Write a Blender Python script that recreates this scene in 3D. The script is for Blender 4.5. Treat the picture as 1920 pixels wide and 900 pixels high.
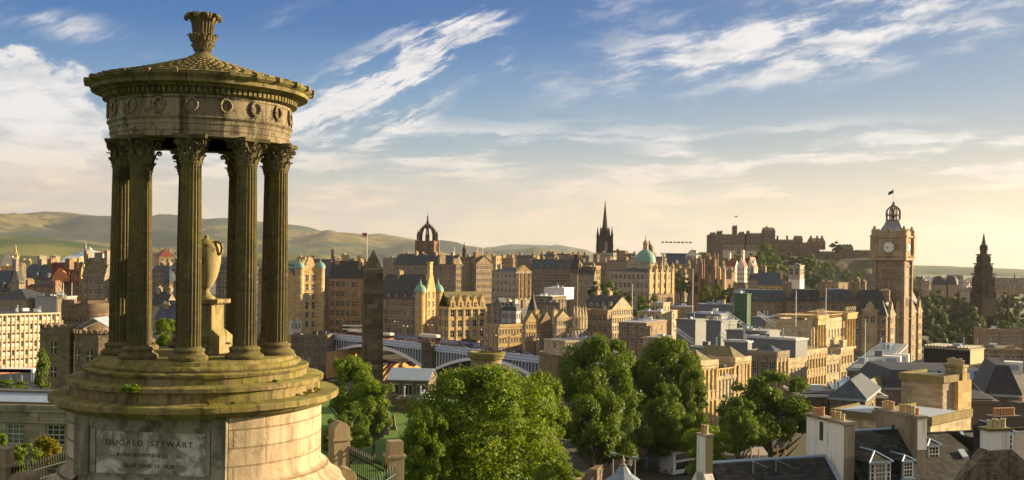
import bpy, math, random
import numpy as np
from mathutils import Matrix, Vector
for o in list(bpy.data.objects): bpy.data.objects.remove(o)
R = math.radians; SC = bpy.context.scene; COL = SC.collection
CAMZ = 105.0; F = 2000.0; HX = 960.0; HY = 485.0; ROLL = R(0.75)
# ---------------- camera ----------------
cam = bpy.data.cameras.new('camera'); cam.sensor_width = 36.0; cam.lens = 36.0*F/1920.0
cam.clip_start = 0.3; cam.clip_end = 60000; cam.shift_y = (HY-450.0)/1920.0
co = bpy.data.objects.new('camera', cam); COL.objects.link(co)
co.matrix_world = Matrix.Translation((0, 0, CAMZ)) @ Matrix.Rotation(-ROLL, 4, 'Y') @ Matrix.Rotation(R(90), 4, 'X')
SC.camera = co
# ---------------- exposure ----------------
SC.view_settings.view_transform = 'Standard'; SC.view_settings.look = 'None'
SC.view_settings.gamma = 1; SC.view_settings.use_curve_mapping = False
EXPO = 1.5; SC.view_settings.exposure = EXPO
SC.cycles.max_bounces = 5; SC.cycles.diffuse_bounces = 3; SC.cycles.glossy_bounces = 2
SC.cycles.transmission_bounces = 3; SC.cycles.volume_bounces = 0; SC.cycles.transparent_max_bounces = 6
SC.cycles.use_denoising = True; SC.cycles.sample_clamp_indirect = 4
# ---------------- sun ----------------
SUN_AZ, SUN_EL = R(72.0), R(14.0)      # azimuth clockwise from +Y
sd = bpy.data.lights.new('sun', 'SUN'); sd.energy = 5.0; sd.angle = R(0.5); sd.color = (1.0, 0.77, 0.44)
so = bpy.data.objects.new('sun', sd); COL.objects.link(so)
sdir = Vector((math.sin(SUN_AZ)*math.cos(SUN_EL), math.cos(SUN_AZ)*math.cos(SUN_EL), math.sin(SUN_EL)))
so.rotation_euler = sdir.to_track_quat('Z', 'Y').to_euler(); so.location = (300, 0, 300)
# ---------------- node expression helper ----------------
class G:
    def __init__(s, nt): s.nt = nt
    def n(s, t, **kw):
        nd = s.nt.nodes.new(t)
        for k, v in kw.items(): setattr(nd, k, v)
        return nd
    def put(s, sock, v):
        if isinstance(v, S): v = v.s
        if isinstance(v, bpy.types.NodeSocket): s.nt.links.new(v, sock)
        elif isinstance(v, (tuple, list)) and len(v) == 3 and len(sock.default_value) == 4: sock.default_value = (*v, 1)
        else: sock.default_value = v
    def m(s, op, a, b=None, c=None, clamp=False):
        nd = s.n('ShaderNodeMath', operation=op); nd.use_clamp = clamp
        for i, v in enumerate((a, b, c)):
            if v is not None: s.put(nd.inputs[i], v)
        return S(s, nd.outputs[0])
    def mix(s, f, a, b, blend='MIX'):
        nd = s.n('ShaderNodeMix', data_type='RGBA', blend_type=blend)
        s.put(nd.inputs[0], f); s.put(nd.inputs[6], a); s.put(nd.inputs[7], b)
        return S(s, nd.outputs[2])
    def noise(s, vec, scale, detail=4, rough=.55, dist=0.0):
        nd = s.n('ShaderNodeTexNoise'); s.put(nd.inputs['Vector'], vec)
        nd.inputs['Scale'].default_value = scale; nd.inputs['Detail'].default_value = detail
        nd.inputs['Roughness'].default_value = rough; nd.inputs['Distortion'].default_value = dist
        return S(s, nd.outputs[0])
    def xyz(s, x, y, z):
        nd = s.n('ShaderNodeCombineXYZ')
        for i, v in enumerate((x, y, z)): s.put(nd.inputs[i], v)
        return S(s, nd.outputs[0])
    def sep(s, v):
        nd = s.n('ShaderNodeSeparateXYZ'); s.put(nd.inputs[0], v)
        return [S(s, o) for o in nd.outputs]
    def ss(s, a, b, v):
        nd = s.n('ShaderNodeMapRange', interpolation_type='SMOOTHSTEP')
        s.put(nd.inputs[0], v); s.put(nd.inputs[1], a); s.put(nd.inputs[2], b)
        return S(s, nd.outputs[0])
    def ramp(s, v, stops):
        nd = s.n('ShaderNodeValToRGB'); s.put(nd.inputs[0], v); e = nd.color_ramp.elements
        while len(e) < len(stops): e.new(0.5)
        for i, (p, c) in enumerate(stops): e[i].position = p; e[i].color = (*c, 1)
        return S(s, nd.outputs[0])
class S:
    def __init__(s, g, k): s.g = g; s.s = k
    def __add__(s, o): return s.g.m('ADD', s, o)
    def __radd__(s, o): return s.g.m('ADD', o, s)
    def __sub__(s, o): return s.g.m('SUBTRACT', s, o)
    def __rsub__(s, o): return s.g.m('SUBTRACT', o, s)
    def __mul__(s, o): return s.g.m('MULTIPLY', s, o)
    def __rmul__(s, o): return s.g.m('MULTIPLY', o, s)
    def __truediv__(s, o): return s.g.m('DIVIDE', s, o)
# ---------------- sky ----------------
W = bpy.data.worlds.new('World'); SC.world = W; W.use_nodes = True
nt = W.node_tree; nt.nodes.clear(); g = G(nt)
tc = g.n('ShaderNodeTexCoord'); dx, dy, dz = g.sep(tc.outputs['Generated'])
az = g.m('ARCTAN2', dx, dy)*57.2958; el = g.m('ARCSINE', dz)*57.2958
def Az(px): return math.degrees(math.atan((px-HX)/F))
def El(px, py):
    a, b = (px-HX)/F, (HY-py)/F; x, z = a*math.cos(ROLL)-b*math.sin(ROLL), a*math.sin(ROLL)+b*math.cos(ROLL)
    return math.degrees(math.atan(z/math.hypot(1, x)))
sky = g.n('ShaderNodeTexSky', sky_type='NISHITA'); sky.sun_disc = False
sky.sun_elevation = SUN_EL; sky.sun_rotation = SUN_AZ; sky.altitude = 100; sky.air_density = 1.0; sky.dust_density = 1.5
base = g.ramp(g.m('DIVIDE', el, 30.0, clamp=True), [(0.0, (.84, .66, .45)), (.06, (.80, .66, .48)), (.125, (.60, .58, .52)), (.20, (.33, .44, .52)),
    (.29, (.16, .32, .53)), (.40, (.035, .165, .44)), (.52, (.016, .105, .36)), (.60, (.05, .14, .38)), (1.0, (.40, .46, .55))])
warm = g.ss(-8.0, 30.0, az)*g.ss(14.0, 0.0, el)
base = g.mix(warm*0.40, base, (.88, .64, .40))
base = g.mix(g.ss(0.0, 28.0, az)*g.ss(3.0, 14.0, el)*0.45, base, (.24, .36, .50))
vec0 = g.xyz(az*0.1, el*0.1, 0.0)
w1 = g.noise(vec0, 1.1, 8, .62); w2 = g.noise(g.xyz(az*0.1+7.0, el*0.1, 3.0), 1.6, 8, .62)
azw = az + (w1-0.5)*2.2; elw = el + (w2-0.5)*1.6
def streak(deg, ls, ts, off, detail=7, rough=.62):
    c, s_ = math.cos(R(deg)), math.sin(R(deg))
    u = azw*c + elw*s_; v = elw*c - azw*s_
    return g.noise(g.xyz(u*ls, v*ts, off), 1.0, detail, rough)
def blob(px, py, rx, ry, deg):
    k = math.cos(math.atan((px-HX)/F))**2*0.02865
    a0, e0 = Az(px), El(px, py); c, s_ = math.cos(R(deg)), math.sin(R(deg))
    u = (azw-a0)*c + (elw-e0)*s_; v = (elw-e0)*c - (azw-a0)*s_
    u = u/(rx*k); v = v/(ry*k)
    return g.m('SUBTRACT', 1.0, g.m('SQRT', u*u+v*v), clamp=True)
nA = streak(24, .16, .75, 1.0, 9, .68); nB = streak(10, .15, .60, 5.0, 9, .64); nC = streak(2, .09, .80, 9.0, 8, .62); nP = g.noise(g.xyz(az*.35, el*.5, 2.0), 1.0, 9, .62)
cl = g.ss(.30, .52, blob(25, 230, 270, 215, -22)*1.15+(nP-.5)*1.1)*.97
cA = (blob(735, 145, 300, 110, 27)*1.7 + blob(680, 205, 180, 75, 5)*1.6 + blob(860, 60, 170, 60, 35)*.9 + blob(940, 120, 40, 120, 70)*.7)*g.ss(.40, .64, nA)
cA = cA + (blob(540, 40, 150, 50, 14)*.55 + blob(100, 45, 320, 55, -9)*.8)*g.ss(.38, .7, nA)
cB = (blob(1390, 85, 540, 105, 11)*1.6 + blob(1700, 20, 340, 90, 12)*.8 + blob(1620, 120, 300, 60, 10)*.85 + blob(1860, 60, 170, 90, -30)*.7 + blob(1130, 20, 260, 60, 8)*.6)*g.ss(.36, .66, nB)
low = g.ss(8.6, 5.6, el)*g.ss(.42, .60, nC)*.85 + blob(1240, 275, 160, 22, -4)*.6 + blob(100, 300, 380, 130, 0)*.9*g.ss(.3, .6, nC)
cc = g.ss(.06, .98, g.m('MINIMUM', cl + cA + cB + low, 0.95))*.95
shade = g.ss(.42, .68, g.noise(g.xyz(azw*.22+4.0, elw*.8, 6.0), 1.0, 6, .6))
ccol = g.mix(shade, g.mix(g.ss(7.0, 2.0, el), (.92, .88, .86), (.93, .72, .52)), g.mix(g.ss(7.0, 2.0, el), (.55, .57, .62), (.62, .52, .44)))
col = g.mix(cc, base, ccol)
puff = g.ss(.50, .60, g.noise(g.xyz(az*.30+2.0, el*.75, 4.0), 1.0, 8, .6)+g.ss(1.0, 2.6, el)*.05)*g.ss(4.6, 2.9, el)*g.ss(.6, 1.6, el)*g.ss(8.0, -4.0, az)
col = g.mix(puff*.55, col, (.62, .55, .53))
# unseen sky overhead and behind the viewpoint brightened, as added fill for shaded sides
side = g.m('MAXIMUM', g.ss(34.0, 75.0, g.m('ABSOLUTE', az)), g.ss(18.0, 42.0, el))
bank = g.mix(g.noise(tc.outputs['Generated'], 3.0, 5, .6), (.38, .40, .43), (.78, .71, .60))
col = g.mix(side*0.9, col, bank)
k = 10.0/2**EXPO
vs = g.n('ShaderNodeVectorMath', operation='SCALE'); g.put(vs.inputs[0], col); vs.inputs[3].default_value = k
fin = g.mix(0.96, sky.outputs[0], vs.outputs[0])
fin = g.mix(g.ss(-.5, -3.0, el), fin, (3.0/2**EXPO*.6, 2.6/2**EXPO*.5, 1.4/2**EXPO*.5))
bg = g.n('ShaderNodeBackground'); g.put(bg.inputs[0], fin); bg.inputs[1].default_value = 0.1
out = g.n('ShaderNodeOutputWorld'); nt.links.new(bg.outputs[0], out.inputs[0])
# ---------------- placing ----------------
CR, SR = math.cos(ROLL), math.sin(ROLL)
def P(px, py, Y):
    a = (px-HX)/F*Y; b = (HY-py)/F*Y
    return Vector((a*CR-b*SR, Y, CAMZ+a*SR+b*CR))
def tanx(px, py): v = P(px, py, 1.0); return v.x
def lerp(a, b, t): return a+(b-a)*t
def pw(t, pts):
    if t <= pts[0][0]: return pts[0][1]
    for (a, u), (b, v) in zip(pts, pts[1:]):
        if t <= b:
            s = (t-a)/(b-a); s = s*s*(3-2*s); return u+(v-u)*s
    return pts[-1][1]
def ground(x, y):
    L = pw(y, [(20, 99.4), (27, 97.2), (40, 89), (60, 82.5), (110, 78.5), (215, 76), (300, 52), (430, 50), (520, 66), (640, 74), (1000, 78), (1600, 60), (2500, 58), (9000, 55), (14000, 60)])
    Rr = pw(y, [(20, 99.0), (30, 94), (60, 80), (110, 75.5), (220, 73), (330, 62), (480, 57), (700, 52), (1000, 60), (1600, 60), (2500, 50), (9000, 40), (14000, 40)])
    a = math.degrees(math.atan2(x, max(y, 1)))
    t = min(max((a-2)/8.0, 0), 1)
    return L+(Rr-L)*t
# ---------------- materials ----------------
MATS = {}
def newmat(name):
    m = bpy.data.materials.new(name); m.use_nodes = True; nt = m.node_tree; nt.nodes.clear()
    gg = G(nt); o = gg.n('ShaderNodeOutputMaterial'); p = gg.n('ShaderNodeBsdfPrincipled')
    nt.links.new(p.outputs[0], o.inputs[0]); return m, gg, p, o
def objc(gg): return S(gg, gg.n('ShaderNodeTexCoord').outputs['Object'])
def bump(gg, p, h, dist=.02, st=.5):
    b = gg.n('ShaderNodeBump'); b.inputs['Strength'].default_value = st; b.inputs['Distance'].default_value = dist
    gg.put(b.inputs['Height'], h); gg.nt.links.new(b.outputs[0], p.inputs['Normal'])
def plain(name, col, rough=.7, metal=0.0, var=.18, sc=1.2, spec=.4):
    if name in MATS: return MATS[name]
    m, gg, p, o = newmat(name); v = objc(gg)
    n = gg.noise(v, sc, 5, .6)
    c = gg.mix(n, tuple(x*(1-var) for x in col), tuple(min(1, x*(1+var)) for x in col))
    gg.put(p.inputs['Base Color'], c); p.inputs['Roughness'].default_value = rough; p.inputs['Metallic'].default_value = metal
    p.inputs['Specular IOR Level'].default_value = spec
    MATS[name] = m; return m
def stone(name, col, bw=.9, bh=.35, var=.35, grime=.45, rough=.92, mortar=.7, moss=0.0, rnd=0.0, hero=0.0):
    """ashlar stone: courses on object x+y / z, patches, dark weather stains"""
    if name in MATS: return MATS[name]
    m, gg, p, o = newmat(name); v = objc(gg); x, y, z = gg.sep(v)
    u = gg.m('ARCTAN2', y, x)*rnd if rnd else x+y*1.003
    bt = gg.n('ShaderNodeTexBrick'); gg.put(bt.inputs['Vector'], gg.xyz(u, z, 0.0))
    bt.inputs['Scale'].default_value = 1.0; bt.inputs['Brick Width'].default_value = bw; bt.inputs['Row Height'].default_value = bh
    bt.inputs['Mortar Size'].default_value = .012 if bw < 1.2 else .018; bt.inputs['Mortar Smooth'].default_value = .2; bt.inputs['Bias'].default_value = 0
    lo = tuple(c*(1-var) for c in col); hi = tuple(min(.8, c*(1+var*.7)) for c in col)
    bt.inputs['Color1'].default_value = (*lo, 1); bt.inputs['Color2'].default_value = (*hi, 1)
    bt.inputs['Mortar'].default_value = (*[c*mortar for c in col], 1)
    n1 = gg.noise(v, .35, 6, .6); n2 = gg.noise(gg.xyz(x*1.5, y*1.5, z*.25), .7, 6, .65)
    c = gg.mix(gg.ss(.35, .7, n1)*.55, bt.outputs['Color'], (col[0]*1.15, col[1]*1.0, col[2]*.82))
    c = gg.mix(gg.ss(.45, .72, n2)*grime, c, tuple(q*.22 for q in col))
    if moss:
        gn = gg.n('ShaderNodeNewGeometry'); nx, ny, nz = gg.sep(gn.outputs['Normal'])
        mm = gg.m('ADD', gg.ss(.2, .8, nz)*.7, gg.ss(.42, .66, gg.noise(v, 1.1, 6, .65)), clamp=True)
        c = gg.mix(mm*moss, c, (.17, .165, .012))
    if hero:   # soot crusts, run-off streaks, pale lichen and worn patches
        s1 = gg.noise(gg.xyz(u*4.0, z*.35, 1.0), 1.0, 8, .68); s2 = gg.noise(v, 2.6, 10, .72); s3 = gg.noise(v, 11.0, 6, .7)
        c = gg.mix(gg.ss(.50, .60, s1)*hero*.75, c, (.035, .030, .020)); c = gg.mix(gg.ss(.52, .62, s2)*hero*.8, c, (.030, .026, .018))
        c = gg.mix(gg.ss(.56, .66, s3)*hero*.45, c, (.40, .36, .26)); c = gg.mix(gg.ss(.40, .30, s2)*hero*.5, c, (.36, .31, .24))
    gg.put(p.inputs['Base Color'], c); p.inputs['Roughness'].default_value = rough; p.inputs['Specular IOR Level'].default_value = .2
    n3 = gg.noise(v, 9.0, 4, .6)
    if hero: n3 = n3*1.4+gg.noise(v, 2.4, 8, .7)*2.0
    bump(gg, p, S(gg, bt.outputs['Fac'])*-1.0+n3*.7, .02 if bw < 1.5 else .012, .6)
    MATS[name] = m; return m
def slate(name, col, sc=1.0, rough=.62, moss=0.0, lo=.65, hi=1.35):
    if name in MATS: return MATS[name]
    m, gg, p, o = newmat(name); v = objc(gg); x, y, z = gg.sep(v)
    bt = gg.n('ShaderNodeTexBrick'); gg.put(bt.inputs['Vector'], gg.xyz(x+y, z, 0.0))
    bt.inputs['Scale'].default_value = sc; bt.inputs['Brick Width'].default_value = .35; bt.inputs['Row Height'].default_value = .17
    bt.inputs['Mortar Size'].default_value = .012; bt.inputs['Color1'].default_value = (*[c*lo for c in col], 1)
    bt.inputs['Color2'].default_value = (*[min(1, c*hi) for c in col], 1); bt.inputs['Mortar'].default_value = (*[c*.35 for c in col], 1)
    n = gg.noise(v, .6, 6, .6)
    c = gg.mix(gg.ss(.4, .75, n)*.5, bt.outputs['Color'], (col[0]*1.4, col[1]*1.35, col[2]*1.1))
    if moss: c = gg.mix(gg.ss(.35, .6, gg.noise(v, .9, 5, .6))*moss, c, (.13, .12, .02))
    gg.put(p.inputs['Base Color'], c); p.inputs['Roughness'].default_value = rough; p.inputs['Specular IOR Level'].default_value = .22
    bump(gg, p, S(gg, bt.outputs['Fac'])*-1.0, .012, .6); MATS[name] = m; return m
def glass():
    if 'glass' in MATS: return MATS['glass']
    m, gg, p, o = newmat('glass'); v = objc(gg)
    oi = gg.n('ShaderNodeObjectInfo'); rr = S(gg, oi.outputs['Random'])
    gg.put(p.inputs['Base Color'], gg.mix(gg.ss(.72, .9, rr), (.018, .02, .024), (.20, .19, .17)))
    p.inputs['Roughness'].default_value = .12; p.inputs['Specular IOR Level'].default_value = .6; MATS['glass'] = m; return m
def leafmat(name, c1, c2, tr=.45):
    if name in MATS: return MATS[name]
    m, gg, p, o = newmat(name); gn = gg.n('ShaderNodeNewGeometry'); v = objc(gg)
    c = gg.mix(gg.m('ADD', S(gg, gn.outputs['Random Per Island'])*.6, gg.noise(v, 1.2, 3)*.45), c1, c2)
    gg.put(p.inputs['Base Color'], c); p.inputs['Roughness'].default_value = .55; p.inputs['Specular IOR Level'].default_value = .25
    t = gg.n('ShaderNodeBsdfTranslucent'); gg.put(t.inputs[0], gg.mix(1.0, c, (1.0, .95, .35), 'MULTIPLY'))
    ms = gg.n('ShaderNodeMixShader'); ms.inputs[0].default_value = tr
    gg.nt.links.new(p.outputs[0], ms.inputs[1]); gg.nt.links.new(t.outputs[0], ms.inputs[2]); gg.nt.links.new(ms.outputs[0], o.inputs[0])
    MATS[name] = m; return m
GL = glass()
WHITE = plain('white_paint', (.66, .66, .64), .5, var=.08)
FRAME = plain('window_frame', (.5, .49, .46), .5, var=.08)
LEAD = plain('lead_sheet', (.30, .36, .42), .45, var=.2)
BLUEGREY = plain('blue_grey_paint', (.14, .24, .33), .5, var=.15)
POT = plain('clay_pot', (.48, .33, .19), .85, var=.3, sc=6)
DARK = plain('dark_metal', (.02, .022, .022), .5, var=.2)
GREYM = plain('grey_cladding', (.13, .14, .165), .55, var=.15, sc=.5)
COPPER = plain('copper_green', (.15, .28, .24), .7, var=.25)
SL = slate('slate', (.045, .045, .052)); SLB = slate('slate_blue', (.06, .075, .10)); SLM = slate('slate_mossy', (.11, .095, .05), moss=.6)
SLO = slate('slate_olive', (.17, .14, .07)); REDR = slate('red_tiles', (.20, .055, .035))
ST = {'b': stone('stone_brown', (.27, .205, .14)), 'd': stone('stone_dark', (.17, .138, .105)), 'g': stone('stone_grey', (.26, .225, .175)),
      'y': stone('stone_yellow', (.44, .33, .17)), 'c': stone('stone_cream', (.46, .38, .26)), 'r': stone('stone_red', (.24, .165, .115)),
      'p': stone('stone_pale', (.36, .32, .26), grime=.3)}
# ---------------- mesh builder ----------------
class MB:
    def __init__(s): s.v = []; s.f = []; s.mi = []; s.sm = []; s.M = None; s.cur = 0; s.smooth = False
    def add(s, vs, fs):
        b = len(s.v)
        s.v += [tuple(s.M @ Vector(q)) for q in vs] if s.M is not None else [tuple(q) for q in vs]
        for f in fs: s.f.append(tuple(i+b for i in f)); s.mi.append(s.cur); s.sm.append(s.smooth)
    def box(s, x0, x1, y0, y1, z0, z1, top=1.0):
        cx, cy = (x0+x1)/2, (y0+y1)/2; hx, hy = (x1-x0)/2*top, (y1-y0)/2*top
        s.add([(x0, y0, z0), (x1, y0, z0), (x1, y1, z0), (x0, y1, z0), (cx-hx, cy-hy, z1), (cx+hx, cy-hy, z1), (cx+hx, cy+hy, z1), (cx-hx, cy+hy, z1)],
              [(3, 2, 1, 0), (4, 5, 6, 7), (0, 1, 5, 4), (1, 2, 6, 5), (2, 3, 7, 6), (3, 0, 4, 7)])
        return s
    def quad(s, a, b, c, d): s.add([a, b, c, d], [(0, 1, 2, 3)]); return s
    def poly(s, pts): s.add(pts, [tuple(range(len(pts)))]); return s
    def prism(s, pts, z0, z1, sc=1.0):
        n = len(pts); cx = sum(p[0] for p in pts)/n; cy = sum(p[1] for p in pts)/n
        s.add([(x, y, z0) for x, y in pts]+[(cx+(x-cx)*sc, cy+(y-cy)*sc, z1) for x, y in pts],
              [tuple(range(n))[::-1], tuple(range(n, 2*n))]+[(i, (i+1) % n, n+(i+1) % n, n+i) for i in range(n)]); return s
    def slab(s, pts, t):
        """polygon pts (3d, planar) extruded by vector t"""
        n = len(pts); t = Vector(t)
        s.add([tuple(p) for p in pts]+[tuple(Vector(p)+t) for p in pts],
              [tuple(range(n))[::-1], tuple(range(n, 2*n))]+[(i, (i+1) % n, n+(i+1) % n, n+i) for i in range(n)]); return s
    def lathe(s, prof, n=24, cx=0, cy=0, a0=0, a1=360, sm=True):
        full = abs(a1-a0) >= 359.9; m = n if full else n+1; vs = []
        for r, z in prof:
            for i in range(m):
                a = R(a0+(a1-a0)*i/n); vs.append((cx+r*math.cos(a), cy+r*math.sin(a), z))
        fs = []
        for j in range(len(prof)-1):
            for i in range(n):
                k = (i+1) % m; fs.append((j*m+i, j*m+k, (j+1)*m+k, (j+1)*m+i))
        o = s.smooth; s.smooth = sm; s.add(vs, fs); s.smooth = o
        if full:
            if prof[0][0] > 1e-4: s.add(vs[:m], [tuple(range(m))[::-1]])
            if prof[-1][0] > 1e-4: s.add(vs[-m:], [tuple(range(m))])
        return s
    def tube(s, p0, p1, r0, r1=None, n=8, cap=True):
        r1 = r0 if r1 is None else r1; p0, p1 = Vector(p0), Vector(p1); d = (p1-p0).normalized()
        u = d.orthogonal().normalized(); w = d.cross(u); vs = []
        for p, r in ((p0, r0), (p1, r1)):
            for i in range(n):
                a = 2*math.pi*i/n; vs.append(tuple(p+(u*math.cos(a)+w*math.sin(a))*r))
        fs = [(i, (i+1) % n, n+(i+1) % n, n+i) for i in range(n)]
        if cap: fs += [tuple(range(n))[::-1], tuple(range(n, 2*n))]
        s.add(vs, fs); return s
    def path(s, pts, rs, n=6):
        for i in range(len(pts)-1): s.tube(pts[i], pts[i+1], rs[i], rs[i+1], n, cap=(i in (0, len(pts)-2)))
        return s
    def mesh(s, name, mats):
        me = bpy.data.meshes.new(name); me.from_pydata(s.v, [], s.f)
        for m in (mats if isinstance(mats, (list, tuple)) else [mats]): me.materials.append(m)
        me.polygons.foreach_set('material_index', s.mi); me.polygons.foreach_set('use_smooth', s.sm); me.update()
        if any(s.sm): me.set_sharp_from_angle(angle=R(32))
        return me
    def build(s, name, mats, parent=None, label=None):
        o = bpy.data.objects.new(name, s.mesh(name, mats)); COL.objects.link(o)
        if parent is not None: o.parent = parent
        if label: o['label'] = label
        return o
def tag(o, label, cat, group=None, kind=None):
    o['label'] = label; o['category'] = cat
    if group: o['group'] = group
    if kind: o['kind'] = kind
    return o
def thing(name, label, cat, loc=(0, 0, 0), rz=0, group=None):
    o = bpy.data.objects.new(name, None); COL.objects.link(o); o.empty_display_size = .1
    o.location = loc; o.rotation_euler = (0, 0, rz); tag(o, label, cat, group); return o
def inst(name, me, parent=None, loc=(0, 0, 0), rz=0, sc=None):
    o = bpy.data.objects.new(name, me); COL.objects.link(o)
    if parent is not None: o.parent = parent
    o.location = loc; o.rotation_euler = (0, 0, rz)
    if sc: o.scale = sc
    return o
def dup(root, loc, rz=0, label=None, group=None, sc=None):
    r = root.copy(); COL.objects.link(r); r.location = loc; r.rotation_euler = (0, 0, rz)
    if label: r['label'] = label
    if group: r['group'] = group
    if sc: r.scale = sc
    for ch in list(root.children):
        c = ch.copy(); COL.objects.link(c); c.parent = r
        for q in list(ch.children):
            d = q.copy(); COL.objects.link(d); d.parent = c
    return r
def struct(name, mb, m, kind='structure'):
    o = mb.build(name, m); o['kind'] = kind; return o
# ---------------- windows ----------------
WM = {}; SILL = plain('sill_stone', (.33, .27, .19), .9, var=.2)
def window_mesh(w, h, kind):
    w = round(w*5)/5; h = round(h*5)/5; key = (w, h, kind)
    if key in WM: return WM[key], w, h
    b = MB(); t = .09 if kind != 'fine' else .06
    if kind == 'arch':
        n = 8; r = w/2; pts = [(-r, .12, 0), (r, .12, 0)]+[(r*math.cos(math.pi*i/n), .12, h-r+r*math.sin(math.pi*i/n)) for i in range(n+1)]
        b.cur = 0; b.poly(pts); b.cur = 1
        b.box(-t/2, t/2, .03, .10, 0, h-.05); b.box(-w/2, w/2, .03, .10, h*.5-t/2, h*.5+t/2)
    else:
        b.cur = 0; b.quad((-w/2, .12, 0), (w/2, .12, 0), (w/2, .12, h), (-w/2, .12, h)); b.cur = 1
        if kind != 'dark':
            b.box(-w/2, w/2, .02, .11, 0, t); b.box(-w/2, w/2, .02, .11, h-t, h); b.box(-w/2, -w/2+t, .02, .11, t, h-t); b.box(w/2-t, w/2, .02, .11, t, h-t)
            b.box(-w/2+t, w/2-t, .03, .10, h*.5-t/2, h*.5+t/2)
        if kind != 'fine':
            b.cur = 2; b.box(-w/2-.12, w/2+.12, -.24, -.13, -.16, -.01); b.box(-w/2-.1, w/2+.1, -.19, -.13, h+.01, h+.22); b.cur = 1
        if kind == 'fine':
            for q in (1, 2): b.box(-w/2+w*q/3-.02, -w/2+w*q/3+.02, .04, .10, t, h-t)
            for q in (.25, .75): b.box(-w/2+t, w/2-t, .04, .10, h*q-.02, h*q+.02)
        elif kind in ('sash', 'dark'): b.box(-.035, .035, .04, .10, t, h-t)
    me = b.mesh('window', [GL, FRAME, SILL]); WM[key] = me; return me, w, h
def facade(b, org, ang, L, cols, rows, ww, wins, margin=0.0):
    """wall sheet with real openings. org=(x,y,z0..), runs along ang(0: +x facing -y, 90: +y facing +x); rows=[(z, h, kind)] ; z1=top ; wins collects (pos, ang, w, h, kind)"""
    ox, oy, z0, z1 = org; c, s_ = math.cos(ang), math.sin(ang)
    def pt(u, z, d=0.0): return (ox+c*u-s_*d, oy+s_*u+c*d, z)
    us = [0.0]; ku = []
    for i in range(cols):
        cu = margin+(L-2*margin)*(i+.5)/cols; us += [cu-ww/2, cu+ww/2]; ku.append(cu)
    us.append(L); zs = [z0]
    for z, h, k in rows: zs += [z, z+h]
    zs.append(z1)
    for i in range(len(us)-1):
        colwin = i % 2 == 1
        if not colwin:
            b.quad(pt(us[i], z0), pt(us[i+1], z0), pt(us[i+1], z1), pt(us[i], z1)); continue
        for j in range(len(zs)-1):
            a, e, lo, hi = us[i], us[i+1], zs[j], zs[j+1]
            if j % 2 == 1:
                d = .25
                b.quad(pt(a, lo), pt(a, lo, d), pt(a, hi, d), pt(a, hi)); b.quad(pt(e, lo, d), pt(e, lo), pt(e, hi), pt(e, hi, d))
                b.quad(pt(a, lo), pt(e, lo), pt(e, lo, d), pt(a, lo, d)); b.quad(pt(a, hi, d), pt(e, hi, d), pt(e, hi), pt(a, hi))
                k = rows[(j-1)//2][2]; wins.append((pt((a+e)/2, lo, .13), ang, e-a, hi-lo, k))
                if k == 'arch':
                    r = (e-a)/2; m = (a+e)/2; n = 6
                    for sg in (-1, 1):
                        arc = [pt(m+sg*r*math.cos(math.pi/2*q/n), hi-r+r*math.sin(math.pi/2*q/n), .02) for q in range(n+1)]
                        pts = [pt(m+sg*r, hi, .02)]+(arc if sg < 0 else arc)
                        b.poly(pts if sg > 0 else pts[::-1])
            elif hi-lo > 1e-3: b.quad(pt(a, lo), pt(e, lo), pt(e, hi), pt(a, hi))
def chimney(parent, x, y, z, w, d, h, n, m, potn=True, along='x', potmat=None, pot=.38, pw_=.16):
    b = MB(); b.box(x-w/2, x+w/2, y-d/2, y+d/2, z-2.0, z+h); b.box(x-w/2-.12, x+w/2+.12, y-d/2-.12, y+d/2+.12, z+h, z+h+.22)
    c = b.build('chimney', m, parent)
    for i in range(n):
        t = (i+.5)/n-.5; p = MB(); px, py = (x+t*w*.9, y) if along == 'x' else (x, y+t*d*.9)
        hh = pot*random.uniform(.8, 1.25)*2
        p.lathe([(pw_*1.15, z+h+.2), (pw_, z+h+.3), (pw_*.92, z+h+hh-.1), (pw_*1.2, z+h+hh-.06), (pw_*1.1, z+h+hh)], 8, px, py)
        p.build('chimney_pot', potmat or POT, c)
    return c
def dormer(parent, cx, cy, z, w, h, ang, wm, rm, depth=2.2, kind='sash', roof='gable'):
    """dormer whose window faces local -y after rotation by ang"""
    b = MB(); b.M = Matrix.Translation((cx, cy, z)) @ Matrix.Rotation(ang, 4, 'Z'); wn = []
    facade(b, (-w/2, 0, 0, h), 0, w, 1, [(.15, h*.8, kind)], w*.62, wn)
    b.quad((-w/2, 0, 0), (-w/2, 0, h), (-w/2, depth, h), (-w/2, depth, 0)); b.quad((w/2, 0, 0), (w/2, depth, 0), (w/2, depth, h), (w/2, 0, h))
    if roof == 'gable': b.poly([(-w/2, 0, h), (w/2, 0, h), (0, 0, h+w*.5)])
    o = b.build('dormer', wm, parent)
    r = MB(); r.M = b.M; e = .15
    if roof == 'gable':
        for sg in (-1, 1):
            pts = [(sg*(w/2+e), -e, h-e*1.0), (0, -e, h+w*.5), (0, depth, h+w*.5), (sg*(w/2+e), depth, h-e)]
            r.slab(pts if sg < 0 else pts[::-1], (0, 0, .1))
    else: r.box(-w/2-e, w/2+e, -e, depth, h, h+.15)
    r.build('dormer_roof', rm, o)
    for p, a, ww, hh, k in wn:
        me, mw, mh = window_mesh(ww, hh, k); q = b.M @ Vector(p); inst('window', me, o, q, ang, (ww/mw, 1, hh/mh))
    return o
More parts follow.
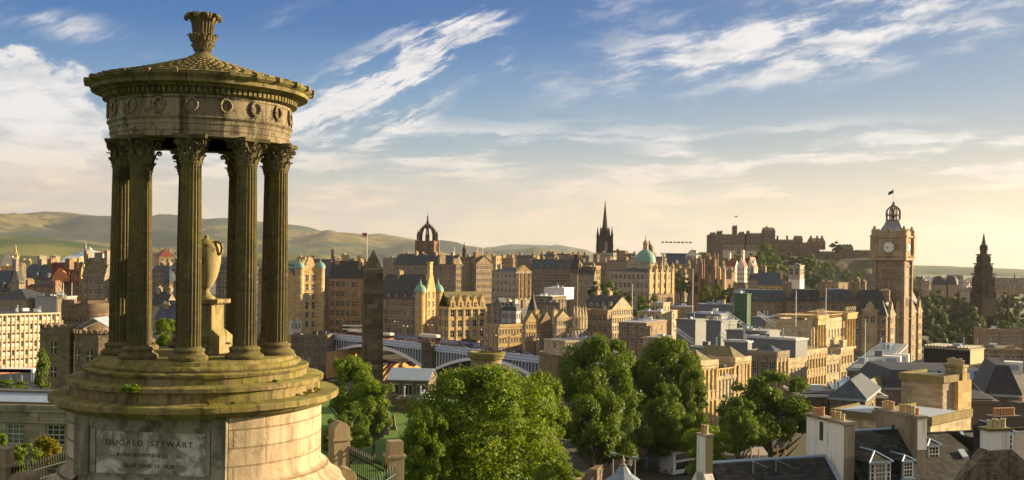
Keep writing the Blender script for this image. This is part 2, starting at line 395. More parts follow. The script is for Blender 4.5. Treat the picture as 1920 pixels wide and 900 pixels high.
def roof_mesh(b, kind, W_, D, z, rh, wb=None, ov=.3):
    """adds roof faces; gable ends go to wb. frame: x 0..W, y 0..D"""
    x0, x1, y0, y1 = -ov, W_+ov, -ov, D+ov; t = .12
    if kind == 'flat':
        b.box(.25, W_-.25, .25, D-.25, z-.5, z-.25)
    elif kind == 'gx':      # ridge along x, slopes face -y and +y
        k = rh/(D/2); ze = z-ov*k
        b.slab([(x0, y0, ze), (x1, y0, ze), (x1, D/2, z+rh), (x0, D/2, z+rh)], (0, 0, t)); b.slab([(x1, y1, ze), (x0, y1, ze), (x0, D/2, z+rh), (x1, D/2, z+rh)], (0, 0, t))
        if wb: wb.poly([(W_, 0, z), (W_, D, z), (W_, D/2, z+rh)]); wb.poly([(0, D, z), (0, 0, z), (0, D/2, z+rh)])
    elif kind == 'gy':
        k = rh/(W_/2); ze = z-ov*k
        b.slab([(x0, y1, ze), (x0, y0, ze), (W_/2, y0, z+rh), (W_/2, y1, z+rh)], (0, 0, t)); b.slab([(x1, y0, ze), (x1, y1, ze), (W_/2, y1, z+rh), (W_/2, y0, z+rh)], (0, 0, t))
        if wb: wb.poly([(0, 0, z), (W_, 0, z), (W_/2, 0, z+rh)]); wb.poly([(W_, D, z), (0, D, z), (W_/2, D, z+rh)])
    elif kind in ('hip', 'mansard'):
        if kind == 'hip': i = min(W_, D)/2*.97
        else: i = min(rh*.55, min(W_, D)*.3)
        X0, X1, Y0, Y1 = i, W_-i, i, D-i
        b.add([(x0, y0, z), (x1, y0, z), (x1, y1, z), (x0, y1, z), (X0, Y0, z+rh), (X1, Y0, z+rh), (X1, Y1, z+rh), (X0, Y1, z+rh)],
              [(0, 1, 5, 4), (1, 2, 6, 5), (2, 3, 7, 6), (3, 0, 4, 7), (4, 5, 6, 7)])
NB = [0]
def building(name, label, cat, xl, xc, xr, yt, yb, Y, yaw, wall='b', roof=None, rk='gx', rh=None, fh=3.5, rows=None, cf=None, cr=None, ww=1.2, wh=.52, kind='sash', kr=None,
             chim=(), dorm=(0, 0), D=None, trim=None, courses=True, parapet=0, group=None, bottom=None, win=True, left=False, dk='gable', top0=.9):
    """front face runs xl..xc (pixels), right face xc..xr; eave at pixel row yt and corner depth Y"""
    psi = R(yaw); C = P(xc, yt, Y); ztop = C.z; zb = P(xc, yb, Y).z if bottom is None else bottom
    u = (math.cos(psi), -math.sin(psi)); v = (math.sin(psi), math.cos(psi))
    t = tanx(xl, yt); Wd = -(t*C.y-C.x)/(u[0]-t*u[1])
    if xr > xc+.5:
        t = tanx(xr, yt); Dp = (t*C.y-C.x)/(v[0]-t*v[1])
        if Dp <= 0 or Dp > 150: Dp = D or 12
    else: Dp = D or 12
    org = (C.x-u[0]*Wd, C.y-u[1]*Wd)
    root = thing(name, label, cat, (org[0], org[1], zb), -psi, group); H = ztop-zb
    wm = ST[wall] if isinstance(wall, str) else wall; rm = roof or SL
    b = MB(); wn = []
    nr = int((H-top0)/fh) if rows is None else rows
    hs = []
    if win:
        for i in range(nr):
            z = H-top0-fh*(i+1)+fh*.36
            if z > .2: hs.append((z, fh*wh, kind))
        hs = hs[::-1]
    cf = max(0, int(Wd/3.2)) if cf is None else cf; cr = max(0, int(Dp/3.2)) if cr is None else cr
    hr = [(z, h, kr or k) for z, h, k in hs]
    wf = min(ww, Wd/max(cf, 1)*.6); wr = min(ww, Dp/max(cr, 1)*.6)
    facade(b, (0, 0, 0, H), 0, Wd, cf if hs else 0, hs, wf, wn)
    facade(b, (Wd, 0, 0, H), math.pi/2, Dp, cr if hs else 0, hr, wr, wn)
    if left: facade(b, (0, Dp, 0, H), -math.pi/2, Dp, cr if hs else 0, hr, wr, wn)
    else: b.quad((0, Dp, 0), (0, 0, 0), (0, 0, H), (0, Dp, H))
    b.quad((Wd, Dp, 0), (0, Dp, 0), (0, Dp, H), (Wd, Dp, H)); b.quad((0, 0, H), (Wd, 0, H), (Wd, Dp, H), (0, Dp, H))
    if rh is None: rh = min(Wd, Dp)*.3 if rk != 'flat' else 0
    rb = MB(); roof_mesh(rb, rk, Wd, Dp, H, rh, b)
    wo = b.build('wall', wm, root)
    if rk == 'flat':
        rb = MB(); rb.box(.4, Wd-.4, .4, Dp-.4, H+.01, H+.14)
    rb.build('roof', rm, root)
    tb = MB(); q = .22; cs = []
    def ring(z0, z1, e):
        tb.box(-e, Wd+e, -e, .03, z0, z1); tb.box(Wd-.03, Wd+e, .03, Dp+e, z0, z1); tb.box(-e, .03, .03, Dp+e, z0, z1)
    ring(H-.35, H+.02+parapet, q)
    if courses and hs:
        for i in range(1, nr, 2):
            z = H-top0-fh*i-.02
            if z > .5: cs.append(z)
    tb.build('cornice', trim or wm, root)
    for z in cs: tb = MB(); ring(z, z+.22, .12); tb.build('string_course', trim or wm, root)
    for p, a, w_, h_, k in wn:
        me, mw, mh = window_mesh(w_, h_, k); inst('window', me, root, p, a, (w_/mw, 1, h_/mh))
    if win and 90 < Y < 520 and cf > 2:
        for f in (cf//3, cf-1): x = Wd*f/cf; q_ = MB(); q_.tube((x, -.14, 0), (x, -.14, H-.3), .07, .07, 5); q_.build('drainpipe', DARK, root)
    if rk == 'flat' and 120 < Y < 520:
        rr_ = random.Random(int(xl*7+yt))
        for i in range(min(9, int(Wd*Dp/40)+2)):
            x, y = rr_.uniform(.12, .88)*Wd, rr_.uniform(.12, .88)*Dp; q_ = MB(); a, h2 = rr_.uniform(.3, 1.1), rr_.uniform(.3, 1.1); t_ = rr_.random()
            if t_ < .45: q_.box(x-a, x+a, y-a*.7, y+a*.7, H+.1, H+.14+h2); q_.box(x-a*1.1, x+a*1.1, y-a*.8, y+a*.8, H+.14+h2, H+.2+h2); q_.build('roof_hatch', rr_.choice([WHITE, GREYM, LEAD]), root)
            elif t_ < .8: q_.lathe([(.14, H+.1), (.14, H+.9+h2), (.24, H+.92+h2), (.22, H+1.05+h2), (0, H+1.15+h2)], 8, x, y); q_.build('roof_vent', LEAD, root)
            else: q_.slab([(x-a, y, H+.12), (x+a, y, H+.12), (x+a, y+a*1.6, H+.7), (x-a, y+a*1.6, H+.7)], (0, 0, .08)); q_.box(x-a, x+a, y+a*1.5, y+a*1.6, H+.1, H+.7); q_.build('rooflight', LEAD, root)
    if not chim and win and rk != 'flat' and Y > 250:
        q = random.random()*.3; chim = ((.08+q, .5, 1.1, 2.2, 1.8, 4), (.92-q*.5, .5, 1.1, 2.2, 1.8, 4))
    for c in chim:
        fx, fy = c[0], c[1]; cw, cd, ch, n = (c[2:6] if len(c) > 2 else (1.8, .8, 2.0, 4))
        zz = H
        if rk == 'gx': zz = H+rh*(1-abs(fy-.5)*2)
        elif rk == 'gy': zz = H+rh*(1-abs(fx-.5)*2)
        elif rk in ('hip', 'mansard'): zz = H+rh*.8
        chimney(root, fx*Wd, fy*Dp, zz-.6, cw, cd, ch, n, wm, along='x' if cw >= cd else 'y')
    dw = 1.5
    for i in range(dorm[0]): dormer(root, Wd*(i+.5)/dorm[0], .25, H+.1, dw, 1.7, 0, wm, rm, roof=dk)
    for i in range(dorm[1]): dormer(root, Wd-.25, Dp*(i+.5)/dorm[1], H+.1, dw, 1.7, math.pi/2, wm, rm, roof=dk)
    return root, Wd, Dp, H
random.seed(7)
# ================= ground =================
def make_ground():
    ys = [-60, -20, 0, 10]+[15+3*i for i in range(30)]+[105+8*i for i in range(40)]+[430+25*i for i in range(40)]+[1450+150*i for i in range(18)]+[4200+900*i for i in range(14)]
    us = [-1.1+.025*i for i in range(89)]; vs = []
    rnd = random.Random(3)
    for y in ys:
        for u in us:
            x = u*(abs(y)+60); vs.append((x, y, ground(x, y)+(rnd.uniform(-.15, .15) if y > 26 else 0)))
    n = len(us); fs = [(j*n+i, j*n+i+1, (j+1)*n+i+1, (j+1)*n+i) for j in range(len(ys)-1) for i in range(n-1)]
    me = bpy.data.meshes.new('ground'); me.from_pydata(vs, [], fs); me.polygons.foreach_set('use_smooth', [True]*len(fs))
    m, gg, p, o = newmat('ground_grass'); v = objc(gg); x, y, z = gg.sep(v)
    n1 = gg.noise(v, .08, 6, .6); n2 = gg.noise(v, 1.5, 5, .6)
    gcol = gg.mix(gg.noise(v, 4.0, 6, .7), (.035, .10, .006), (.11, .22, .012))
    ccol = gg.mix(n1, (.10, .095, .085), (.17, .15, .12))
    fcol = gg.mix(gg.noise(v, .004, 8, .7), (.05, .08, .025), (.20, .17, .07))
    gcol = gg.mix(gg.ss(-2, 6, x), gcol, gg.mix(n2, (.035, .035, .018), (.07, .065, .035))); c = gg.mix(gg.ss(225, 240, y), gcol, ccol); c = gg.mix(gg.ss(1100, 1500, y), c, fcol)
    gg.put(p.inputs['Base Color'], c); p.inputs['Roughness'].default_value = .95; bump(gg, p, gg.noise(v, 5.0, 6, .75), .35, .9)
    me.materials.append(m); ob = bpy.data.objects.new('ground', me); COL.objects.link(ob); ob['kind'] = 'structure'
make_ground()
def hills(name, prof, Y, front, back, seed, cols, nx=260, amp=.07, base=55, patch=.0012):
    """range of hills with ridgeline prof [(px,py)] at distance Y, sloping to the plain in front and behind"""
    rnd = np.random.RandomState(seed); vs = []; ny = 44
    x0, x1 = prof[0][0], prof[-1][0]
    ph = rnd.rand(40)*6.28; fr = rnd.rand(40, 2)*2-1
    def nz(x, y):
        s = 0
        for k in range(22):
            f = 2*math.pi/(1900/(1+k*.42)); s += math.sin((fr[k, 0]*x+fr[k, 1]*y)*f*1.3+ph[k])/(1+k*.42)
        return s/2.2
    for j in range(ny):
        t = -1+2*j/(ny-1); y = Y+(t*front if t < 0 else t*back)
        for i in range(nx):
            px = lerp(x0, x1, i/(nx-1)); py = 0
            for (a, u), (b, v) in zip(prof, prof[1:]):
                if a <= px <= b: s = (px-a)/(b-a); py = u+(v-u)*(s*s*(3-2*s)*.6+s*.4); break
            X = P(px, py, Y).x; top = P(px, py, Y).z-base
            prf = (math.cos(math.pi*t)+1)/2; prf = prf**.8
            n = nz(X, y*1.1)
            e = min(1, i/14, (nx-1-i)/14); e = e*e*(3-2*e); h = (top*prf*(1+amp*n*min(1, abs(t)*2.5)*1.5)+(42*n*(prf*(1-prf)*4)))*e
            vs.append((X*(y/Y if False else 1), y, base-20+max(0, h)+20*prf*e))
    fs = [(j*nx+i, j*nx+i+1, (j+1)*nx+i+1, (j+1)*nx+i) for j in range(ny-1) for i in range(nx-1)]
    me = bpy.data.meshes.new(name); me.from_pydata(vs, [], fs); me.polygons.foreach_set('use_smooth', [True]*len(fs))
    m, gg, p, o = newmat(name+'_grass_and_shade'); v = objc(gg); x, y, z = gg.sep(v)
    n1 = gg.noise(gg.xyz(x, y*.6, z*2.5), patch, 8, .62, .6); n2 = gg.noise(v, patch*9, 6, .65); n3 = gg.noise(gg.xyz(x, y, z*3.0), patch*.5, 5, .5)
    c = gg.mix(gg.ss(.42, .58, n1), cols[0], cols[1]); c = gg.mix(gg.ss(.45, .6, n2)*.7, c, cols[2]); c = gg.mix(gg.ss(.46, .56, n3)*.8, c, cols[3])  # patches hold grass colours plus painted cloud shadow and sunlit ridges
    gg.put(p.inputs['Base Color'], c); p.inputs['Roughness'].default_value = .97; p.inputs['Specular IOR Level'].default_value = .1
    me.materials.append(m); ob = bpy.data.objects.new(name, me); COL.objects.link(ob); ob['kind'] = 'structure'; return ob
hills('hills', [(-700, 470), (-400, 420), (-200, 410), (-60, 405), (20, 402), (60, 402), (95, 399), (130, 398), (160, 402), (190, 405), (240, 408), (285, 412), (318, 409), (336, 404), (360, 408), (400, 412), (440, 414), (480, 416), (520, 419),
    (545, 421), (570, 424), (600, 433), (625, 438), (660, 437), (690, 440), (715, 438), (745, 443), (780, 450), (820, 457), (870, 460), (930, 467), (1000, 471), (1100, 478), (1200, 484)],
    9500, 3200, 2500, 5, [(.045, .070, .028), (.19, .14, .045), (.016, .032, .024), (.026, .032, .032)], base=70)
hills('wooded_hill', [(-700, 460), (-300, 448), (-100, 440), (20, 443), (80, 446), (130, 452), (200, 463), (260, 468), (350, 472), (450, 474), (560, 476), (700, 479)],
    4200, 1300, 1200, 9, [(.035, .06, .018), (.06, .085, .02), (.02, .04, .012), (.15, .14, .045)], base=62, patch=.003)
hills('far_hill', [(820, 482), (880, 472), (915, 464), (960, 458), (1000, 459), (1050, 461), (1080, 466), (1110, 476), (1180, 484)], 12500, 1400, 1400, 12,
      [(.07, .09, .05), (.09, .10, .05), (.05, .07, .04), (.06, .07, .05)], base=50)
hills('green_hill', [(860, 485), (920, 478), (960, 470), (1000, 466), (1040, 469), (1080, 478), (1120, 484)], 8000, 900, 900, 14,
      [(.09, .12, .03), (.16, .15, .05), (.05, .08, .03), (.12, .12, .04)], base=45)
hills('west_hill', [(1560, 497), (1640, 493), (1700, 497), (1740, 498), (1790, 500), (1830, 501), (1880, 505), (1960, 506), (2100, 502), (2500, 500)], 6500, 1500, 1500, 21,
      [(.06, .085, .03), (.13, .125, .05), (.04, .06, .02), (.08, .09, .03)], base=45)
# ================= monument =================
MA = R(16.3); MD = 23.0; MX, MY = -MD*math.sin(MA), MD*math.cos(MA); MB0 = 100.0
def stone_tex(name, col, bw, bh, moss, R0, pal=None, grime=.4, hero=.6):
    return stone(name, col, bw=bw, bh=bh, moss=moss, rnd=R0, grime=grime, var=.26, mortar=.25, hero=hero)
DRUM = stone_tex('drum_ashlar', (.44, .36, .27), 1.32, .345, 0.10, 2.51, grime=.4, hero=.35)
LEDGE = stone_tex('mossy_ledge', (.26, .205, .10), 1.5, .9, .62, 2.6, grime=.85)
ENT = stone_tex('frieze_stone', (.30, .25, .18), 1.6, 2.0, .12, 1.8, grime=.8, hero=.95)
CORN = stone_tex('cornice_stone', (.20, .165, .085), 1.5, 2.0, .5, 2.2, grime=.8, hero=.7)
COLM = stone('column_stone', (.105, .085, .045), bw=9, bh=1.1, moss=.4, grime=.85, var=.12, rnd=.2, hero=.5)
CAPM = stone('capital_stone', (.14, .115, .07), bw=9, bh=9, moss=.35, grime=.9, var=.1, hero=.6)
PANEL = stone('weathered_panel', (.30, .275, .235), bw=9, bh=9, moss=0.0, grime=.7, var=.1, hero=.7)
def noisy_panel():
    m, gg, p, o = newmat('panel_face'); v = objc(gg); n = gg.noise(v, 1.6, 9, .68, .4); n2 = gg.noise(v, 3.5, 6, .6)
    c = gg.ramp(n, [(.36, (.14, .12, .10)), (.47, (.27, .24, .21)), (.54, (.52, .50, .47)), (.66, (.60, .55, .49))])
    c = gg.mix(gg.ss(.5, .7, n2)*.4, c, (.20, .18, .15))
    gg.put(p.inputs['Base Color'], c); p.inputs['Roughness'].default_value = .9; bump(gg, p, n2+n*.5, .02, .4); return m
mon = thing('monument', 'tall round stone monument with fluted columns and inscription, closest to the camera', 'monument', (MX, MY, MB0), MA)
# drum (arc leaves room for the flat inscription pier); local angle: camera side is -90 deg, panel centred at -90-24
pa = -114.0
b = MB(); b.lathe([(3.05, -.6), (3.05, .22), (2.98, .30), (2.95, .42), (2.85, .47), (2.74, .56), (2.68, .68), (2.56, .74), (2.53, .80), (2.51, .86), (2.51, 1.99)], 120, 0, 0, pa+36.7, pa+360-36.7)
b.build('drum', DRUM, mon)
b = MB(); b.M = Matrix.Rotation(R(pa+90), 4, 'Z')
hw = 1.5
b.box(-hw, hw, -2.14, -1.6, -.6, .36); b.box(-hw+.06, hw-.06, -2.10, -1.6, .36, .80); b.box(-hw+.1, hw-.1, -2.06, -1.5, .8, 1.99)
for sg in (-1, 1):
    b.box(sg*(hw-.14)-.14, sg*(hw-.14)+.14, -2.15, -2.05, .8, 1.96); b.box(sg*(hw-.36)-.05, sg*(hw-.36)+.05, -2.12, -2.05, .88, 1.72)
b.box(-hw+.28, hw-.28, -2.13, -2.05, 1.76, 1.96); b.box(-hw+.31, hw-.31, -2.10, -2.05, 1.66, 1.76)
b.build('inscription_pier', PANEL, mon)
b = MB(); b.M = Matrix.Rotation(R(pa+90), 4, 'Z'); b.box(-hw+.42, hw-.42, -2.09, -2.03, .86, 1.655)
pan = b.build('inscription_panel', noisy_panel(), mon)
ink = plain('incised_letters', (.075, .065, .055), .9)
for txt, z, sz, wd in (('DUGALD  STEWART', 1.39, .155, 1.72), ('BORN NOVEMBER 22 1753', 1.19, .10, 1.25), ('DIED JUNE 11 1828', .99, .10, 1.0)):
    fc = bpy.data.curves.new('lettering', 'FONT'); fc.body = txt; fc.size = sz; fc.align_x = 'CENTER'; fc.extrude = .004; fc.space_character = 1.25
    fo = bpy.data.objects.new('lettering', fc); COL.objects.link(fo); fo.parent = pan; fc.materials.append(ink)
    q = Matrix.Rotation(R(pa+90), 4, 'Z') @ Vector((-.03, -2.096, z)); fo.location = q; fo.rotation_euler = (R(90), 0, R(pa+90))
    bpy.context.view_layer.update(); me = bpy.data.meshes.new_from_object(fo); wx = max(v.co.x for v in me.vertices)-min(v.co.x for v in me.vertices)
    lo = bpy.data.objects.new('lettering', me); COL.objects.link(lo); lo.parent = pan; lo.location = q; lo.rotation_euler = fo.rotation_euler; lo.scale = (wd/wx, 1, 1)
    bpy.data.objects.remove(fo)
def worn(b, amt=.010):
    rn = random.Random(len(b.v)); ph = [(rn.uniform(3, 60), rn.uniform(0, 6.3), rn.uniform(-9, 9)) for _ in range(9)]; nv = []
    for x, y, z in b.v:
        r = math.hypot(x, y)
        if r < 1: nv.append((x, y, z)); continue
        a = math.atan2(y, x); d = sum(math.sin(round(f)*a+p+z*q) for f, p, q in ph)/9*amt
        if rn.random() < .06: d -= rn.random()*amt*1.6
        nv.append((x*(1+d/r), y*(1+d/r), z+(d*.6 if r > 1.7 else 0)))
    b.v = nv; return b
def ledge(name, prof): MBx = MB(); MBx.lathe(prof, 220); return worn(MBx, .014).build(name, LEDGE, mon)
ledge('ledge', [(2.3, 1.95), (2.53, 1.95), (2.56, 1.975), (2.64, 1.98), (2.69, 2.0), (2.73, 2.04), (2.78, 2.075), (2.80, 2.08), (2.80, 2.10), (2.86, 2.105), (2.862, 2.20), (2.84, 2.222), (2.3, 2.25)])
ledge('step', [(2.3, 2.2), (2.47, 2.22), (2.47, 2.42), (2.54, 2.44), (2.545, 2.52), (2.52, 2.535), (2.0, 2.55)])
ledge('step', [(2.0, 2.5), (2.19, 2.52), (2.19, 2.66), (2.235, 2.68), (2.24, 2.74), (2.22, 2.76), (1.8, 2.77)])
ledge('step', [(1.8, 2.72), (2.04, 2.75), (2.07, 2.79), (2.07, 2.83), (2.03, 2.87), (1.98, 2.88), (1.95, 2.95), (1.9, 2.965), (.0, 2.965)])
# columns
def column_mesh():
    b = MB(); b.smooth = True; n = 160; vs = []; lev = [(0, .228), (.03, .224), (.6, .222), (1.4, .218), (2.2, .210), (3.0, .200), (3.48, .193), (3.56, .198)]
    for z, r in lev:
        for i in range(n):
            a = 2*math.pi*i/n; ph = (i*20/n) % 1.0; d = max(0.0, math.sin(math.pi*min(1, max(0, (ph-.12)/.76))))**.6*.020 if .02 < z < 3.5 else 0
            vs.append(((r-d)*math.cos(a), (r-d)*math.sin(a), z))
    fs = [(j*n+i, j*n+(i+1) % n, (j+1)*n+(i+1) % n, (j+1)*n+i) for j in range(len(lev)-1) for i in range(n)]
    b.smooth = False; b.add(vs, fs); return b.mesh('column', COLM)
def base_mesh():
    b = MB(); b.lathe([(.36, 0), (.375, .03), (.375, .07), (.345, .10), (.30, .12), (.285, .15), (.285, .17), (.30, .18), (.305, .205), (.285, .235), (.245, .245), (.235, .27)], 40); return b.mesh('base', CAPM)
def curl(b, ang, pts, th=.018):
    """bent leaf strip: pts (r, z, halfwidth)"""
    c, s_ = math.cos(ang), math.sin(ang); n = len(pts); vs = []
    for k, (r, z, w) in enumerate(pts):
        for q, dr in ((-1, -.35), (-.5, .25), (0, -.1), (.5, .25), (1, -.35)):
            rr = r+dr*th; vs.append((rr*c-q*w*s_, rr*s_+q*w*c, z))
    for k, (r, z, w) in enumerate(pts):
        for q in (-1, -.5, 0, .5, 1):
            rr = r-th*1.3; vs.append((rr*c-q*w*s_, rr*s_+q*w*c, z-.004))
    o = 5*n; fs = []
    for k in range(n-1):
        for i in range(4): fs += [(k*5+i, k*5+i+1, (k+1)*5+i+1, (k+1)*5+i), (o+k*5+i+1, o+k*5+i, o+(k+1)*5+i, o+(k+1)*5+i+1)]
        fs += [(k*5, (k+1)*5, o+(k+1)*5, o+k*5), ((k+1)*5+4, k*5+4, o+k*5+4, o+(k+1)*5+4)]
    fs += [(n*5-5, n*5-4, o+n*5-4, o+n*5-5), (n*5-4, n*5-3, o+n*5-3, o+n*5-4), (n*5-3, n*5-2, o+n*5-2, o+n*5-3), (n*5-2, n*5-1, o+n*5-1, o+n*5-2)]
    b.add(vs, fs)
def spiral(b, ang, r0, z0, rad, turns=1.4, t=.018, off=0.0, sg=1):
    c, s_ = math.cos(ang), math.sin(ang); pts = []; rs = []
    for i in range(18):
        f = i/17; a = math.pi*.95-f*turns*2*math.pi; q = rad*(1-f*.78); rr = r0+math.cos(a)*q; z = z0+math.sin(a)*q
        pts.append((rr*c-off*s_, rr*s_+off*c, z)); rs.append(t*(1-.4*f))
    b.path(pts, rs, 5)
def capital_mesh():
    b = MB(); b.lathe([(.205, -.02), (.215, 0), (.205, .02), (.195, .04), (.19, .25), (.215, .40), (.24, .46)], 32)
    for i in range(8):
        a = 2*math.pi*(i+.5)/8
        curl(b, a, [(.205, .02, .05), (.225, .08, .066), (.232, .14, .07), (.262, .175, .05), (.288, .168, .03), (.285, .145, .012)])
        for sg in (-1, 1): curl(b, a+sg*.17, [(.21, .03, .02), (.225, .10, .025), (.25, .135, .015), (.26, .12, .006)], .012)
    for i in range(8):
        a = 2*math.pi*i/8
        curl(b, a, [(.205, .10, .05), (.225, .18, .062), (.24, .25, .06), (.275, .285, .045), (.30, .278, .025), (.295, .25, .01)])
        curl(b, a+.2, [(.215, .2, .018), (.235, .30, .02), (.27, .34, .014), (.285, .32, .006)], .012)
    for i in range(4):
        a = math.pi/4+i*math.pi/2
        for off in (-.03, .03):
            b.path([((.225)*math.cos(a)-off*2.5*math.sin(a), .225*math.sin(a)+off*2.5*math.cos(a), .24), (.26*math.cos(a)-off*1.6*math.sin(a), .26*math.sin(a)+off*1.6*math.cos(a), .34), (.31*math.cos(a)-off*math.sin(a), .31*math.sin(a)+off*math.cos(a), .415)], [.02, .019, .018], 5)
            spiral(b, a, .335, .375, .055, off=off, t=.02)
        for sg in (-1, 1):
            aa = i*math.pi/2+sg*.16; b.path([(.22*math.cos(aa+sg*.15), .22*math.sin(aa+sg*.15), .27), (.25*math.cos(aa), .25*math.sin(aa), .36)], [.014, .012], 5); spiral(b, aa, .262, .385, .035, t=.012, turns=1.2)
        curl(b, i*math.pi/2, [(.24, .38, .03), (.27, .42, .045), (.29, .46, .05), (.30, .50, .035)], .02)
    # concave sided abacus
    pts = []
    for i in range(4):
        a0 = math.pi/4+i*math.pi/2; c0 = (.43*math.cos(a0-.07), .43*math.sin(a0-.07)); c1 = (.43*math.cos(a0+.07), .43*math.sin(a0+.07)); pts += [c0, c1]
        for k in range(1, 6):
            t = k/6; a = a0+math.pi/2*t; r = .43-.145*math.sin(math.pi*t); pts.append((r*math.cos(a), r*math.sin(a)))
    b.prism(pts, .455, .50, 1.04); b.prism([(x*1.04, y*1.04) for x, y in pts], .502, .53)
    return b.mesh('capital', CAPM)
cm, bm_, km = column_mesh(), base_mesh(), capital_mesh()
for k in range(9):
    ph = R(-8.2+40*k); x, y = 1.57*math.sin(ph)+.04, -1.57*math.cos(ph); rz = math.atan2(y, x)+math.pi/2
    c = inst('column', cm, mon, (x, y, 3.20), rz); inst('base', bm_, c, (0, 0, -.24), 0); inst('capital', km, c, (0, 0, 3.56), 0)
# entablature
b = MB(); b.lathe([(1.36, 7.27), (1.775, 7.27), (1.775, 7.38), (1.79, 7.385), (1.79, 7.50), (1.805, 7.505), (1.805, 7.58), (1.83, 7.60), (1.85, 7.63), (1.83, 7.645), (1.81, 7.65), (1.3, 7.65), (1.3, 7.27), (1.36, 7.27)], 128)
b.build('architrave', ENT, mon)
b = MB(); b.lathe([(1.3, 7.65), (1.80, 7.652), (1.80, 8.06), (1.3, 8.065)], 128); fz = b.build('frieze', ENT, mon)
wb = MB(); n = 30
for i in range(n):
    a, a2 = 2*math.pi*i/n, 2*math.pi*(i+1)/n
    wb.tube((.105*math.cos(a), -.012, .125*math.sin(a)), (.105*math.cos(a2), -.012, .125*math.sin(a2)), .026+.007*(i % 2), .026+.007*((i+1) % 2), 6)
for sg in (-1, 1): wb.tube((0, -.01, -.13), (sg*.07, -.02, -.185), .02, .008, 5)
wme = wb.mesh('wreath', ENT)
for k in range(18):
    ph = R(14+20*k); inst('wreath', wme, fz, (1.81*math.sin(ph), -1.81*math.cos(ph), 7.86), ph)
b = MB(); b.lathe([(1.3, 8.065), (1.83, 8.068), (1.86, 8.085), (1.86, 8.19), (1.95, 8.20), (1.97, 8.235), (2.12, 8.25), (2.15, 8.255), (2.155, 8.33), (2.19, 8.345), (2.22, 8.38), (2.24, 8.395), (2.245, 8.43), (2.0, 8.47)], 128)
for i in range(110):
    a = 2*math.pi*i/110; b.M = Matrix.Rotation(a, 4, 'Z'); b.box(1.85, 1.93, -.032, .032, 8.09, 8.185); b.M = None
for i in range(27):
    a = 2*math.pi*(i+.3)/27; b.M = Matrix.Rotation(a, 4, 'Z'); b.box(2.14, 2.275, -.04, .04, 8.37, 8.47); b.box(2.22, 2.29, -.055, .055, 8.385, 8.45); b.M = None
b.build('cornice', CORN, mon)
b = MB(); zr = lambda r: 8.47+.60*(1-min(1, (r-.15)/2.05))**1.15+(.0)
b.lathe([(2.2, 8.45)]+[(r, zr(r)) for r in (2.1, 1.8, 1.5, 1.2, .9, .6, .4, .2)]+[(.16, 9.1)], 64)
r = 2.12; row = 0
while r > .3:
    dr = .20*(r/2.1)**.5+.02; cnt = 48 if r > .9 else 24
    for i in range(cnt):
        a = 2*math.pi*(i+(row % 2)*.5)/cnt; w = r*math.pi/cnt*.92; b.M = Matrix.Rotation(a, 4, 'Z'); z0 = zr(r); z1 = zr(max(r-dr*1.2, .16))
        ri = max(r-dr*1.2, .16); wi = w*ri/r
        b.add([(r-.05, -w, z0+.035), (r, -w*.45, z0+.03), (r, w*.45, z0+.03), (r-.05, w, z0+.035), (ri, wi, z1+.004), (ri, -wi, z1+.004), (r-.05, -w, z0-.01), (r, -w*.45, z0-.015), (r, w*.45, z0-.015), (r-.05, w, z0-.01)],
              [(0, 1, 2, 3, 4, 5), (6, 7, 1, 0), (7, 8, 2, 1), (8, 9, 3, 2), (0, 5, 6), (3, 9, 4)]); b.M = None
    r -= dr; row += 1
b.build('roof', CORN, mon)
b = MB(); b.lathe([(.34, 9.02), (.30, 9.07), (.20, 9.12), (.155, 9.17), (.15, 9.24), (.19, 9.27), (.175, 9.31), (.21, 9.36), (.255, 9.44), (.25, 9.50), (.20, 9.53), (.185, 9.56), (.185, 9.62), (.195, 9.70), (.215, 9.80), (.235, 9.86)], 32)
for i in range(20):
    a = 2*math.pi*i/20; b.tube((.19*math.cos(a), .19*math.sin(a), 9.55), (.225*math.cos(a), .225*math.sin(a), 9.84), .018, .018, 5)
for i in range(12):
    a = 2*math.pi*i/12
    curl(b, a, [(.24, 9.40, .05), (.265, 9.46, .06), (.285, 9.52, .05), (.315, 9.535, .03), (.32, 9.515, .012)], .025)
    curl(b, a+.26, [(.17, 9.2, .04), (.20, 9.27, .05), (.235, 9.33, .04), (.255, 9.32, .015)], .02)
for i in range(9):
    a = 2*math.pi*(i+.2)/9
    curl(b, a, [(.19, 9.70, .05), (.215, 9.82, .085), (.25, 9.92, .10), (.30, 9.965, .095), (.35, 9.955, .085), (.378, 9.90, .065), (.37, 9.85, .045), (.345, 9.83, .03)], .04)
b.lathe([(.235, 9.86), (.25, 9.92), (.2, 9.93), (0, 9.92)], 24)
b.build('finial', CAPM, mon)
# ---- urn
LM = Matrix.Translation((MX, MY, MB0)) @ Matrix.Rotation(MA, 4, 'Z')
q = LM @ Vector((.12, 0, 2.965)); URN = stone('urn_stone', (.34, .27, .15), bw=9, bh=9, moss=.5, grime=.8, var=.1, hero=.8)
urn = thing('urn', 'big stone urn with looped handles on a square pedestal between the monument columns', 'urn', q, MA+R(-33))
b = MB(); b.box(-.40, .40, -.40, .40, 0, .36); b.box(-.40, .40, -.40, .40, .36, .50, .70); b.box(-.27, .27, -.27, .27, .49, 1.02); b.box(-.29, .29, -.29, .29, 1.0, 1.04, 1.25); b.box(-.365, .365, -.365, .365, 1.04, 1.12)
b.build('pedestal', URN, urn)
b = MB(); b.lathe([(.20, 1.12), (.20, 1.15), (.13, 1.20), (.075, 1.28), (.085, 1.33), (.10, 1.345), (.16, 1.42), (.23, 1.56), (.28, 1.72), (.305, 1.9), (.32, 2.06), (.315, 2.16), (.28, 2.24), (.27, 2.26), (.24, 2.28), (.15, 2.33), (.06, 2.36), (.04, 2.39), (.06, 2.42), (0, 2.45)], 48)
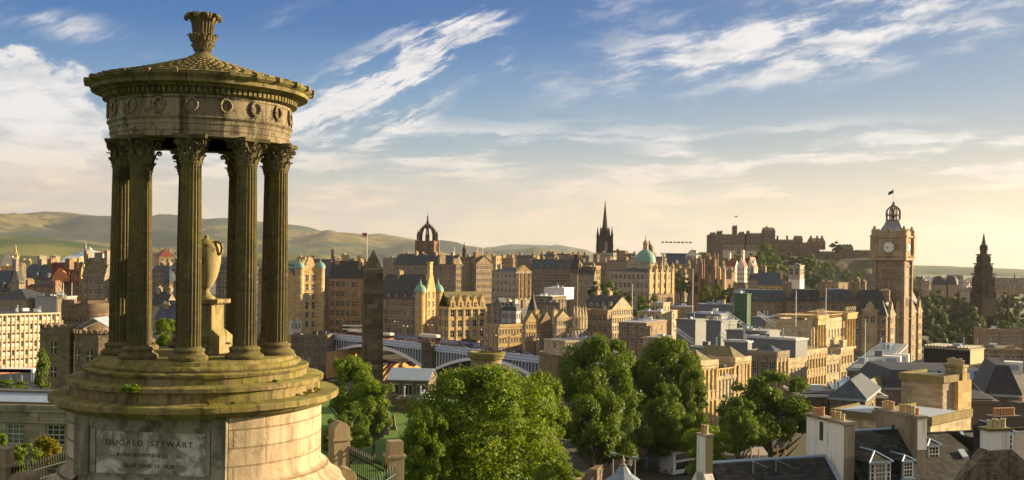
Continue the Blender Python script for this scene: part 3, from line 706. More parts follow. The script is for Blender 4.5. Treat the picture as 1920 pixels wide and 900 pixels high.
b.v = [(x*.96, y*.96, z) for x, y, z in b.v]; b.build('vase', URN, urn)
for sg in (-1, 1):
    b = MB(); pts = [(sg*.14*1.0, 0, 2.27), (sg*.26, 0, 2.31), (sg*.345, 0, 2.27), (sg*.375, 0, 2.17), (sg*.355, 0, 2.08), (sg*.31, 0, 2.04)]; b.M = Matrix.Rotation(R(0), 4, 'Z'); b.path(pts, [.03]*6, 7); b.build('handle', URN, urn)
random.seed(11)
# ================= bridge =================
LILAC = plain('pale_lilac_iron', (.58, .62, .74), .5, var=.1); LILD = plain('blue_iron', (.16, .20, .30), .55, var=.2); WARCH = plain('white_iron', (.74, .72, .74), .5, var=.1)
ASPH = plain('asphalt', (.055, .055, .057), .9, var=.25)
A_, B_ = P(615, 624, 460), P(1010, 668, 385); dv = B_-A_; BL = dv.length
br = thing('road_bridge', 'pale lilac iron arch bridge crossing the valley between the obelisk and the trees', 'bridge', A_)
br.rotation_euler = (0, -math.asin(dv.z/BL)*1.0, math.atan2(dv.y, dv.x)); BW = 21.0; X0, X1 = -6, BL+45
b = MB(); b.box(X0, X1, .2, BW-.2, -2.3, -1.25); b.build('deck', ASPH, br)
b = MB(); b.box(X0, X1, .5, 3.2, -1.25, -1.1); b.box(X0, X1, BW-3.2, BW-.5, -1.25, -1.1); b.build('pavement', plain('paving', (.22, .21, .19), .9), br)
b = MB()
for i in range(int((X1-X0)/3.4)): b.box(X0+i*3.4, X0+i*3.4+1.6, BW/2-.08, BW/2+.08, -1.245, -1.238)
b.build('lane_marking', WHITE, br)
for yy, nm in ((0.0, 0), (BW-.45, 1)):
    b = MB(); m1 = LILAC if nm == 0 else plain('purple_iron', (.17, .17, .30), .5, var=.2)
    b.cur = 0; b.box(X0, X1, yy, yy+.45, -.18, 0); b.box(X0, X1, yy-.1, yy+.5, -1.5, -1.15); b.box(X0, X1, yy-.18, yy+.5, -2.4, -2.1)
    b.cur = 1; b.box(X0, X1, yy+.12, yy+.32, -1.16, -.17); b.box(X0, X1, yy+.05, yy+.4, -2.1, -1.5)
    b.cur = 0
    x = X0
    while x < X1: b.box(x, x+.55, yy-.06, yy+.5, -1.17, .08); x += 3.6
    x = X0+.8
    while x < X1: b.box(x+.2, x+2.1, yy+.06, yy+.38, -.95, -.80); b.box(x+.2, x+2.1, yy+.06, yy+.38, -.42, -.3); x += 3.6
    b.build('parapet', [m1, plain('parapet_panel', (.34, .40, .56), .55)], br)
spans = [(0, 58.5), (64.5, 119), (124, 178)]
for sx0, sx1 in spans:
    c, h = (sx0+sx1)/2, (sx1-sx0)/2
    zf = lambda x: -9.2+6.5*(1-((x-c)/h)**2)
    for k, yy in enumerate((0.0, 5, 10, 15, BW-1)):
        if yy > 1 and sx1 > 150: continue
        b = MB(); N = 28; pts = [sx0+(sx1-sx0)*i/N for i in range(N+1)]
        vs = []
        for x in pts:
            z = zf(x); vs += [(x, yy-.25, z), (x, yy+.6, z), (x, yy+.6, z-1.15), (x, yy-.25, z-1.15)]
        fs = [(4*i+j, 4*i+(j+1) % 4, 4*i+4+(j+1) % 4, 4*i+4+j) for i in range(N) for j in range(4)]+[(0, 1, 2, 3), (4*N+3, 4*N+2, 4*N+1, 4*N)]
        b.add(vs, fs); b.build('arch_rib', WARCH if k == 0 else LILD, br)
    b = MB(); b.cur = 0
    N = 40; pts = [sx0+(sx1-sx0)*i/N for i in range(N+1)]
    for i in range(N):
        x, x2 = pts[i], pts[i+1]; z, z2 = zf(x), zf(x2)
        if z < -2.5: b.quad((x, .55, z), (x2, .55, z2), (x2, .55, -2.3), (x, .55, -2.3))
    b.cur = 1; x = sx0+.6
    while x < sx1:
        z = zf(x)
        if z < -3.7:
            b.tube((x, .25, z-.1), (x, .25, -2.9), .13, .13, 6)
            nx_ = x+1.55
            for q in range(6):
                a, a2 = math.pi*q/6, math.pi*(q+1)/6; m_ = x+.775
                b.tube((m_-.775*math.cos(a), .25, -3.1+.62*math.sin(a)), (m_-.775*math.cos(a2), .25, -3.1+.62*math.sin(a2)), .11, .11, 5)
        x += 1.55
    b.build('spandrel_arcade', [plain('spandrel_dark', (.07, .10, .14), .6), WARCH], br)
for px_ in (61.5, 121.5):
    b = MB(); w = 2.9
    b.prism([(px_-w, -1.6), (px_+w, -1.6), (px_+w, BW+1.6), (px_-w, BW+1.6)], -22, -8.6); b.box(px_-2.4, px_+2.4, -1.2, BW+1.2, -8.6, -1.0)
    for yy in (-1.2, BW+.9):
        b.box(px_-2.6, px_+2.6, yy-.9, yy+1.6, -2.4, .55); b.box(px_-2.8, px_+2.8, yy-1.1, yy+1.8, .55, .85); b.prism([(px_+1.5*math.cos(q*math.pi/3), yy+.4+1.2*math.sin(q*math.pi/3)) for q in range(6)], .85, 1.9, .6)
    b.build('pier', stone('pier_stone', (.10, .085, .065)), br)
b = MB(); b.box(-9, -.2, -1.5, BW+2, -22, -1.3); b.box(-9, -.2, -1.2, .6, -1.3, .4); b.build('abutment', ST['d'], br)
BM = br.matrix_basis.copy()
bpy.context.view_layer.update(); BM = br.matrix_world.copy()
brz = math.atan2(dv.y, dv.x)
# ---- vehicles
GLV = plain('vehicle_glass', (.015, .018, .02), .1, var=.05, spec=.6); TYRE = plain('tyre_rubber', (.015, .015, .015), .9)
def car_proto(nm, col, label, van=False):
    cm_ = plain('paint_'+nm, col, .25, var=.05, spec=.6)
    t = thing('parked_car' if False else 'car', label, 'car', (0, 0, -500))
    b = MB(); L = 2.15; prof = [(-L, .35), (-L, .75), (-L*.93, .9), (-L*.55, .95), (L*.45, .92), (L*.9, .75), (L, .6), (L, .35)]
    for yy0, yy1 in ((-.86, .86),):
        vs = [(x, yy0, z) for x, z in prof]+[(x, yy1, z) for x, z in prof]; n = len(prof)
        b.add(vs, [tuple(range(n)), tuple(range(n, 2*n))[::-1]]+[(i, n+i, n+(i+1) % n, (i+1) % n) for i in range(n)])
    zt = 1.42 if not van else 1.9; xr_ = -L*.9 if van else -L*.5
    b.add([(xr_, -.66, zt), (L*.12, -.66, zt), (L*.12, .66, zt), (xr_, .66, zt), (xr_, -.66, zt+.04), (L*.12, -.66, zt+.04), (L*.12, .66, zt+.04), (xr_, .66, zt+.04)], [(4, 5, 6, 7), (0, 1, 5, 4), (1, 2, 6, 5), (2, 3, 7, 6), (3, 0, 4, 7), (3, 2, 1, 0)])
    b.build('body', cm_, t)
    b = MB(); x0 = xr_-(.45 if not van else .05)
    b.add([(x0, -.8, .93), (L*.5, -.8, .93), (L*.5, .8, .93), (x0, .8, .93), (xr_, -.66, zt), (L*.12, -.66, zt), (L*.12, .66, zt), (xr_, .66, zt)], [(0, 1, 5, 4), (1, 2, 6, 5), (2, 3, 7, 6), (3, 0, 4, 7)])
    b.build('windows', GLV, t)
    for x in (-1.3, 1.3):
        for y in (-.84, .84):
            b = MB(); b.tube((x, y-.1, .33), (x, y+.1, .33), .33, .33, 12); b.build('wheel', TYRE, t)
    return t
def bus_proto(nm, cols, label, h=4.2, L=5.4, dd=True):
    t = thing('bus', label, 'bus', (0, 0, -500)); b = MB()
    b.cur = 0; b.box(-L, L, -1.25, 1.25, .35, 1.5); b.cur = 1; b.box(-L+.03, L-.03, -1.24, 1.24, 1.5, h-.2); b.box(-L+.25, L-.25, -1.1, 1.1, h-.2, h, .96)
    b.build('body', [plain('bus_lower', cols[0], .3), plain('bus_upper', cols[1], .3)], t)
    for z0, z1 in (((1.25, 2.1), (2.75, 3.6)) if dd else ((1.3, 2.4),)):
        b = MB(); b.box(-L-.02, L+.02, -1.27, 1.27, z0, z1); b.build('windows', GLV, t)
    for x in (-L*.6, L*.62):
        for y in (-1.2, 1.2): b = MB(); b.tube((x, y-.12, .48), (x, y+.12, .48), .48, .48, 12); b.build('wheel', TYRE, t)
    return t
def on_bridge(x, y): return BM @ Vector((x, y, -1.25))
cars = {n: car_proto(n, c, 'x') for n, c in (('silver', (.45, .46, .48)), ('dark', (.03, .035, .045)), ('white', (.65, .65, .64)), ('red', (.45, .03, .02)), ('blue', (.05, .09, .22)))}
used = set()
def place_car(kind, loc, rz, label, group='cars on the iron bridge'):
    if kind not in used: used.add(kind); t = cars[kind]; t.location = loc; t.rotation_euler = (0, 0, rz); t['label'] = label; t['group'] = group
    else: dup(cars[kind], loc, rz, label, group)
for kind, x, y, lab in (('silver', 75, 5.2, 'silver car on the bridge deck just right of the dark stone pier'), ('white', 81, 5.4, 'white car third in the queue on the bridge'), ('dark', 88, 5.2, 'dark car between two pale cars on the bridge'),
    ('silver', 94, 5.2, 'silver car in the queue above the big round mausoleum'), ('white', 101, 5.3, 'white car on the bridge right of the round mausoleum top'), ('silver', 107, 5.2, 'silver car second from the right end of the bridge queue'),
    ('white', 113, 5.2, 'white car at the right end of the bridge queue'), ('blue', 69.5, 14, 'blue car in the far lane beside the dark stone pier'), ('dark', 52, 5.3, 'dark car just left of the dark stone pier'),
    ('dark', 96, 14, 'dark car in the far lane of the bridge'), ('blue', 45, 13.6, 'blue car far lane behind the lilac parapet')):
    place_car(kind, on_bridge(x, y), brz+(math.pi if y > 10 else 0), lab)
for kind, px, py, Y, lab in (('red', 735, 683, 455, 'red car parked below the first bridge arch'), ('white', 746, 685, 452, 'white car beside the red one below the bridge arch'), ('dark', 724, 681, 458, 'dark car left of the red one below the bridge arch'), ('silver', 773, 684, 452, 'silver car below the right part of the first arch'), ('dark', 760, 684, 454, 'dark car between white and silver ones below the bridge arch')):
    Q = P(px, py, Y); place_car(kind, (Q.x, Y, Q.z), R(20), lab, 'cars parked below the bridge')
bu = bus_proto('red', ((.45, .08, .04), (.62, .58, .50)), 'red and white double decker bus at the left end of the bridge'); bu.location = on_bridge(1.5, 14); bu.rotation_euler = (0, 0, brz+R(50))
bu = bus_proto('cream', ((.62, .60, .56), (.66, .64, .60)), 'long white single deck bus crossing the bridge left of the obelisk', 3.1, 9.0, False); bu.location = on_bridge(17, 5.2); bu.rotation_euler = (0, 0, brz)
bu = bus_proto('white', ((.60, .58, .55), (.66, .65, .62)), 'short white bus just left of the obelisk on the bridge', 3.4, 3.4, False); bu.location = on_bridge(31, 5.2); bu.rotation_euler = (0, 0, brz)
bu = bus_proto('pale', ((.5, .48, .44), (.6, .57, .50)), 'cream open top bus crossing the bridge behind the lilac parapet', 3.6, 5.0, False); bu.location = on_bridge(48, 13.5); bu.rotation_euler = (0, 0, brz)
lamp_root = None
for i, (x, y) in enumerate([(x, y) for x in (4, 24, 44, 74, 94, 112) for y in (3.4, BW-3.4)]):
    wds = ('at the hotel end', 'near the middle of the left arch', 'left of the dark pier', 'right of the dark pier', 'in the middle of the car queue', 'at the right end of the queue')[i//2]; lab = 'slim bridge lamp post %s, on the %s kerb' % (wds, 'near' if y < 5 else 'far')
    if lamp_root is None:
        lamp_root = thing('street_lamp', lab, 'street lamp', on_bridge(x, y), brz, 'lamp posts along the bridge'); b = MB(); b.tube((0, 0, 0), (0, 0, 7.4), .14, .09, 6); b.build('pole', DARK, lamp_root); b = MB(); b.box(-1.3, 1.3, -.08, .08, 7.2, 7.35); b.build('arm', DARK, lamp_root)
        for sx in (-1.2, 1.2): b = MB(); b.box(sx-.3, sx+.3, -.2, .2, 6.9, 7.2, .6); b.build('lamp_head', WHITE, lamp_root)
    else: dup(lamp_root, on_bridge(x, y), brz, lab)
# ---- people (one continuous body each)
PPL = []
def person_mesh(shirt, legs, lean=0.0, step=.18):
    b = MB(); skin = plain('skin', (.42, .26, .18), .6)
    mats = [plain('cloth_%d' % len(PPL), shirt, .8), plain('trousers_%d' % len(PPL), legs, .8), skin, plain('hair', (.04, .03, .02), .7)]; PPL.append(1)
    def ring(cx, cy, z, rx, ry, n=8): return [(cx+rx*math.cos(2*math.pi*i/n), cy+ry*math.sin(2*math.pi*i/n), z) for i in range(n)]
    def loft(rs):
        n = 8; vs = sum(rs, []); b.add(vs, [(j*n+i, j*n+(i+1) % n, (j+1)*n+(i+1) % n, (j+1)*n+i) for j in range(len(rs)-1) for i in range(n)]+[tuple(range(n))[::-1], tuple(range((len(rs)-1)*n, len(rs)*n))])
    b.smooth = True; b.cur = 1
    for sg in (-1, 1): loft([ring(.12*1+sg*step*.3, sg*.1, 0, .12, .05), ring(sg*step, sg*.1, .07, .055, .05), ring(sg*step*.6, sg*.1, .45, .075, .07), ring(0, sg*.09, .88, .10, .09)])
    b.cur = 0; loft([ring(0, 0, .84, .13, .18), ring(0, 0, 1.05, .12, .16), ring(0, 0, 1.3, .13, .19), ring(0, 0, 1.43, .10, .19), ring(0, 0, 1.49, .06, .07)])
    for sg in (-1, 1): loft([ring(0, sg*.21, 1.44, .05, .045), ring(-.02*sg, sg*.25, 1.15, .045, .04), ring(.08*sg, sg*.25, .85, .035, .03)])
    b.cur = 2; loft([ring(0, 0, 1.47, .05, .05), ring(.01, 0, 1.56, .075, .07), ring(.01, 0, 1.66, .09, .075), ring(0, 0, 1.72, .06, .05)])
    b.cur = 3; loft([ring(-.02, 0, 1.63, .09, .08), ring(-.015, 0, 1.70, .085, .075), ring(0, 0, 1.755, .03, .03)])
    return b.mesh('person', mats)
pm = [person_mesh(c, l) for c, l in (((.35, .04, .03), (.03, .03, .05)), ((.5, .5, .48), (.04, .04, .05)), ((.04, .06, .18), (.10, .09, .07)), ((.02, .02, .02), (.05, .06, .12)), ((.45, .3, .08), (.03, .03, .03)))]
pc = ['red top', 'white top', 'navy top', 'black top', 'yellow top']
rr = random.Random(5)
for i in range(26):
    near = i % 2 == 0; x = 38+i*3.1+rr.uniform(-.6, .6)
    if 57 < x < 67 and near: continue
    k = rr.randrange(5); o = inst('person', pm[k], None, BM @ Vector((x, 2.3+rr.uniform(-.6, .6) if near else BW-2.0+rr.uniform(-.6, .5), -1.1)), brz+(0 if rr.random() < .5 else math.pi))
    tag(o, 'person in a %s walking on the %s pavement of the bridge' % (pc[k], 'near' if near else 'far'), 'person', 'people walking over the bridge')
# ================= obelisk =================
C = P(697, 720, 170); ob = thing('obelisk', 'tall dark stone obelisk rising in front of the bridge and brown hotels', 'obelisk', (C.x, 170, 76), R(14))
zt = P(697, 468, 170).z-76; OBS = stone('obelisk_stone', (.13, .105, .075), bw=1.7, bh=.8, var=.7, grime=.7, moss=.10, hero=.4)
b = MB(); b.box(-2.6, 2.6, -2.6, 2.6, -1, 3.2); b.box(-2.2, 2.2, -2.2, 2.2, 3.2, 4.0); b.build('pedestal', OBS, ob)
b = MB(); w = 1.62; b.box(-w, w, -w, w, 4.0, zt-3.2, .87); b.build('shaft', OBS, ob)
b = MB(); w *= .87; b.box(-w-.02, w+.02, -w-.02, w+.02, zt-3.2, zt, .02); b.build('pyramidion', OBS, ob)
# ---- round mausoleum
C = P(912, 660, 150); t = thing('round_mausoleum', 'cylindrical stone tomb tower rising behind the bright green tree', 'mausoleum', (C.x, 150, 77)); zt = C.z-77
MS = stone('tomb_stone', (.27, .20, .14), bw=1.0, bh=.42, rnd=2.3, grime=.3)
b = MB(); b.lathe([(2.6, -2), (2.6, zt*.45), (2.35, zt*.47), (2.18, zt*.5), (2.18, zt-1.0)], 40); b.build('wall', MS, t)
b = MB(); b.lathe([(2.2, zt-1.0), (2.42, zt-.9), (2.5, zt-.5), (2.62, zt-.42), (2.66, zt-.05), (2.5, zt+.02), (2.2, zt+.05), (2.15, zt-.3), (0, zt-.3)], 40); b.build('cornice', stone('tomb_cornice', (.20, .16, .09), moss=.7, rnd=2.3, bw=2, bh=2), t)
# ---- mausoleum with lead roof
t0, *_ = building('mausoleum', 'square burial building with pale lead roof in the graveyard behind the trees', 'mausoleum', 728, 803, 803, 713, 762, 200, 6, wall='d', roof=LEAD, rk='gx', rh=1.7, rows=1, cf=3, ww=1.3, fh=3.4, kind='dark', D=8, top0=.6)
building('tomb_enclosure', 'low dark stone tomb wall left of the lead roofed mausoleum', 'tomb', 745, 800, 800, 748, 775, 178, 4, wall='d', rk='flat', win=False, D=4)
building('tomb_porch', 'small pale stone doorway tomb at the edge of the bright tree', 'tomb', 783, 806, 806, 750, 765, 176, 0, wall='p', rk='flat', rows=1, cf=1, ww=2.2, fh=2.0, wh=.8, top0=.1, kind='dark', D=2, courses=False)
TS = stone('headstone_stone', (.17, .16, .14), bw=9, bh=9, moss=.3)
for i, (px, py, w, h, kind, lab) in enumerate(((738, 812, 1.0, 2.6, 0, 'slim obelisk shaped headstone standing alone on the cemetery grass'), (765, 780, 1.6, 2.3, 1, 'dark upright headstone nearest the big bright tree'), (771, 784, .7, 1.8, 1, 'small pale headstone beside a dark one'),
    (724, 822, .9, 1.3, 1, 'low headstone left of the slim obelisk grave'), (716, 780, 1.3, 1.1, 1, 'wide low headstone under the left trees'), (757, 776, .9, 2.0, 1, 'narrow headstone behind the dark upright one'), (770, 800, 1.1, .8, 1, 'low leaning headstone at the tree edge'), (706, 793, 1.0, .9, 1, 'short headstone in the shade of the left trees'))):
    Y = 165
    for _ in range(6): Y = min(200, max(120, (CAMZ-ground(P(px, py, Y).x, Y))*F/(py-HY+((px-HX)*math.sin(ROLL)))))
    Q = P(px, py, Y); b = MB()
    if kind == 0: b.box(-.5, .5, -.5, .5, -.2, .6); b.box(-.36, .36, -.36, .36, .6, h-.3, .6); b.box(-.22, .22, -.22, .22, h-.3, h, .05)
    else:
        n = 8; pts = [(-w/2, -.12, -.2), (w/2, -.12, -.2)]+[(w/2*math.cos(math.pi*q/n), -.12, h-w*.3+w*.3*math.sin(math.pi*q/n)) for q in range(n+1)]; b.slab(pts[::-1], (0, .24, 0)); b.box(-w/2-.1, w/2+.1, -.2, .25, -.2, .12)
    o = b.build('headstone', TS); o.location = (Q.x, Y, ground(Q.x, Y)); o.rotation_euler = (0, R((i % 3-1)*3), R(random.uniform(-15, 15))); tag(o, lab, 'headstone', 'headstones in the cemetery')
building('table_tomb', 'gabled stone tomb beside the cemetery wall at the foot of the trees', 'tomb', 689, 708, 708, 806, 824, 150, 20, wall='d', rk='gx', rh=.8, win=False, D=2, courses=False)
# ================= landmarks =================
SPS = stone('soot_stone', (.06, .043, .034), bw=2, bh=.8, grime=.3); SP2 = stone('steeple_stone', (.20, .13, .085), bw=2, bh=.8)
def pin(b, x, y, z, w, h, f=.45):
    b.box(x-w/2, x+w/2, y-w/2, y+w/2, z, z+h*f); b.box(x-w*.62, x+w*.62, y-w*.62, y+w*.62, z+h*f, z+h*f+w*.25); b.prism([(x-w/2, y-w/2), (x+w/2, y-w/2), (x+w/2, y+w/2), (x-w/2, y+w/2)], z+h*f+w*.25, z+h, .06)
# ---- crown steeple, Y=700 (0.35 m/px)
C = P(801, 478, 700); t = thing('crown_steeple', 'dark gothic church tower topped by an open stone crown on the skyline', 'church tower', C, R(-12)); s = .35
b = MB(); w = 5.6; wn = []
b.box(-w, w, -w, w, -8, 8.6)
for sx in (-1, 1):
    for sy in (-1, 1): b.box(sx*w-.9, sx*w+.9, sy*w-.9, sy*w+.9, -8, 9.5)
b.box(-w-.4, w+.4, -w-.4, w+.4, 8.4, 9.2); b.build('tower', SP2, t)
for a in (0, 90, 270):
    for off in (-2.1, 2.1):
        b = MB(); b.M = Matrix.Rotation(R(a), 4, 'Z'); n = 6; r = .95
        b.cur = 0; b.slab([(off-r, -w-.12, 1.2), (off+r, -w-.12, 1.2)]+[(off+r*math.cos(math.pi*q/n), -w-.12, 6.2+1.6*math.sin(math.pi*q/n)) for q in range(n+1)], (0, .1, 0)); b.cur = 1; b.box(off-.12, off+.12, -w-.25, -w-.1, 1.2, 7.2); b.build('belfry_window', [GL, SP2], t)
b = MB()
for k in range(8):
    a = R(45*k+22.5); r0 = w*1.12 if k % 2 else w*1.12
    pts = []; rs = []
    for q in range(9):
        f = q/8; rr_ = r0*math.cos(f*math.pi/2*.86); z = 9.2+9.5*math.sin(f*math.pi/2*.95); pts.append((rr_*math.cos(a), rr_*math.sin(a), z)); rs.append(.62-.15*f)
        if q in (2, 4, 6): b.prism([(rr_*math.cos(a)+.3*math.cos(c_), rr_*math.sin(a)+.3*math.sin(c_)) for c_ in (0, 1.57, 3.14, 4.71)], z, z+2.4, .1)
    b.path(pts, rs, 6); pin(b, r0*math.cos(a), r0*math.sin(a), 9.0, 1.2, 7.5)
b.build('stone_crown', SPS, t)
b = MB(); b.lathe([(1.5, 17.2), (1.7, 18.6), (1.0, 19.2), (.8, 21), (1.2, 21.3), (.6, 22), (.4, 24.5), (.6, 24.8), (.12, 26)], 8, sm=False); b.tube((0, 0, 25), (0, 0, 28), .12, .08)
for k in range(6): a = R(60*k); pin(b, 1.7*math.cos(a), 1.7*math.sin(a), 18, .5, 3)
b.build('spirelet', SPS, t)
# ---- needle spire, Y=850 (.425)
C = P(1133.5, 476, 850); t = thing('gothic_spire', 'slender black gothic spire, tallest on the old town skyline', 'church spire', C, R(10))
b = MB(); w = 4.6; b.box(-w, w, -w, w, -10, 14, .92)
for sx in (-1, 1):
    for sy in (-1, 1): b.box(sx*w-1, sx*w+1, sy*w-1, sy*w+1, -10, 8); pin(b, sx*w, sy*w, 8, 1.7, 14); pin(b, sx*(w+1), sy*w*.3, 0, 1.0, 9)
b.build('tower', SPS, t)
b = MB(); b.lathe([(4.0, 13.8), (3.2, 17), (2.6, 20), (2.9, 20.3), (2.2, 21), (1.1, 32), (.1, 42.5)], 8, sm=False); b.tube((0, 0, 42), (0, 0, 45), .1, .05)
for k in range(4): a = R(90*k); b.M = Matrix.Rotation(a, 4, 'Z'); b.slab([(-1.2, -3.8, 14), (1.2, -3.8, 14), (0, -3.8, 20)], (0, 1.2, 0)); b.M = None
for k in range(4): a = R(90*k+45); pin(b, 3.9*math.cos(a), 3.9*math.sin(a), 13, 1.2, 9)
b.build('spire', SPS, t)
for k in (0, 90, 270):
    b = MB(); b.M = Matrix.Rotation(R(k), 4, 'Z'); b.cur = 0; b.slab([(-1.0, -w-.02, 2), (1.0, -w-.02, 2), (1.0, -w-.02, 8.5), (0, -w-.02, 10.5), (-1.0, -w-.02, 8.5)], (0, .5, 0)); b.build('lancet_window', [GL], t)
def small_spire(px, ptip, pbase, Y, wpx, label, m=None, n=4, frac=.35):
    C = P(px, pbase, Y); s = Y/F; h = (pbase-ptip)*s; w = wpx*s/2; m = m or SPS
    t = thing('church_spire', label, 'church spire', C); b = MB(); b.box(-w, w, -w, w, -6, h*frac); b.build('tower', m, t)
    b = MB(); b.lathe([(w*1.25, h*frac), (w*.7, h*frac+(h*(1-frac))*.25), (.05, h)], 8, sm=False)
    for sx in (-1, 1):
        for sy in (-1, 1): pin(b, sx*w*.9, sy*w*.9, h*frac-.3, w*.4, h*.22)
    b.build('spire', m, t); return t
small_spire(870, 453, 480, 900, 6, 'thin dark spire right of the crown steeple')
small_spire(29, 456, 495, 1500, 9, 'sandy church spire among the far left suburbs', ST['y'])
small_spire(624, 464, 476, 1100, 6, 'small domed cupola tower on the skyline left of the crown steeple', ST['d'], frac=.5)
small_spire(160, 450, 462, 700, 3, 'thin finial spire on top of the glass dome roof', ST['c'], frac=.2)
small_spire(1902, 511, 535, 1300, 5, 'distant dark spire at the right edge of the gardens')
# ---- big lead dome, Y=700
C = P(168, 482, 700); t = thing('domed_hall', 'round hall with shallow pale lead dome at the foot of the hills', 'hall', C); s = .35
b = MB(); b.lathe([(11, -14), (11, -1.5), (11.6, -1.4), (11.6, -.6)], 48); b.build('drum', ST['b'], t)
b = MB(); b.lathe([(11.7, -.7), (10.6, .6), (8.6, 2.2), (6, 3.5), (3.2, 4.4), (1.6, 4.8), (1.5, 5.6), (.3, 6.4), (0, 7)], 48)
for k in range(24): a = R(15*k); b.path([(11.6*math.cos(a), 11.6*math.sin(a), -.5), (8.6*math.cos(a), 8.6*math.sin(a), 2.35), (3.2*math.cos(a), 3.2*math.sin(a), 4.5)], [.12]*3, 4)
b.build('dome', plain('pale_lead', (.42, .50, .58), .35), t)
# ---- scott-like gothic monument Y=640 (.32)
C = P(1842, 652, 640); s = .32; t = thing('gothic_monument', 'soot black openwork gothic monument tower above the park trees on the right', 'monument', C, R(20))
H = lambda py: (652-py)*s
b = MB(); 
for sx in (-1, 1):
    for sy in (-1, 1):
        b.box(sx*5.4-1.7, sx*5.4+1.7, sy*5.4-1.7, sy*5.4+1.7, -14, H(590)); 
        b.box(sx*9.6-.9, sx*9.6+.9, sy*9.6-.9, sy*9.6+.9, -14, H(590)); pin(b, sx*9.6, sy*9.6, H(590), 1.5, H(541)-H(590)); b.path([(sx*9.2, sy*9.2, H(600)), (sx*6.5, sy*6.5, H(575))], [.5, .5], 5)
b.build('buttress', SPS, t)
b = MB(); b.box(-5.6, 5.6, -5.6, 5.6, H(605), H(560), .93)
for (z0, z1, w0) in ((566, 541, 4.9), (541, 514, 4.3), (514, 495, 3.5), (495, 478, 2.7)):
    b.box(-w0, w0, -w0, w0, H(z0), H(z1), .84); b.box(-w0*1.15, w0*1.15, -w0*1.15, w0*1.15, H(z1)-.2, H(z1)+.5)
    for sx in (-1, 1):
        for sy in (-1, 1): pin(b, sx*w0*.95, sy*w0*.95, H(z0)+1, w0*.2, (H(z1)-H(z0))*.95); pin(b, sx*w0, sy*w0*.35, H(z0)+1, w0*.18, (H(z1)-H(z0))*.7)
b.build('tower', SPS, t)
b = MB(); b.lathe([(2.2, H(479)), (1.8, H(464)), (2.1, H(462)), (1.2, H(458)), (.7, H(448)), (.08, H(436))], 8, sm=False)
for k in range(8): a = R(45*k); pin(b, 1.9*math.cos(a), 1.9*math.sin(a), H(470), .5, 4)
b.build('spire', SPS, t)
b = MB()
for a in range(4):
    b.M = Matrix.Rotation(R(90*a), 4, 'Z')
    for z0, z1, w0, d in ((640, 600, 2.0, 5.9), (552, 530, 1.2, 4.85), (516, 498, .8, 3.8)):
        b = MB(); b.M = Matrix.Rotation(R(90*a), 4, 'Z'); b.slab([(-w0, -d, H(z0)), (w0, -d, H(z0)), (w0, -d, H(z1)), (0, -d, H(z1)+w0*1.2), (-w0, -d, H(z1))], (0, .3, 0)); b.build('arched_opening', plain('opening_shade', (.012, .010, .009), .9), t)  # near-black slabs paint the shade inside the open arches
b.M = None
# ---- clock tower hotel Y=400
HS = stone('hotel_stone', (.27, .21, .15), bw=1.6, bh=.6); HC = stone('hotel_trim', (.36, .28, .185), bw=3, bh=3)
root, Wd, Dp, H_ = building('clock_hotel', 'big ornate brown hotel with mansard roof below the clock tower', 'hotel', 1601, 1662, 1729, 592, 690, 400, 35, wall=HS, roof=SL, rk='mansard', rh=9.5, fh=4.1, cf=5, cr=9, kind='sash', kr='arch', trim=HC,
    chim=((.12, .5, 3, 1.2, 3.0, 6), (.85, .10, 3, 1.2, 2.2, 6), (.5, .95, 1.2, 3, 3, 5)), dorm=(2, 0), ww=1.6)
for k, f in enumerate((.10, .30, .66, .88)):      # tall lit gables on the long side
    b = MB(); y = f*Dp; b.box(Wd-.2, Wd+.7, y-2.4, y+2.4, 0, H_+1.4); b.box(Wd-.4, Wd+1.0, y-2.6, y+2.6, H_-1.2, H_-.7); b.slab([(Wd+.7, y-2.4, H_+1.4), (Wd+.7, y+2.4, H_+1.4), (Wd+.7, y+1.3, H_+2.6), (Wd+.7, y+1.1, H_+3.8), (Wd+.7, y, H_+5.2), (Wd+.7, y-1.1, H_+3.8), (Wd+.7, y-1.3, H_+2.6)], (-1.2, 0, 0)); b.prism([(Wd-.1, y-.2), (Wd+.4, y-.2), (Wd+.4, y+.2), (Wd-.1, y+.2)], H_+5.0, H_+6.4, .2)
    o = b.build('gable_bay', HC, root)
    for fl in range(5):
        for dy_ in (-1.1, 1.1): me, mw, mh = window_mesh(1.2, 2.2, 'arch' if fl == 4 else 'sash'); inst('window', me, o, (Wd+.83, y+dy_, 1.2+fl*4.1+ (H_-20.5)), math.pi/2)
for fx in (.5,):
    b = MB(); x = fx*Wd; b.box(x-2.8, x+2.8, -.6, .3, 0, H_+1.6); b.box(x-3, x+3, -.9, .3, H_-.2, H_+.3); b.slab([(x-2.8, -.6, H_+1.6), (x+2.8, -.6, H_+1.6), (x+1.5, -.6, H_+2.8), (x+1.2, -.6, H_+4), (x, -.6, H_+5.4), (x-1.2, -.6, H_+4), (x-1.5, -.6, H_+2.8)][::-1], (0, 1.1, 0)); o = b.build('gable_bay', HC, root)
    for dx_ in (-1.2, 1.2): me, mw, mh = window_mesh(1.4, 2.6, 'arch'); inst('window', me, o, (x+dx_, -.73, H_-2.8), 0)
psi = R(35); C0 = P(1662, 592, 400); v = (math.sin(psi), math.cos(psi)); n_ = (math.cos(psi), -math.sin(psi))
ox, oy = C0.x+1.6*n_[0], C0.y+1.6*n_[1]; tn = tanx(1693, 520); sd_ = (tn*oy-ox)/(v[0]-tn*v[1]); TX, TY = ox+sd_*v[0], oy+sd_*v[1]
s = TY/F; TW = 51*s/math.cos(R(14)); Z = lambda py: P(1693, py, TY).z
t = thing('clock_tower', 'square sandstone clock tower with white dial and open crown top', 'clock tower', (TX, TY, Z(690)), -psi); z_ = lambda py: Z(py)-Z(690)
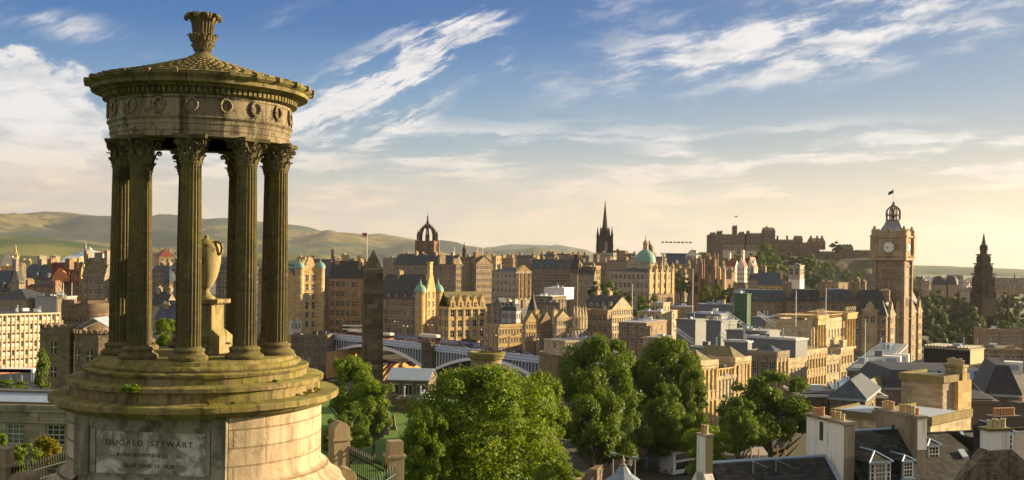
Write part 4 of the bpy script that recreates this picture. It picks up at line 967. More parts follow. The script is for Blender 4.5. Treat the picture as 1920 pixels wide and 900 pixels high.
b = MB(); b.box(-TW, 0, 0, TW, 0, z_(487))
for x in (-TW, -.0):
    for y in (0, TW): b.box(x-.8, x+.8, y-.8, y+.8, 0, z_(487))
for py in (500, 520, 560, 600): b.box(-TW-.35, .35, -.35, TW+.35, z_(py), z_(py)+.5)
b.build('shaft', HS, t)
for py in (540, 575, 612, 645):
    for u_ in (.3, .5, .7):
        me, mw, mh = window_mesh(1.1, 2.8, 'arch'); inst('window', me, t, (-TW*u_, -.16, z_(py)), 0)
        if py < 600: inst('window', me, t, (.16, TW*u_, z_(py)), math.pi/2)
b = MB()
for i in range(22): x = -TW-1.2+i*(TW+2.4)/21; b.box(x-.12, x+.12, -1.45, -1.2, z_(484), z_(480)); b.box(1.2, 1.45, x+TW-.12, x+TW+.12, z_(484), z_(480))
b.box(-TW-1.4, 1.4, -1.5, -1.15, z_(480), z_(479)); b.box(1.15, 1.5, -1.4, TW+1.4, z_(480), z_(479)); b.build('balcony', HC, t)
b = MB()
for i in range(3): b.box(-TW*.5-2.4+i*1.9-.45, -TW*.5-2.4+i*1.9+.45+1, -.12, .0, z_(555), z_(505))
b.box(-.0, .12, TW*.3, TW*.7, z_(560), z_(505)); b.build('recessed_panel', plain('panel_brown', (.17, .115, .075)), t)
e = 1.5; b = MB(); b.box(-TW-e, e, -e, TW+e, z_(488), z_(484)); b.box(-TW-.5, .5, -.5, TW+.5, z_(484), z_(445)); b.box(-TW-1.3, 1.3, -1.3, TW+1.3, z_(445), z_(442)); b.box(-TW-.4, .4, -.4, TW+.4, z_(442), z_(433))
for x in (-TW-.2, .2):
    for y in (-.2, TW+.2):
        b.box(x-1.25, x+1.25, y-1.25, y+1.25, z_(484), z_(444)); b.box(x-1.5, x+1.5, y-1.5, y+1.5, z_(444), z_(441)); b.lathe([(1.2, z_(441)), (1.2, z_(434)), (1.35, z_(433)), (1.0, z_(430)), (.4, z_(427)), (.55, z_(425)), (.1, z_(423))], 10, x, y)
for a in range(4):
    b.M = Matrix.Translation((-TW/2, TW/2, 0)) @ Matrix.Rotation(R(90*a), 4, 'Z'); d = TW/2+.55; b.slab([(-3, -d, z_(442)), (3, -d, z_(442)), (2.2, -d, z_(436)), (0, -d, z_(428)), (-2.2, -d, z_(436))][::-1], (0, .8, 0)); b.box(-3.5, 3.5, -d-.4, -d, z_(483), z_(479))
b.M = None; b.build('clock_stage', HC, t)
DIAL = plain('dial_white', (.75, .73, .68), .5, var=.03); DK = plain('dial_black', (.02, .02, .02), .6)
for a, cx, cy in ((0, -TW/2, -.62), (90, .62, TW/2)):
    o = MB(); o.M = Matrix.Translation((cx, cy, z_(463.5))) @ Matrix.Rotation(R(a), 4, 'Z') @ Matrix.Rotation(R(90), 4, 'X'); rd = 11*s
    o.cur = 0; o.lathe([(rd*.98, -.3), (rd*.98, .1)], 40); o.cur = 1; [o.tube((rd*1.03*math.cos(q*.157), rd*1.03*math.sin(q*.157), .1), (rd*1.03*math.cos(q*.157+.157), rd*1.03*math.sin(q*.157+.157), .1), .14, .14, 5) for q in range(40)]
    for h in range(12):
        q = math.pi/6*h; o.M2 = None; c_, s2 = math.cos(q), math.sin(q); w_ = .10 if h % 3 else .15
        p0, p1 = Vector((c_*rd*.66, s2*rd*.66, .13)), Vector((c_*rd*.92, s2*rd*.92, .13)); o.cur = 1; o.tube(p0, p1, w_, w_, 4)
    for ang, ln, w_ in ((90-7.78*30, .5, .16), (90-47*6, .78, .11)):
        q = R(ang); o.tube((0, 0, .18), (math.cos(q)*rd*ln, math.sin(q)*rd*ln, .18), w_, w_*.5, 4)
    o.build('clock_face', [DIAL, DK], t)
cx = -TW/2; cy = TW/2
b = MB(); b.lathe([(TW*.48, z_(433)), (TW*.36, z_(425)), (TW*.27, z_(415)), (TW*.25, z_(413))], 8, cx, cy, 22.5, 382.5, sm=False); b.build('tower_roof', plain('grey_lead', (.20, .19, .19), .5), t)
b = MB(); r = TW*.24; b.lathe([(r*1.1, z_(413)), (r*1.1, z_(411)), (r*.9, z_(411))], 12, cx, cy)
for k in range(8):
    a = R(45*k); pts = [(cx+r*f*math.cos(a), cy+r*f*math.sin(a), z_(py)) for f, py in ((1, 412), (1, 403), (1.06, 398), (.95, 392), (.55, 387), (.22, 385))]; b.path(pts, [.28]*6, 5); b.lathe([(.4, z_(404)), (.45, z_(401)), (.05, z_(397))], 6, pts[1][0], pts[1][1])
b.lathe([(r*1.03, z_(403)), (r*1.03, z_(401.5))], 16, cx, cy); b.lathe([(.9, z_(386)), (1.1, z_(384)), (.4, z_(381)), (.6, z_(379)), (.1, z_(376))], 10, cx, cy)
b.lathe([(.8, z_(411)), (.8, z_(392)), (.2, z_(389))], 8, cx, cy); b.build('crown', plain('crown_iron', (.16, .12, .085), .6), t)
b = MB(); b.tube((cx, cy, z_(378)), (cx, cy, z_(352)), .13, .08); b.build('flagpole', WHITE, t)
b = MB(); vs = []
for i in range(6):
    for zz in (0, 1): vs.append((cx-.1-i*.38, cy+.25*math.sin(i*1.1), z_(353)-zz*1.3-i*.22))
b.add(vs, [(2*i, 2*i+1, 2*i+3, 2*i+2) for i in range(5)]); b.build('flag', plain('flag_navy', (.03, .04, .10), .8), t)
# ---- castle Y=1100 (.55)
CS = stone('castle_stone', (.16, .115, .080), bw=3, bh=1.2); YC = 1100; s = .55
O = P(1450, 470, YC); t = thing('castle', 'brown medieval castle spread along the top of the crag', 'castle', O)
def cx_(px): return P(px, 470, YC).x-O.x
def cz_(px, py): return P(px, py, YC).z-O.z
def cblock(nm, a, c, pt, pb, dy=0, dep=16, cren=True, win=(0, 0), m=None, gab=0):
    b = MB(); x0, x1 = cx_(a), cx_(c); z1 = cz_((a+c)/2, pt); z0 = cz_((a+c)/2, pb); wn = []
    hs = [(z1-z0-3.2-i*4.2, 1.8, 'sash') for i in range(win[1])][::-1]
    if win[0]: facade(b, (x0, dy, z0, z1), 0, x1-x0, win[0], [(z0+h, w_, k) for h, w_, k in hs], 1.1, wn)
    b.box(x0+.01, x1-.01, dy+(.4 if win[0] else 0), dy+dep, z0, z1-.01)
    if cren:
        x = x0
        while x < x1-.8: b.box(x, x+1.2, dy-.15, dy+.8, z1-.02, z1+1.0); x += 2.2
        y = dy+1.5
        while y < dy+dep-1: b.box(x1-.8, x1+.15, y, y+1.2, z1-.02, z1+1.0); y += 2.2
    if gab: b.add([(x0, dy, z1), (x1, dy, z1), (x1, dy+dep, z1), (x0, dy+dep, z1), (x0, dy+dep/2, z1+gab), (x1, dy+dep/2, z1+gab)], [(0, 1, 5, 4), (2, 3, 4, 5), (1, 2, 5), (3, 0, 4)])
    o = b.build(nm, m or CS, t)
    for p, a_, w_, h_, k in wn: me, mw, mh = window_mesh(w_, h_, k); inst('window', me, o, p, a_, (w_/mw, 1, h_/mh))
    return o
cblock('palace_block', 1332, 1395, 440, 480, 0, 22, win=(8, 2)); cblock('tower', 1332, 1340, 437, 478, -1.5, 8); cblock('tower', 1376, 1384, 424, 445, 6, 5); cblock('tower', 1346, 1356, 434, 450, 5, 5); cblock('tower', 1386, 1395, 436, 470, -1, 8)
cblock('great_hall', 1401, 1433, 438, 480, 3, 20, win=(5, 2)); cblock('tower', 1432, 1452, 432, 480, -3, 14, gab=3.2, cren=False); cblock('tower', 1436, 1438.5, 425, 436, 0, 1.4); cblock('tower', 1401, 1406, 434, 450, 2, 4)
cblock('rampart', 1452, 1497, 450.5, 485, -4, 12); cblock('battery', 1495, 1532, 456, 488, -8, 26, m=CS)
cblock('barrack_block', 1526, 1554, 453, 468, 12, 14, cren=False, gab=4, win=(7, 1)); cblock('battery', 1494, 1508, 447, 470, 6, 9, gab=3, cren=False)
cblock('rampart', 1530, 1640, 473, 500, -10, 8); cblock('gatehouse', 1575, 1604, 466, 480, 6, 12, cren=False, gab=4, win=(5, 1)); cblock('rampart', 1604, 1650, 470, 490, 0, 10); cblock('rampart', 1310, 1340, 474, 488, -6, 6)
for px in (1336, 1350, 1410, 1422, 1462, 1480, 1525, 1537, 1546, 1580, 1588, 1594, 1600): b = MB(); x = cx_(px); z = cz_(px, 450 if px < 1570 else 466); b.box(x-.8, x+.8, 9, 11, z-3, z+4.6); b.build('chimney', CS, t)
b = MB(); b.tube((cx_(1380), 8, cz_(1380, 426)), (cx_(1380), 8, cz_(1380, 403)), .2, .15, 6); b.box(cx_(1380), cx_(1385), 7.9, 8.0, cz_(1380, 407), cz_(1380, 404)); b.build('flagpole', WHITE, t)
def crag():
    nx, ny = 90, 40; vs = []; rnd = random.Random(8); prof = [(1280, 500), (1310, 484), (1335, 477), (1400, 477), (1450, 480), (1500, 482), (1560, 487), (1600, 484), (1640, 485), (1690, 500), (1730, 540), (1760, 585)]
    ph = [(rnd.uniform(-.2, .2), rnd.uniform(-.2, .2), rnd.uniform(0, 6)) for _ in range(14)]
    for j in range(ny):
        tt = j/(ny-1); y = 985+tt*240
        for i in range(nx):
            px = 1250+i*520/(nx-1); X = P(px, 500, 1100).x; py = prof[-1][1]
            if px <= prof[0][0]: py = 520
            for (a, u), (c, v_) in zip(prof, prof[1:]):
                if a <= px <= c: py = u+(v_-u)*(px-a)/(c-a)
            top = P(px, py, 1100).z; f = min(1, max(0, (tt-.06)/.34)) if tt < .7 else max(0, 1-(tt-.7)/.3); f = f**.75
            e = min(1, i/10); n = sum(math.sin(a*X+c*y+p) for a, c, p in ph)
            vs.append((X, y, 50+(top-50)*f*e+n*1.6*(f*(1-f)*4+.1)))
    fs = [(j*nx+i, j*nx+i+1, (j+1)*nx+i+1, (j+1)*nx+i) for j in range(ny-1) for i in range(nx-1)]
    me = bpy.data.meshes.new('castle_crag'); me.from_pydata(vs, [], fs)
    m, gg, p, o = newmat('crag_rock'); v = objc(gg); x, y, z = gg.sep(v); n = gg.noise(gg.xyz(x, y, z*.4), .09, 8, .7); n2 = gg.noise(v, .03, 5, .6)
    gn = gg.n('ShaderNodeNewGeometry'); a_, b_, nz = gg.sep(gn.outputs['Normal'])
    c = gg.mix(n, (.06, .045, .03), (.18, .13, .085)); c = gg.mix(gg.ss(.62, .85, nz+n2-.4)*.45, c, (.03, .042, .014)); gg.put(p.inputs['Base Color'], c); p.inputs['Roughness'].default_value = .95; bump(gg, p, n, 3.0, .8)
    me.materials.append(m); ob_ = bpy.data.objects.new('hill', me); COL.objects.link(ob_); ob_['kind'] = 'structure'
crag()
# ---- arena scaffolding beside castle
O = P(1357, 480, 1040); t = thing('seating_stand', 'temporary cream scaffold seating stand below the castle palace', 'grandstand', O, R(-6)); s = .52
b = MB(); L = 64*s; b.box(0, L, 0, 10, -2, 5.5); b.build('seating_deck', plain('scaffold_sheet', (.55, .45, .30), .8), t)
b = MB()
for i in range(17): x = L*i/16; b.box(x-.12, x+.12, -.2, .1, -2, 10.5)
for z in (0, 2, 4, 6.8, 10.2): b.box(0, L, -.25, -.05, z, z+.18)
b.build('scaffold_frame', plain('scaffold_pole', (.55, .47, .40), .6), t)
O = P(1244, 492, 950); t = thing('seating_stand', 'dark blue arena stand with a row of flags left of the castle', 'grandstand', O); s = .475
b = MB(); b.box(0, 46*s, 0, 12, -4, 7.5); b.box(-1, 47*s, -1, 13, 7.5, 8.3); b.build('stand_body', plain('stand_blue', (.04, .06, .12), .6), t)
fl = [(.5, .45, .4), (.45, .08, .06), (.1, .12, .3)]
for i in range(8):
    f = b = MB(); x = (-3+i*7.4)*s; b.cur = 0; b.tube((x, 4, 8), (x, 4, 19), .1, .08, 5); b.cur = 1; b.box(x, x+2.4, 3.95, 4.05, 17.4, 18.8); b.build('flag', [WHITE, plain('flag_%d' % (i % 3), fl[i % 3], .8)], t)
# ---- gothic twin towers (college) Y=650 (.325)
O = P(1326, 560, 650); t = thing('twin_tower_college', 'brown gothic college front with two tall pinnacled towers below the castle', 'college', O, R(-30)); s = .325
b = MB(); b.box(-9, 11, 0, 16, -8, 12)
b.box(-9, 11, -.3, 0, 8, 8.6); b.build('wall', SP2, t)
for x in (-6.5, 2.2):
    b = MB(); b.box(x-2.6, x+2.6, -1.8, 3.6, -8, 24 if x > 0 else 21)
    hh = 24 if x > 0 else 21
    for sx in (-1, 1):
        for yy in (-1.8, 3.6): b.box(x+sx*2.6-.55, x+sx*2.6+.55, yy-.55, yy+.55, -8, hh); pin(b, x+sx*2.6, yy, hh, 1.0, 4.5)
    o = b.build('tower', SP2, t)
    for z in (3, 10, 16): b = MB(); b.slab([(x-1, -1.85, z), (x+1, -1.85, z), (x+1, -1.85, z+3.6), (x, -1.85, z+5), (x-1, -1.85, z+3.6)], (0, .2, 0)); b.build('lancet_window', GL, o)
for x in (7.5, 10.5): b = MB(); b.box(x-.8, x+.8, -1, 1, -8, 16); pin(b, x, 0, 16, 1.4, 4); b.build('turret', ST['y'], t)
# ---- round castle-like gaol house Y=150 (.075 m/px)
GS = stone('gaol_stone', (.20, .15, .105), bw=.9, bh=.38, rnd=3.4, grime=.45); GS2 = stone('gaol_wall', (.19, .145, .105), bw=.9, bh=.38, grime=.45)
def crenring(b, r, z, n, h=.55, th=.35, cx=0, cy=0, duty=.6):
    for i in range(n):
        a0 = 2*math.pi*i/n; pts = []
        for rr2, q in ((r, 0), (r, duty), (r-th, duty), (r-th, 0)): a = a0+2*math.pi/n*q; pts.append((cx+rr2*math.cos(a), cy+rr2*math.sin(a)))
        b.prism(pts, z, z+h)
O = P(168, 566, 165); t = thing('round_tower_house', 'castle like stone house with battlemented round tower at far left', 'castellated house', (O.x, O.y, 78)); s = .0825; zt = O.z-78
b = MB(); b.lathe([(3.75, -2), (3.7, zt-2.6), (3.9, zt-2.5), (4.05, zt-1.9), (4.05, zt-.1), (3.7, zt-.1), (3.7, zt-.8), (0, zt-.8)], 48)
crenring(b, 4.05, zt-.1, 5, .5, .35)
for i in range(44): b.M = Matrix.Rotation(2*math.pi*i/44, 4, 'Z'); b.box(3.7, 3.98, -.14, .14, zt-2.75, zt-2.1)
b.M = None; rt = b.build('round_tower', GS, t)
me, mw, mh = window_mesh(.6, 1.8, 'sash')
for dx_ in (-.36, .36): q = math.asin((dx_+.1)/3.72); inst('window', me, rt, (3.78*math.sin(q), -3.78*math.cos(q)-.02, zt-6.6), q)
M0 = O.x
def gblock(nm, a, c, pt, Y, dep, yw=0, cren=True, wins=(), pb=760, gl=GS2):
    p0 = P(a, pt, Y); W_ = (c-a)*Y/F; o = None; b = MB(); z1 = p0.z-78; b.M = Matrix.Translation((p0.x-M0, Y-165, 0)) @ Matrix.Rotation(R(yw), 4, 'Z')
    b.box(0, W_, 0, dep, -4, z1)
    if cren:
        b.box(-.12, W_+.12, -.12, dep+.12, z1-.9, z1-.65); x = 0
        while x < W_-.3: b.box(x, x+.55, -.1, .35, z1, z1+.45); x += .95
        y = .6
        while y < dep: b.box(W_-.3, W_+.1, y, y+.55, z1, z1+.45); y += .95
    o = b.build(nm, gl, t)
    for (wx, wz, ww_, hh_) in wins:
        me, mw, mh = window_mesh(ww_, hh_, 'arch' if hh_ > 1.5 else 'fine'); q = b.M @ Vector((wx, -.13, z1-wz)); inst('window', me, o, q, R(yw), (ww_/mw, 1, hh_/mh))
gblock('turret_block', 75, 131, 614, 150, 6, wins=((2.0, 3.6, .8, 1.7), (2.0, 7, .8, 1.6))); gblock('wing', 128, 215, 628, 156, 8, wins=((1.0, 2.8, .6, 1.5),))
O2 = P(172, 625, 149); b = MB(); pts = [(O2.x-M0+3.3*math.cos(R(a)), 149-165+2.6+3.3*math.sin(R(a))) for a in (180, 215, 250, 290, 325, 360)]; z1 = O2.z-78
b.prism(pts, -4, z1); 
cpts = [(x*1.0, y) for x, y in pts]
for (xa, ya), (xb, yb) in zip(pts, pts[1:]):
    n = 3
    for i in range(n): f, f2 = (i+.15)/n, (i+.75)/n; dx2, dy2 = (yb-ya), -(xb-xa); l = math.hypot(dx2, dy2); dx2 /= l; dy2 /= l; P1 = (xa+(xb-xa)*f, ya+(yb-ya)*f); P2 = (xa+(xb-xa)*f2, ya+(yb-ya)*f2); b.prism([P1, P2, (P2[0]-dx2*.35*-1, P2[1]-dy2*.35*-1), (P1[0]-dx2*.35*-1, P1[1]-dy2*.35*-1)], z1, z1+.5)
o = b.build('bay_turret', GS2, t)
for (xa, ya), (xb, yb) in zip(pts[1:], pts[2:-1]):
    a = math.atan2(yb-ya, xb-xa); me, mw, mh = window_mesh(.8, 1.8, 'arch'); inst('window', me, o, ((xa+xb)/2+.14*math.sin(a), (ya+yb)/2-.14*math.cos(a), z1-4.0), a)
b = MB(); xm, ym = O2.x-M0-.6, -14; b.slab([(xm-3, ym, z1+.2), (xm, ym, z1+1.9), (xm, ym+5, z1+1.9), (xm-3, ym+5, z1+.2)], (0, 0, .12)); b.slab([(xm+3, ym, z1+.2), (xm, ym, z1+1.9), (xm, ym+5, z1+1.9), (xm+3, ym+5, z1+.2)][::-1], (0, 0, .12)); b.build('roof', LEAD, t)
random.seed(21)
B = building
GG = 'old town buildings'; SKY = 'skyline roofs of the old town'
# ================= left side, beyond the monument =================
WB = plain('white_wall_panel', (.60, .54, .44), .7, var=.1); CREAMW = plain('cream_panel', (.66, .54, .38), .75, var=.12)
ob_, w_, d_, h_ = B('office_block', 'long cream modern office block with a grid of white framed windows, left edge', 'office block', -22, 112, 112, 586, 692, 300, -46, wall=CREAMW, rk='flat', fh=2.35, rows=6, cf=16, ww=1.05, wh=.62, D=14, courses=False, top0=.5)
b = MB()
for i in range(17): x = w_*i/16; b.box(x-.12, x+.12, -.14, 0, 1.2, h_)
b.build('mullion_fin', plain('cream_fin', (.55, .42, .27), .8), ob_)
for i in range(96):
    if (i*37) % 11 > 2: b2 = MB(); x = w_*((i % 16)+.5)/16; z = h_-.5-2.35*(i//16+1)+2.35*.36; b2.box(x-.5, x+.5, -.05, .1, z, z+1.0); b2.build('white_infill_panel', WB, ob_)
b = MB(); b.box(-.5, w_+.5, -1.2, 0, -.2, 1.25); b.build('shop_canopy', plain('orange_band', (.42, .16, .07), .7), ob_)
B('hall', 'blank grey walled building with dark hipped roof behind the office block', 'hall', -20, 50, 50, 562, 600, 340, 10, wall='g', rk='hip', rh=3.2, win=False, D=16)
B('modern_block', 'blank pale grey block between the office block and dark hotel', 'office', 66, 109, 109, 557, 600, 340, 5, wall=plain('pale_render', (.30, .30, .31), .8), rk='flat', win=False, D=12)
B('modern_block', 'sunlit cream stair tower beside the round battlemented tower', 'office', 108, 125, 160, 556, 640, 330, -25, wall=CREAMW, rk='flat', win=False, D=16)
B('tenement', 'brown tenement with dark roof behind the pale grey block', 'tenement', 52, 106, 112, 537, 580, 380, 20, wall='r', rk='gx', chim=((.02, .5, 1, 3, 2, 4), (.98, .5, 1, 3, 1.5, 4)), rows=3, D=12)
B('tenement', 'dark roofed tenement with white dormers at the far left edge', 'tenement', -25, 22, 22, 543, 580, 400, 8, wall='d', roof=SLB, rk='gx', rh=7, dorm=(4, 0), chim=((.98, .5, 1, 3, 3, 3),), D=14, rows=1)
B('tenement', 'tall stone gable with chimney left of the pale house gables', 'tenement', 20, 36, 44, 527, 590, 370, 25, wall='g', rk='gy', rh=6, win=False, D=16, chim=((.5, .06, 2, 1.2, 2, 3),))
B('tenement', 'long slate roofed tenement with twin chimneyed gables at left', 'tenement', 36, 98, 98, 524, 560, 440, 12, wall='g', roof=SLB, rk='gx', rh=6, chim=((.32, .5, 1, 5, 4, 5), (.72, .5, 2.4, 3, 4, 4)), dorm=(3, 0), rows=1, D=16)
B('red_house', 'tenement with bright red roof and orange gable', 'house', 97, 128, 132, 523, 560, 430, 22, wall='r', roof=REDR, rk='gx', rh=6.5, chim=((.0, .5, .8, 3, 2, 3), (1.0, .5, .8, 4, 2, 3)), rows=2, D=12)
b = MB(); C = P(109, 523, 428); o = thing('gable', 'small bright orange gable in front of the red roof', 'gable', C, R(-22)); b.slab([(-3.4, 0, -1), (3.4, 0, -1), (3.4, 0, .5), (0, 0, 4.6), (-3.4, 0, .5)], (0, 2.5, 0)); b.build('wall', plain('orange_stone', (.55, .20, .07), .85), o)
b = MB(); b.slab([(-3.8, -.2, .2), (0, -.2, 4.8), (0, 2.6, 4.8), (-3.8, 2.6, .2)], (0, 0, .15)); b.build('roof', REDR, o)
B('tenement', 'narrow tenement with pair of sunlit pointed dormers next to the red roof', 'tenement', 128, 152, 157, 505, 570, 435, 25, wall='y', rk='gx', roof=SLO, rh=3, dorm=(2, 0), rows=5, D=11)
B('hotel', 'broad grey hotel with olive roof, white dormers and three chimneys', 'hotel', 155, 196, 213, 517, 590, 425, 14, wall='g', roof=SLO, rk='gx', rh=7, rows=5, fh=3.9, cf=4, dorm=(3, 0), chim=((.03, .5, 1.3, 4, 3.4, 3), (.5, .5, 3, 1.2, 2.6, 3), (.97, .5, 1.3, 4, 3.4, 3)), D=13)
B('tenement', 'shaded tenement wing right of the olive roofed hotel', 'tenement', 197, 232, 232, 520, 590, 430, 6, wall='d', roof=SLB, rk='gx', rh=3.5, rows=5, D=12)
B('glass_hall', 'low hall with pale blue glazed vault left of the big dome', 'hall', 112, 138, 138, 492, 505, 650, 5, wall='c', roof=plain('pale_glazing', (.45, .55, .62), .2), rk='gx', rh=4, win=False, D=20)
B('gable_house', 'white gabled building beside the far church spire', 'house', 4, 26, 28, 486, 500, 1450, 20, wall=plain('far_white', (.6, .5, .42), .8), rk='gy', rh=10, rows=1, D=30)
rr = random.Random(17)
far = [(40, 60, 489, 'y'), (62, 84, 492, 'c'), (86, 104, 487, 'd'), (-30, 0, 497, 'c'), (2, 34, 500, 'y'), (58, 78, 499, 'g'), (100, 118, 498, 'c'), (196, 215, 488, 'r'), (38, 56, 503, 'c'), (-30, 4, 508, 'y'), (78, 100, 505, 'y')]
nm = ['sandy', 'pale', 'brown', 'cream', 'golden', 'grey', 'whitish', 'red roofed', 'flat topped', 'low golden', 'squat yellow']
wh = ['right of the distant spire', 'between distant spire and glass dome', 'in front of the wooded hill', 'at the left edge under the hills', 'below the white gabled house', 'amid left suburbs', 'above the red roof', 'right of the glass dome', 'behind the tall stone gable', 'by the left edge above dark roofs', 'behind the long slate roof']
for i, (a, c, y, m) in enumerate(far): B('far_house', '%s far off house block %s' % (nm[i], wh[i]), 'house', a, c-3, c, y, y+14, rr.uniform(800, 1200), rr.uniform(20, 40), wall=m, rk=rr.choice(['gx', 'gy', 'flat']), roof=REDR if i == 7 else SLB, rows=1, cf=4, cr=1, D=14, courses=False)
# seen between the columns
B('gable_house', 'golden stone block with red roof seen between the left columns', 'house', 299, 328, 332, 481, 530, 600, -30, wall='y', roof=REDR, rk='hip', rh=4, rows=2, cf=3, D=12)
B('far_house', 'white modern block between two monument columns under the hills', 'office', 326, 342, 342, 471, 500, 900, 0, wall=WHITE, rk='flat', rows=3, cf=3, D=15, courses=False)
B('far_house', 'pale low block left of the golden stone block', 'house', 284, 300, 300, 474, 500, 900, 0, wall='c', rk='flat', rows=2, cf=4, D=15)
B('tenement', 'grey tenement with many white windows behind the left columns', 'tenement', 283, 312, 312, 508, 600, 430, 5, wall='g', rk='gx', rh=2, rows=7, cf=4, D=12, ww=1.0)
B('tenement', 'grey tenement against the tall middle column', 'tenement', 322, 345, 345, 505, 600, 425, -5, wall='g', rk='gx', rh=3, rows=7, cf=3, D=12, ww=1.0)
o = thing('polygon_tower', 'dark eight sided stair tower with cone roof seen between the columns', 'tower', P(316, 600, 415)); b = MB(); b.lathe([(3.0, -6), (3.0, 14.6), (3.3, 14.8), (3.3, 15.2)], 8, 0, 0, 22.5, 382.5, sm=False); b.build('wall', ST['d'], o); b = MB(); b.lathe([(3.35, 15.2), (1.6, 18.5), (.1, 20)], 8, 0, 0, 22.5, 382.5, sm=False); b.build('roof', SLB, o)
B('tenement', 'low grey building under the polygon tower between columns', 'tenement', 283, 310, 310, 572, 620, 340, 5, wall='g', rk='gx', rh=4, rows=2, D=10)
B('house', 'dark slate roof with lit chimneys above the small tree between columns', 'house', 292, 340, 340, 598, 630, 250, 8, wall='b', roof=SLB, rk='gx', rh=4, rows=1, chim=((.2, .3, 1.8, .8, 1.2, 4), (.9, .3, 1.2, .8, 1.8, 3)), D=9)
B('tenement', 'dark tenement right of the urn between the middle columns', 'tenement', 405, 434, 434, 503, 640, 420, 10, wall='d', roof=SLB, rk='hip', rh=3, rows=9, cf=4, D=14)
B('tenement', 'grey block with white windows in the slot between the right columns', 'tenement', 484, 500, 500, 505, 660, 430, 0, wall='g', rk='gx', rows=10, cf=2, D=14)
B('far_house', 'pinkish far block to the right of the urn', 'house', 415, 428, 428, 482, 500, 800, 0, wall='r', rk='flat', rows=1, D=10)
# ================= centre, along the bridge =================
WH2 = plain('white_shop', (.6, .6, .58), .6, var=.08)
GD = stone('golden_stone', (.48, .35, .17), bw=1.4, bh=.55, grime=.25)
ho, w_, d_, h_ = B('turreted_hotel', 'golden sunlit hotel with two turquoise domed turrets at the left end of the bridge', 'hotel', 553, 607, 610, 517, 640, 480, -42, wall=GD, roof=SLB, rk='gx', rh=5, fh=4.1, rows=6, cf=6, ww=1.5, wh=.6, kr='sash', D=16, chim=((.5, .3, 2.6, 1.6, 4, 5), (.65, .7, 2.6, 1.6, 2, 4)), top0=1.2)
for fx in (.14, .86):
    b = MB(); x = w_*fx; b.lathe([(2.0, 0), (2.0, h_+3.0), (2.3, h_+3.2), (2.3, h_+3.5)], 20, x, -.3); tt = b.build('turret', GD, ho); b = MB(); b.lathe([(2.35, h_+3.5), (2.2, h_+4.6), (1.5, h_+5.7), (.4, h_+6.3), (.15, h_+7.6)], 20, x, -.3); b.build('turret_dome', COPPER, tt)
    for fl in range(7): me, mw, mh = window_mesh(.8, 2.2, 'sash'); inst('window', me, tt, (x, -2.36, h_+.6-fl*4.1), 0)
b = MB(); x = w_*.5; b.box(x-3.6, x+3.6, -.8, 1, 0, h_+2.5); b.slab([(x-3.6, -.8, h_+2.5), (x+3.6, -.8, h_+2.5), (x+2.2, -.8, h_+5.2), (x+.8, -.8, h_+8.4), (x-.8, -.8, h_+8.4), (x-2.2, -.8, h_+5.2)][::-1], (0, 1.6, 0)); g_ = b.build('gable_bay', GD, ho)
for fl in range(6):
    for dx_ in (-1.6, 1.6): me, mw, mh = window_mesh(1.6, 2.8 if fl != 3 else 3.2, 'arch' if fl in (3,) else 'sash'); inst('window', me, g_, (x+dx_, -.93, h_-2.4-fl*4.1), 0)
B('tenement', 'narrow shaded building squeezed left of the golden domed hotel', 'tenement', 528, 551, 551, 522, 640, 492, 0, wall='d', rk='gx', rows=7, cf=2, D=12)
B('shop', 'small white shopfront pavilion at the foot of the golden hotel', 'shop', 546, 565, 570, 604, 628, 462, -20, wall=WH2, rk='flat', rows=1, cf=3, fh=4, wh=.7, ww=2.0, D=6, top0=.3, courses=False)
st_, w_, d_, h_ = B('station_building', 'dark stone building stepping down below the bridge end, big white windows', 'building', 546, 613, 613, 632, 705, 448, 8, wall='d', rk='flat', rows=4, cf=5, fh=4.0, ww=2.6, wh=.66, kind='fine', D=14, parapet=.9, top0=.5)
dkh, w_, d_, h_ = B('mansard_hotel', 'dark brown hotel with arched ground windows left of the obelisk', 'hotel', 619, 678, 682, 523, 640, 505, 22, wall='b', roof=SL, rk='mansard', rh=8.5, fh=4.6, rows=6, cf=6, cr=1, ww=1.7, wh=.55, kind='arch', dorm=(4, 0), chim=((.2, .5, 3, 1.2, 2, 5), (.95, .5, 1.2, 3, 3, 4)), D=16)
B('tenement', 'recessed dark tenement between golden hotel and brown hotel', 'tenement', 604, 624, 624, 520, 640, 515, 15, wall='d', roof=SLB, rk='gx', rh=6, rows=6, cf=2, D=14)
tr_, w_, d_, h_ = B('mansard_hotel', 'right wing of the brown hotel just beyond the obelisk, with round towerlet', 'hotel', 678, 706, 713, 522, 640, 500, 35, wall='b', roof=SL, rk='mansard', rh=8, fh=4.2, rows=6, cf=3, cr=2, dorm=(1, 1))
nh, w_, d_, h_ = B('newspaper_hotel', 'large dark hotel with sunlit gable end and turquoise turret domes', 'hotel', 704, 783, 824, 561, 650, 470, 30, wall='b', roof=SL, rk='gx', rh=10.5, fh=4.0, rows=5, cf=11, cr=7, ww=1.3, wh=.55, kind='sash', dorm=(5, 0), chim=((.32, .5, 1.4, 3, 2, 4), (.12, .55, 3, 1.4, 1.0, 4)), top0=.8)
for y_ in (.10, .90):
    b = MB(); cx2, cy2 = w_+.2, d_*y_; b.lathe([(2.3, 0), (2.3, h_+2.6), (2.7, h_+2.9), (2.7, h_+3.2)], 16, cx2, cy2); tt = b.build('turret', GD, nh); b = MB(); b.lathe([(2.75, h_+3.2), (2.6, h_+4.3), (1.9, h_+5.6), (.7, h_+6.5), (.2, h_+8.4), (.05, h_+9)], 20, cx2, cy2); b.build('turret_dome', COPPER, tt)
    for fl in range(6):
        for q in (-25, 35): me, mw, mh = window_mesh(.8, 2.0, 'sash'); a_ = R(q); inst('window', me, tt, (cx2+2.36*math.sin(a_), cy2-2.36*math.cos(a_), h_+.2-fl*4.0), a_)
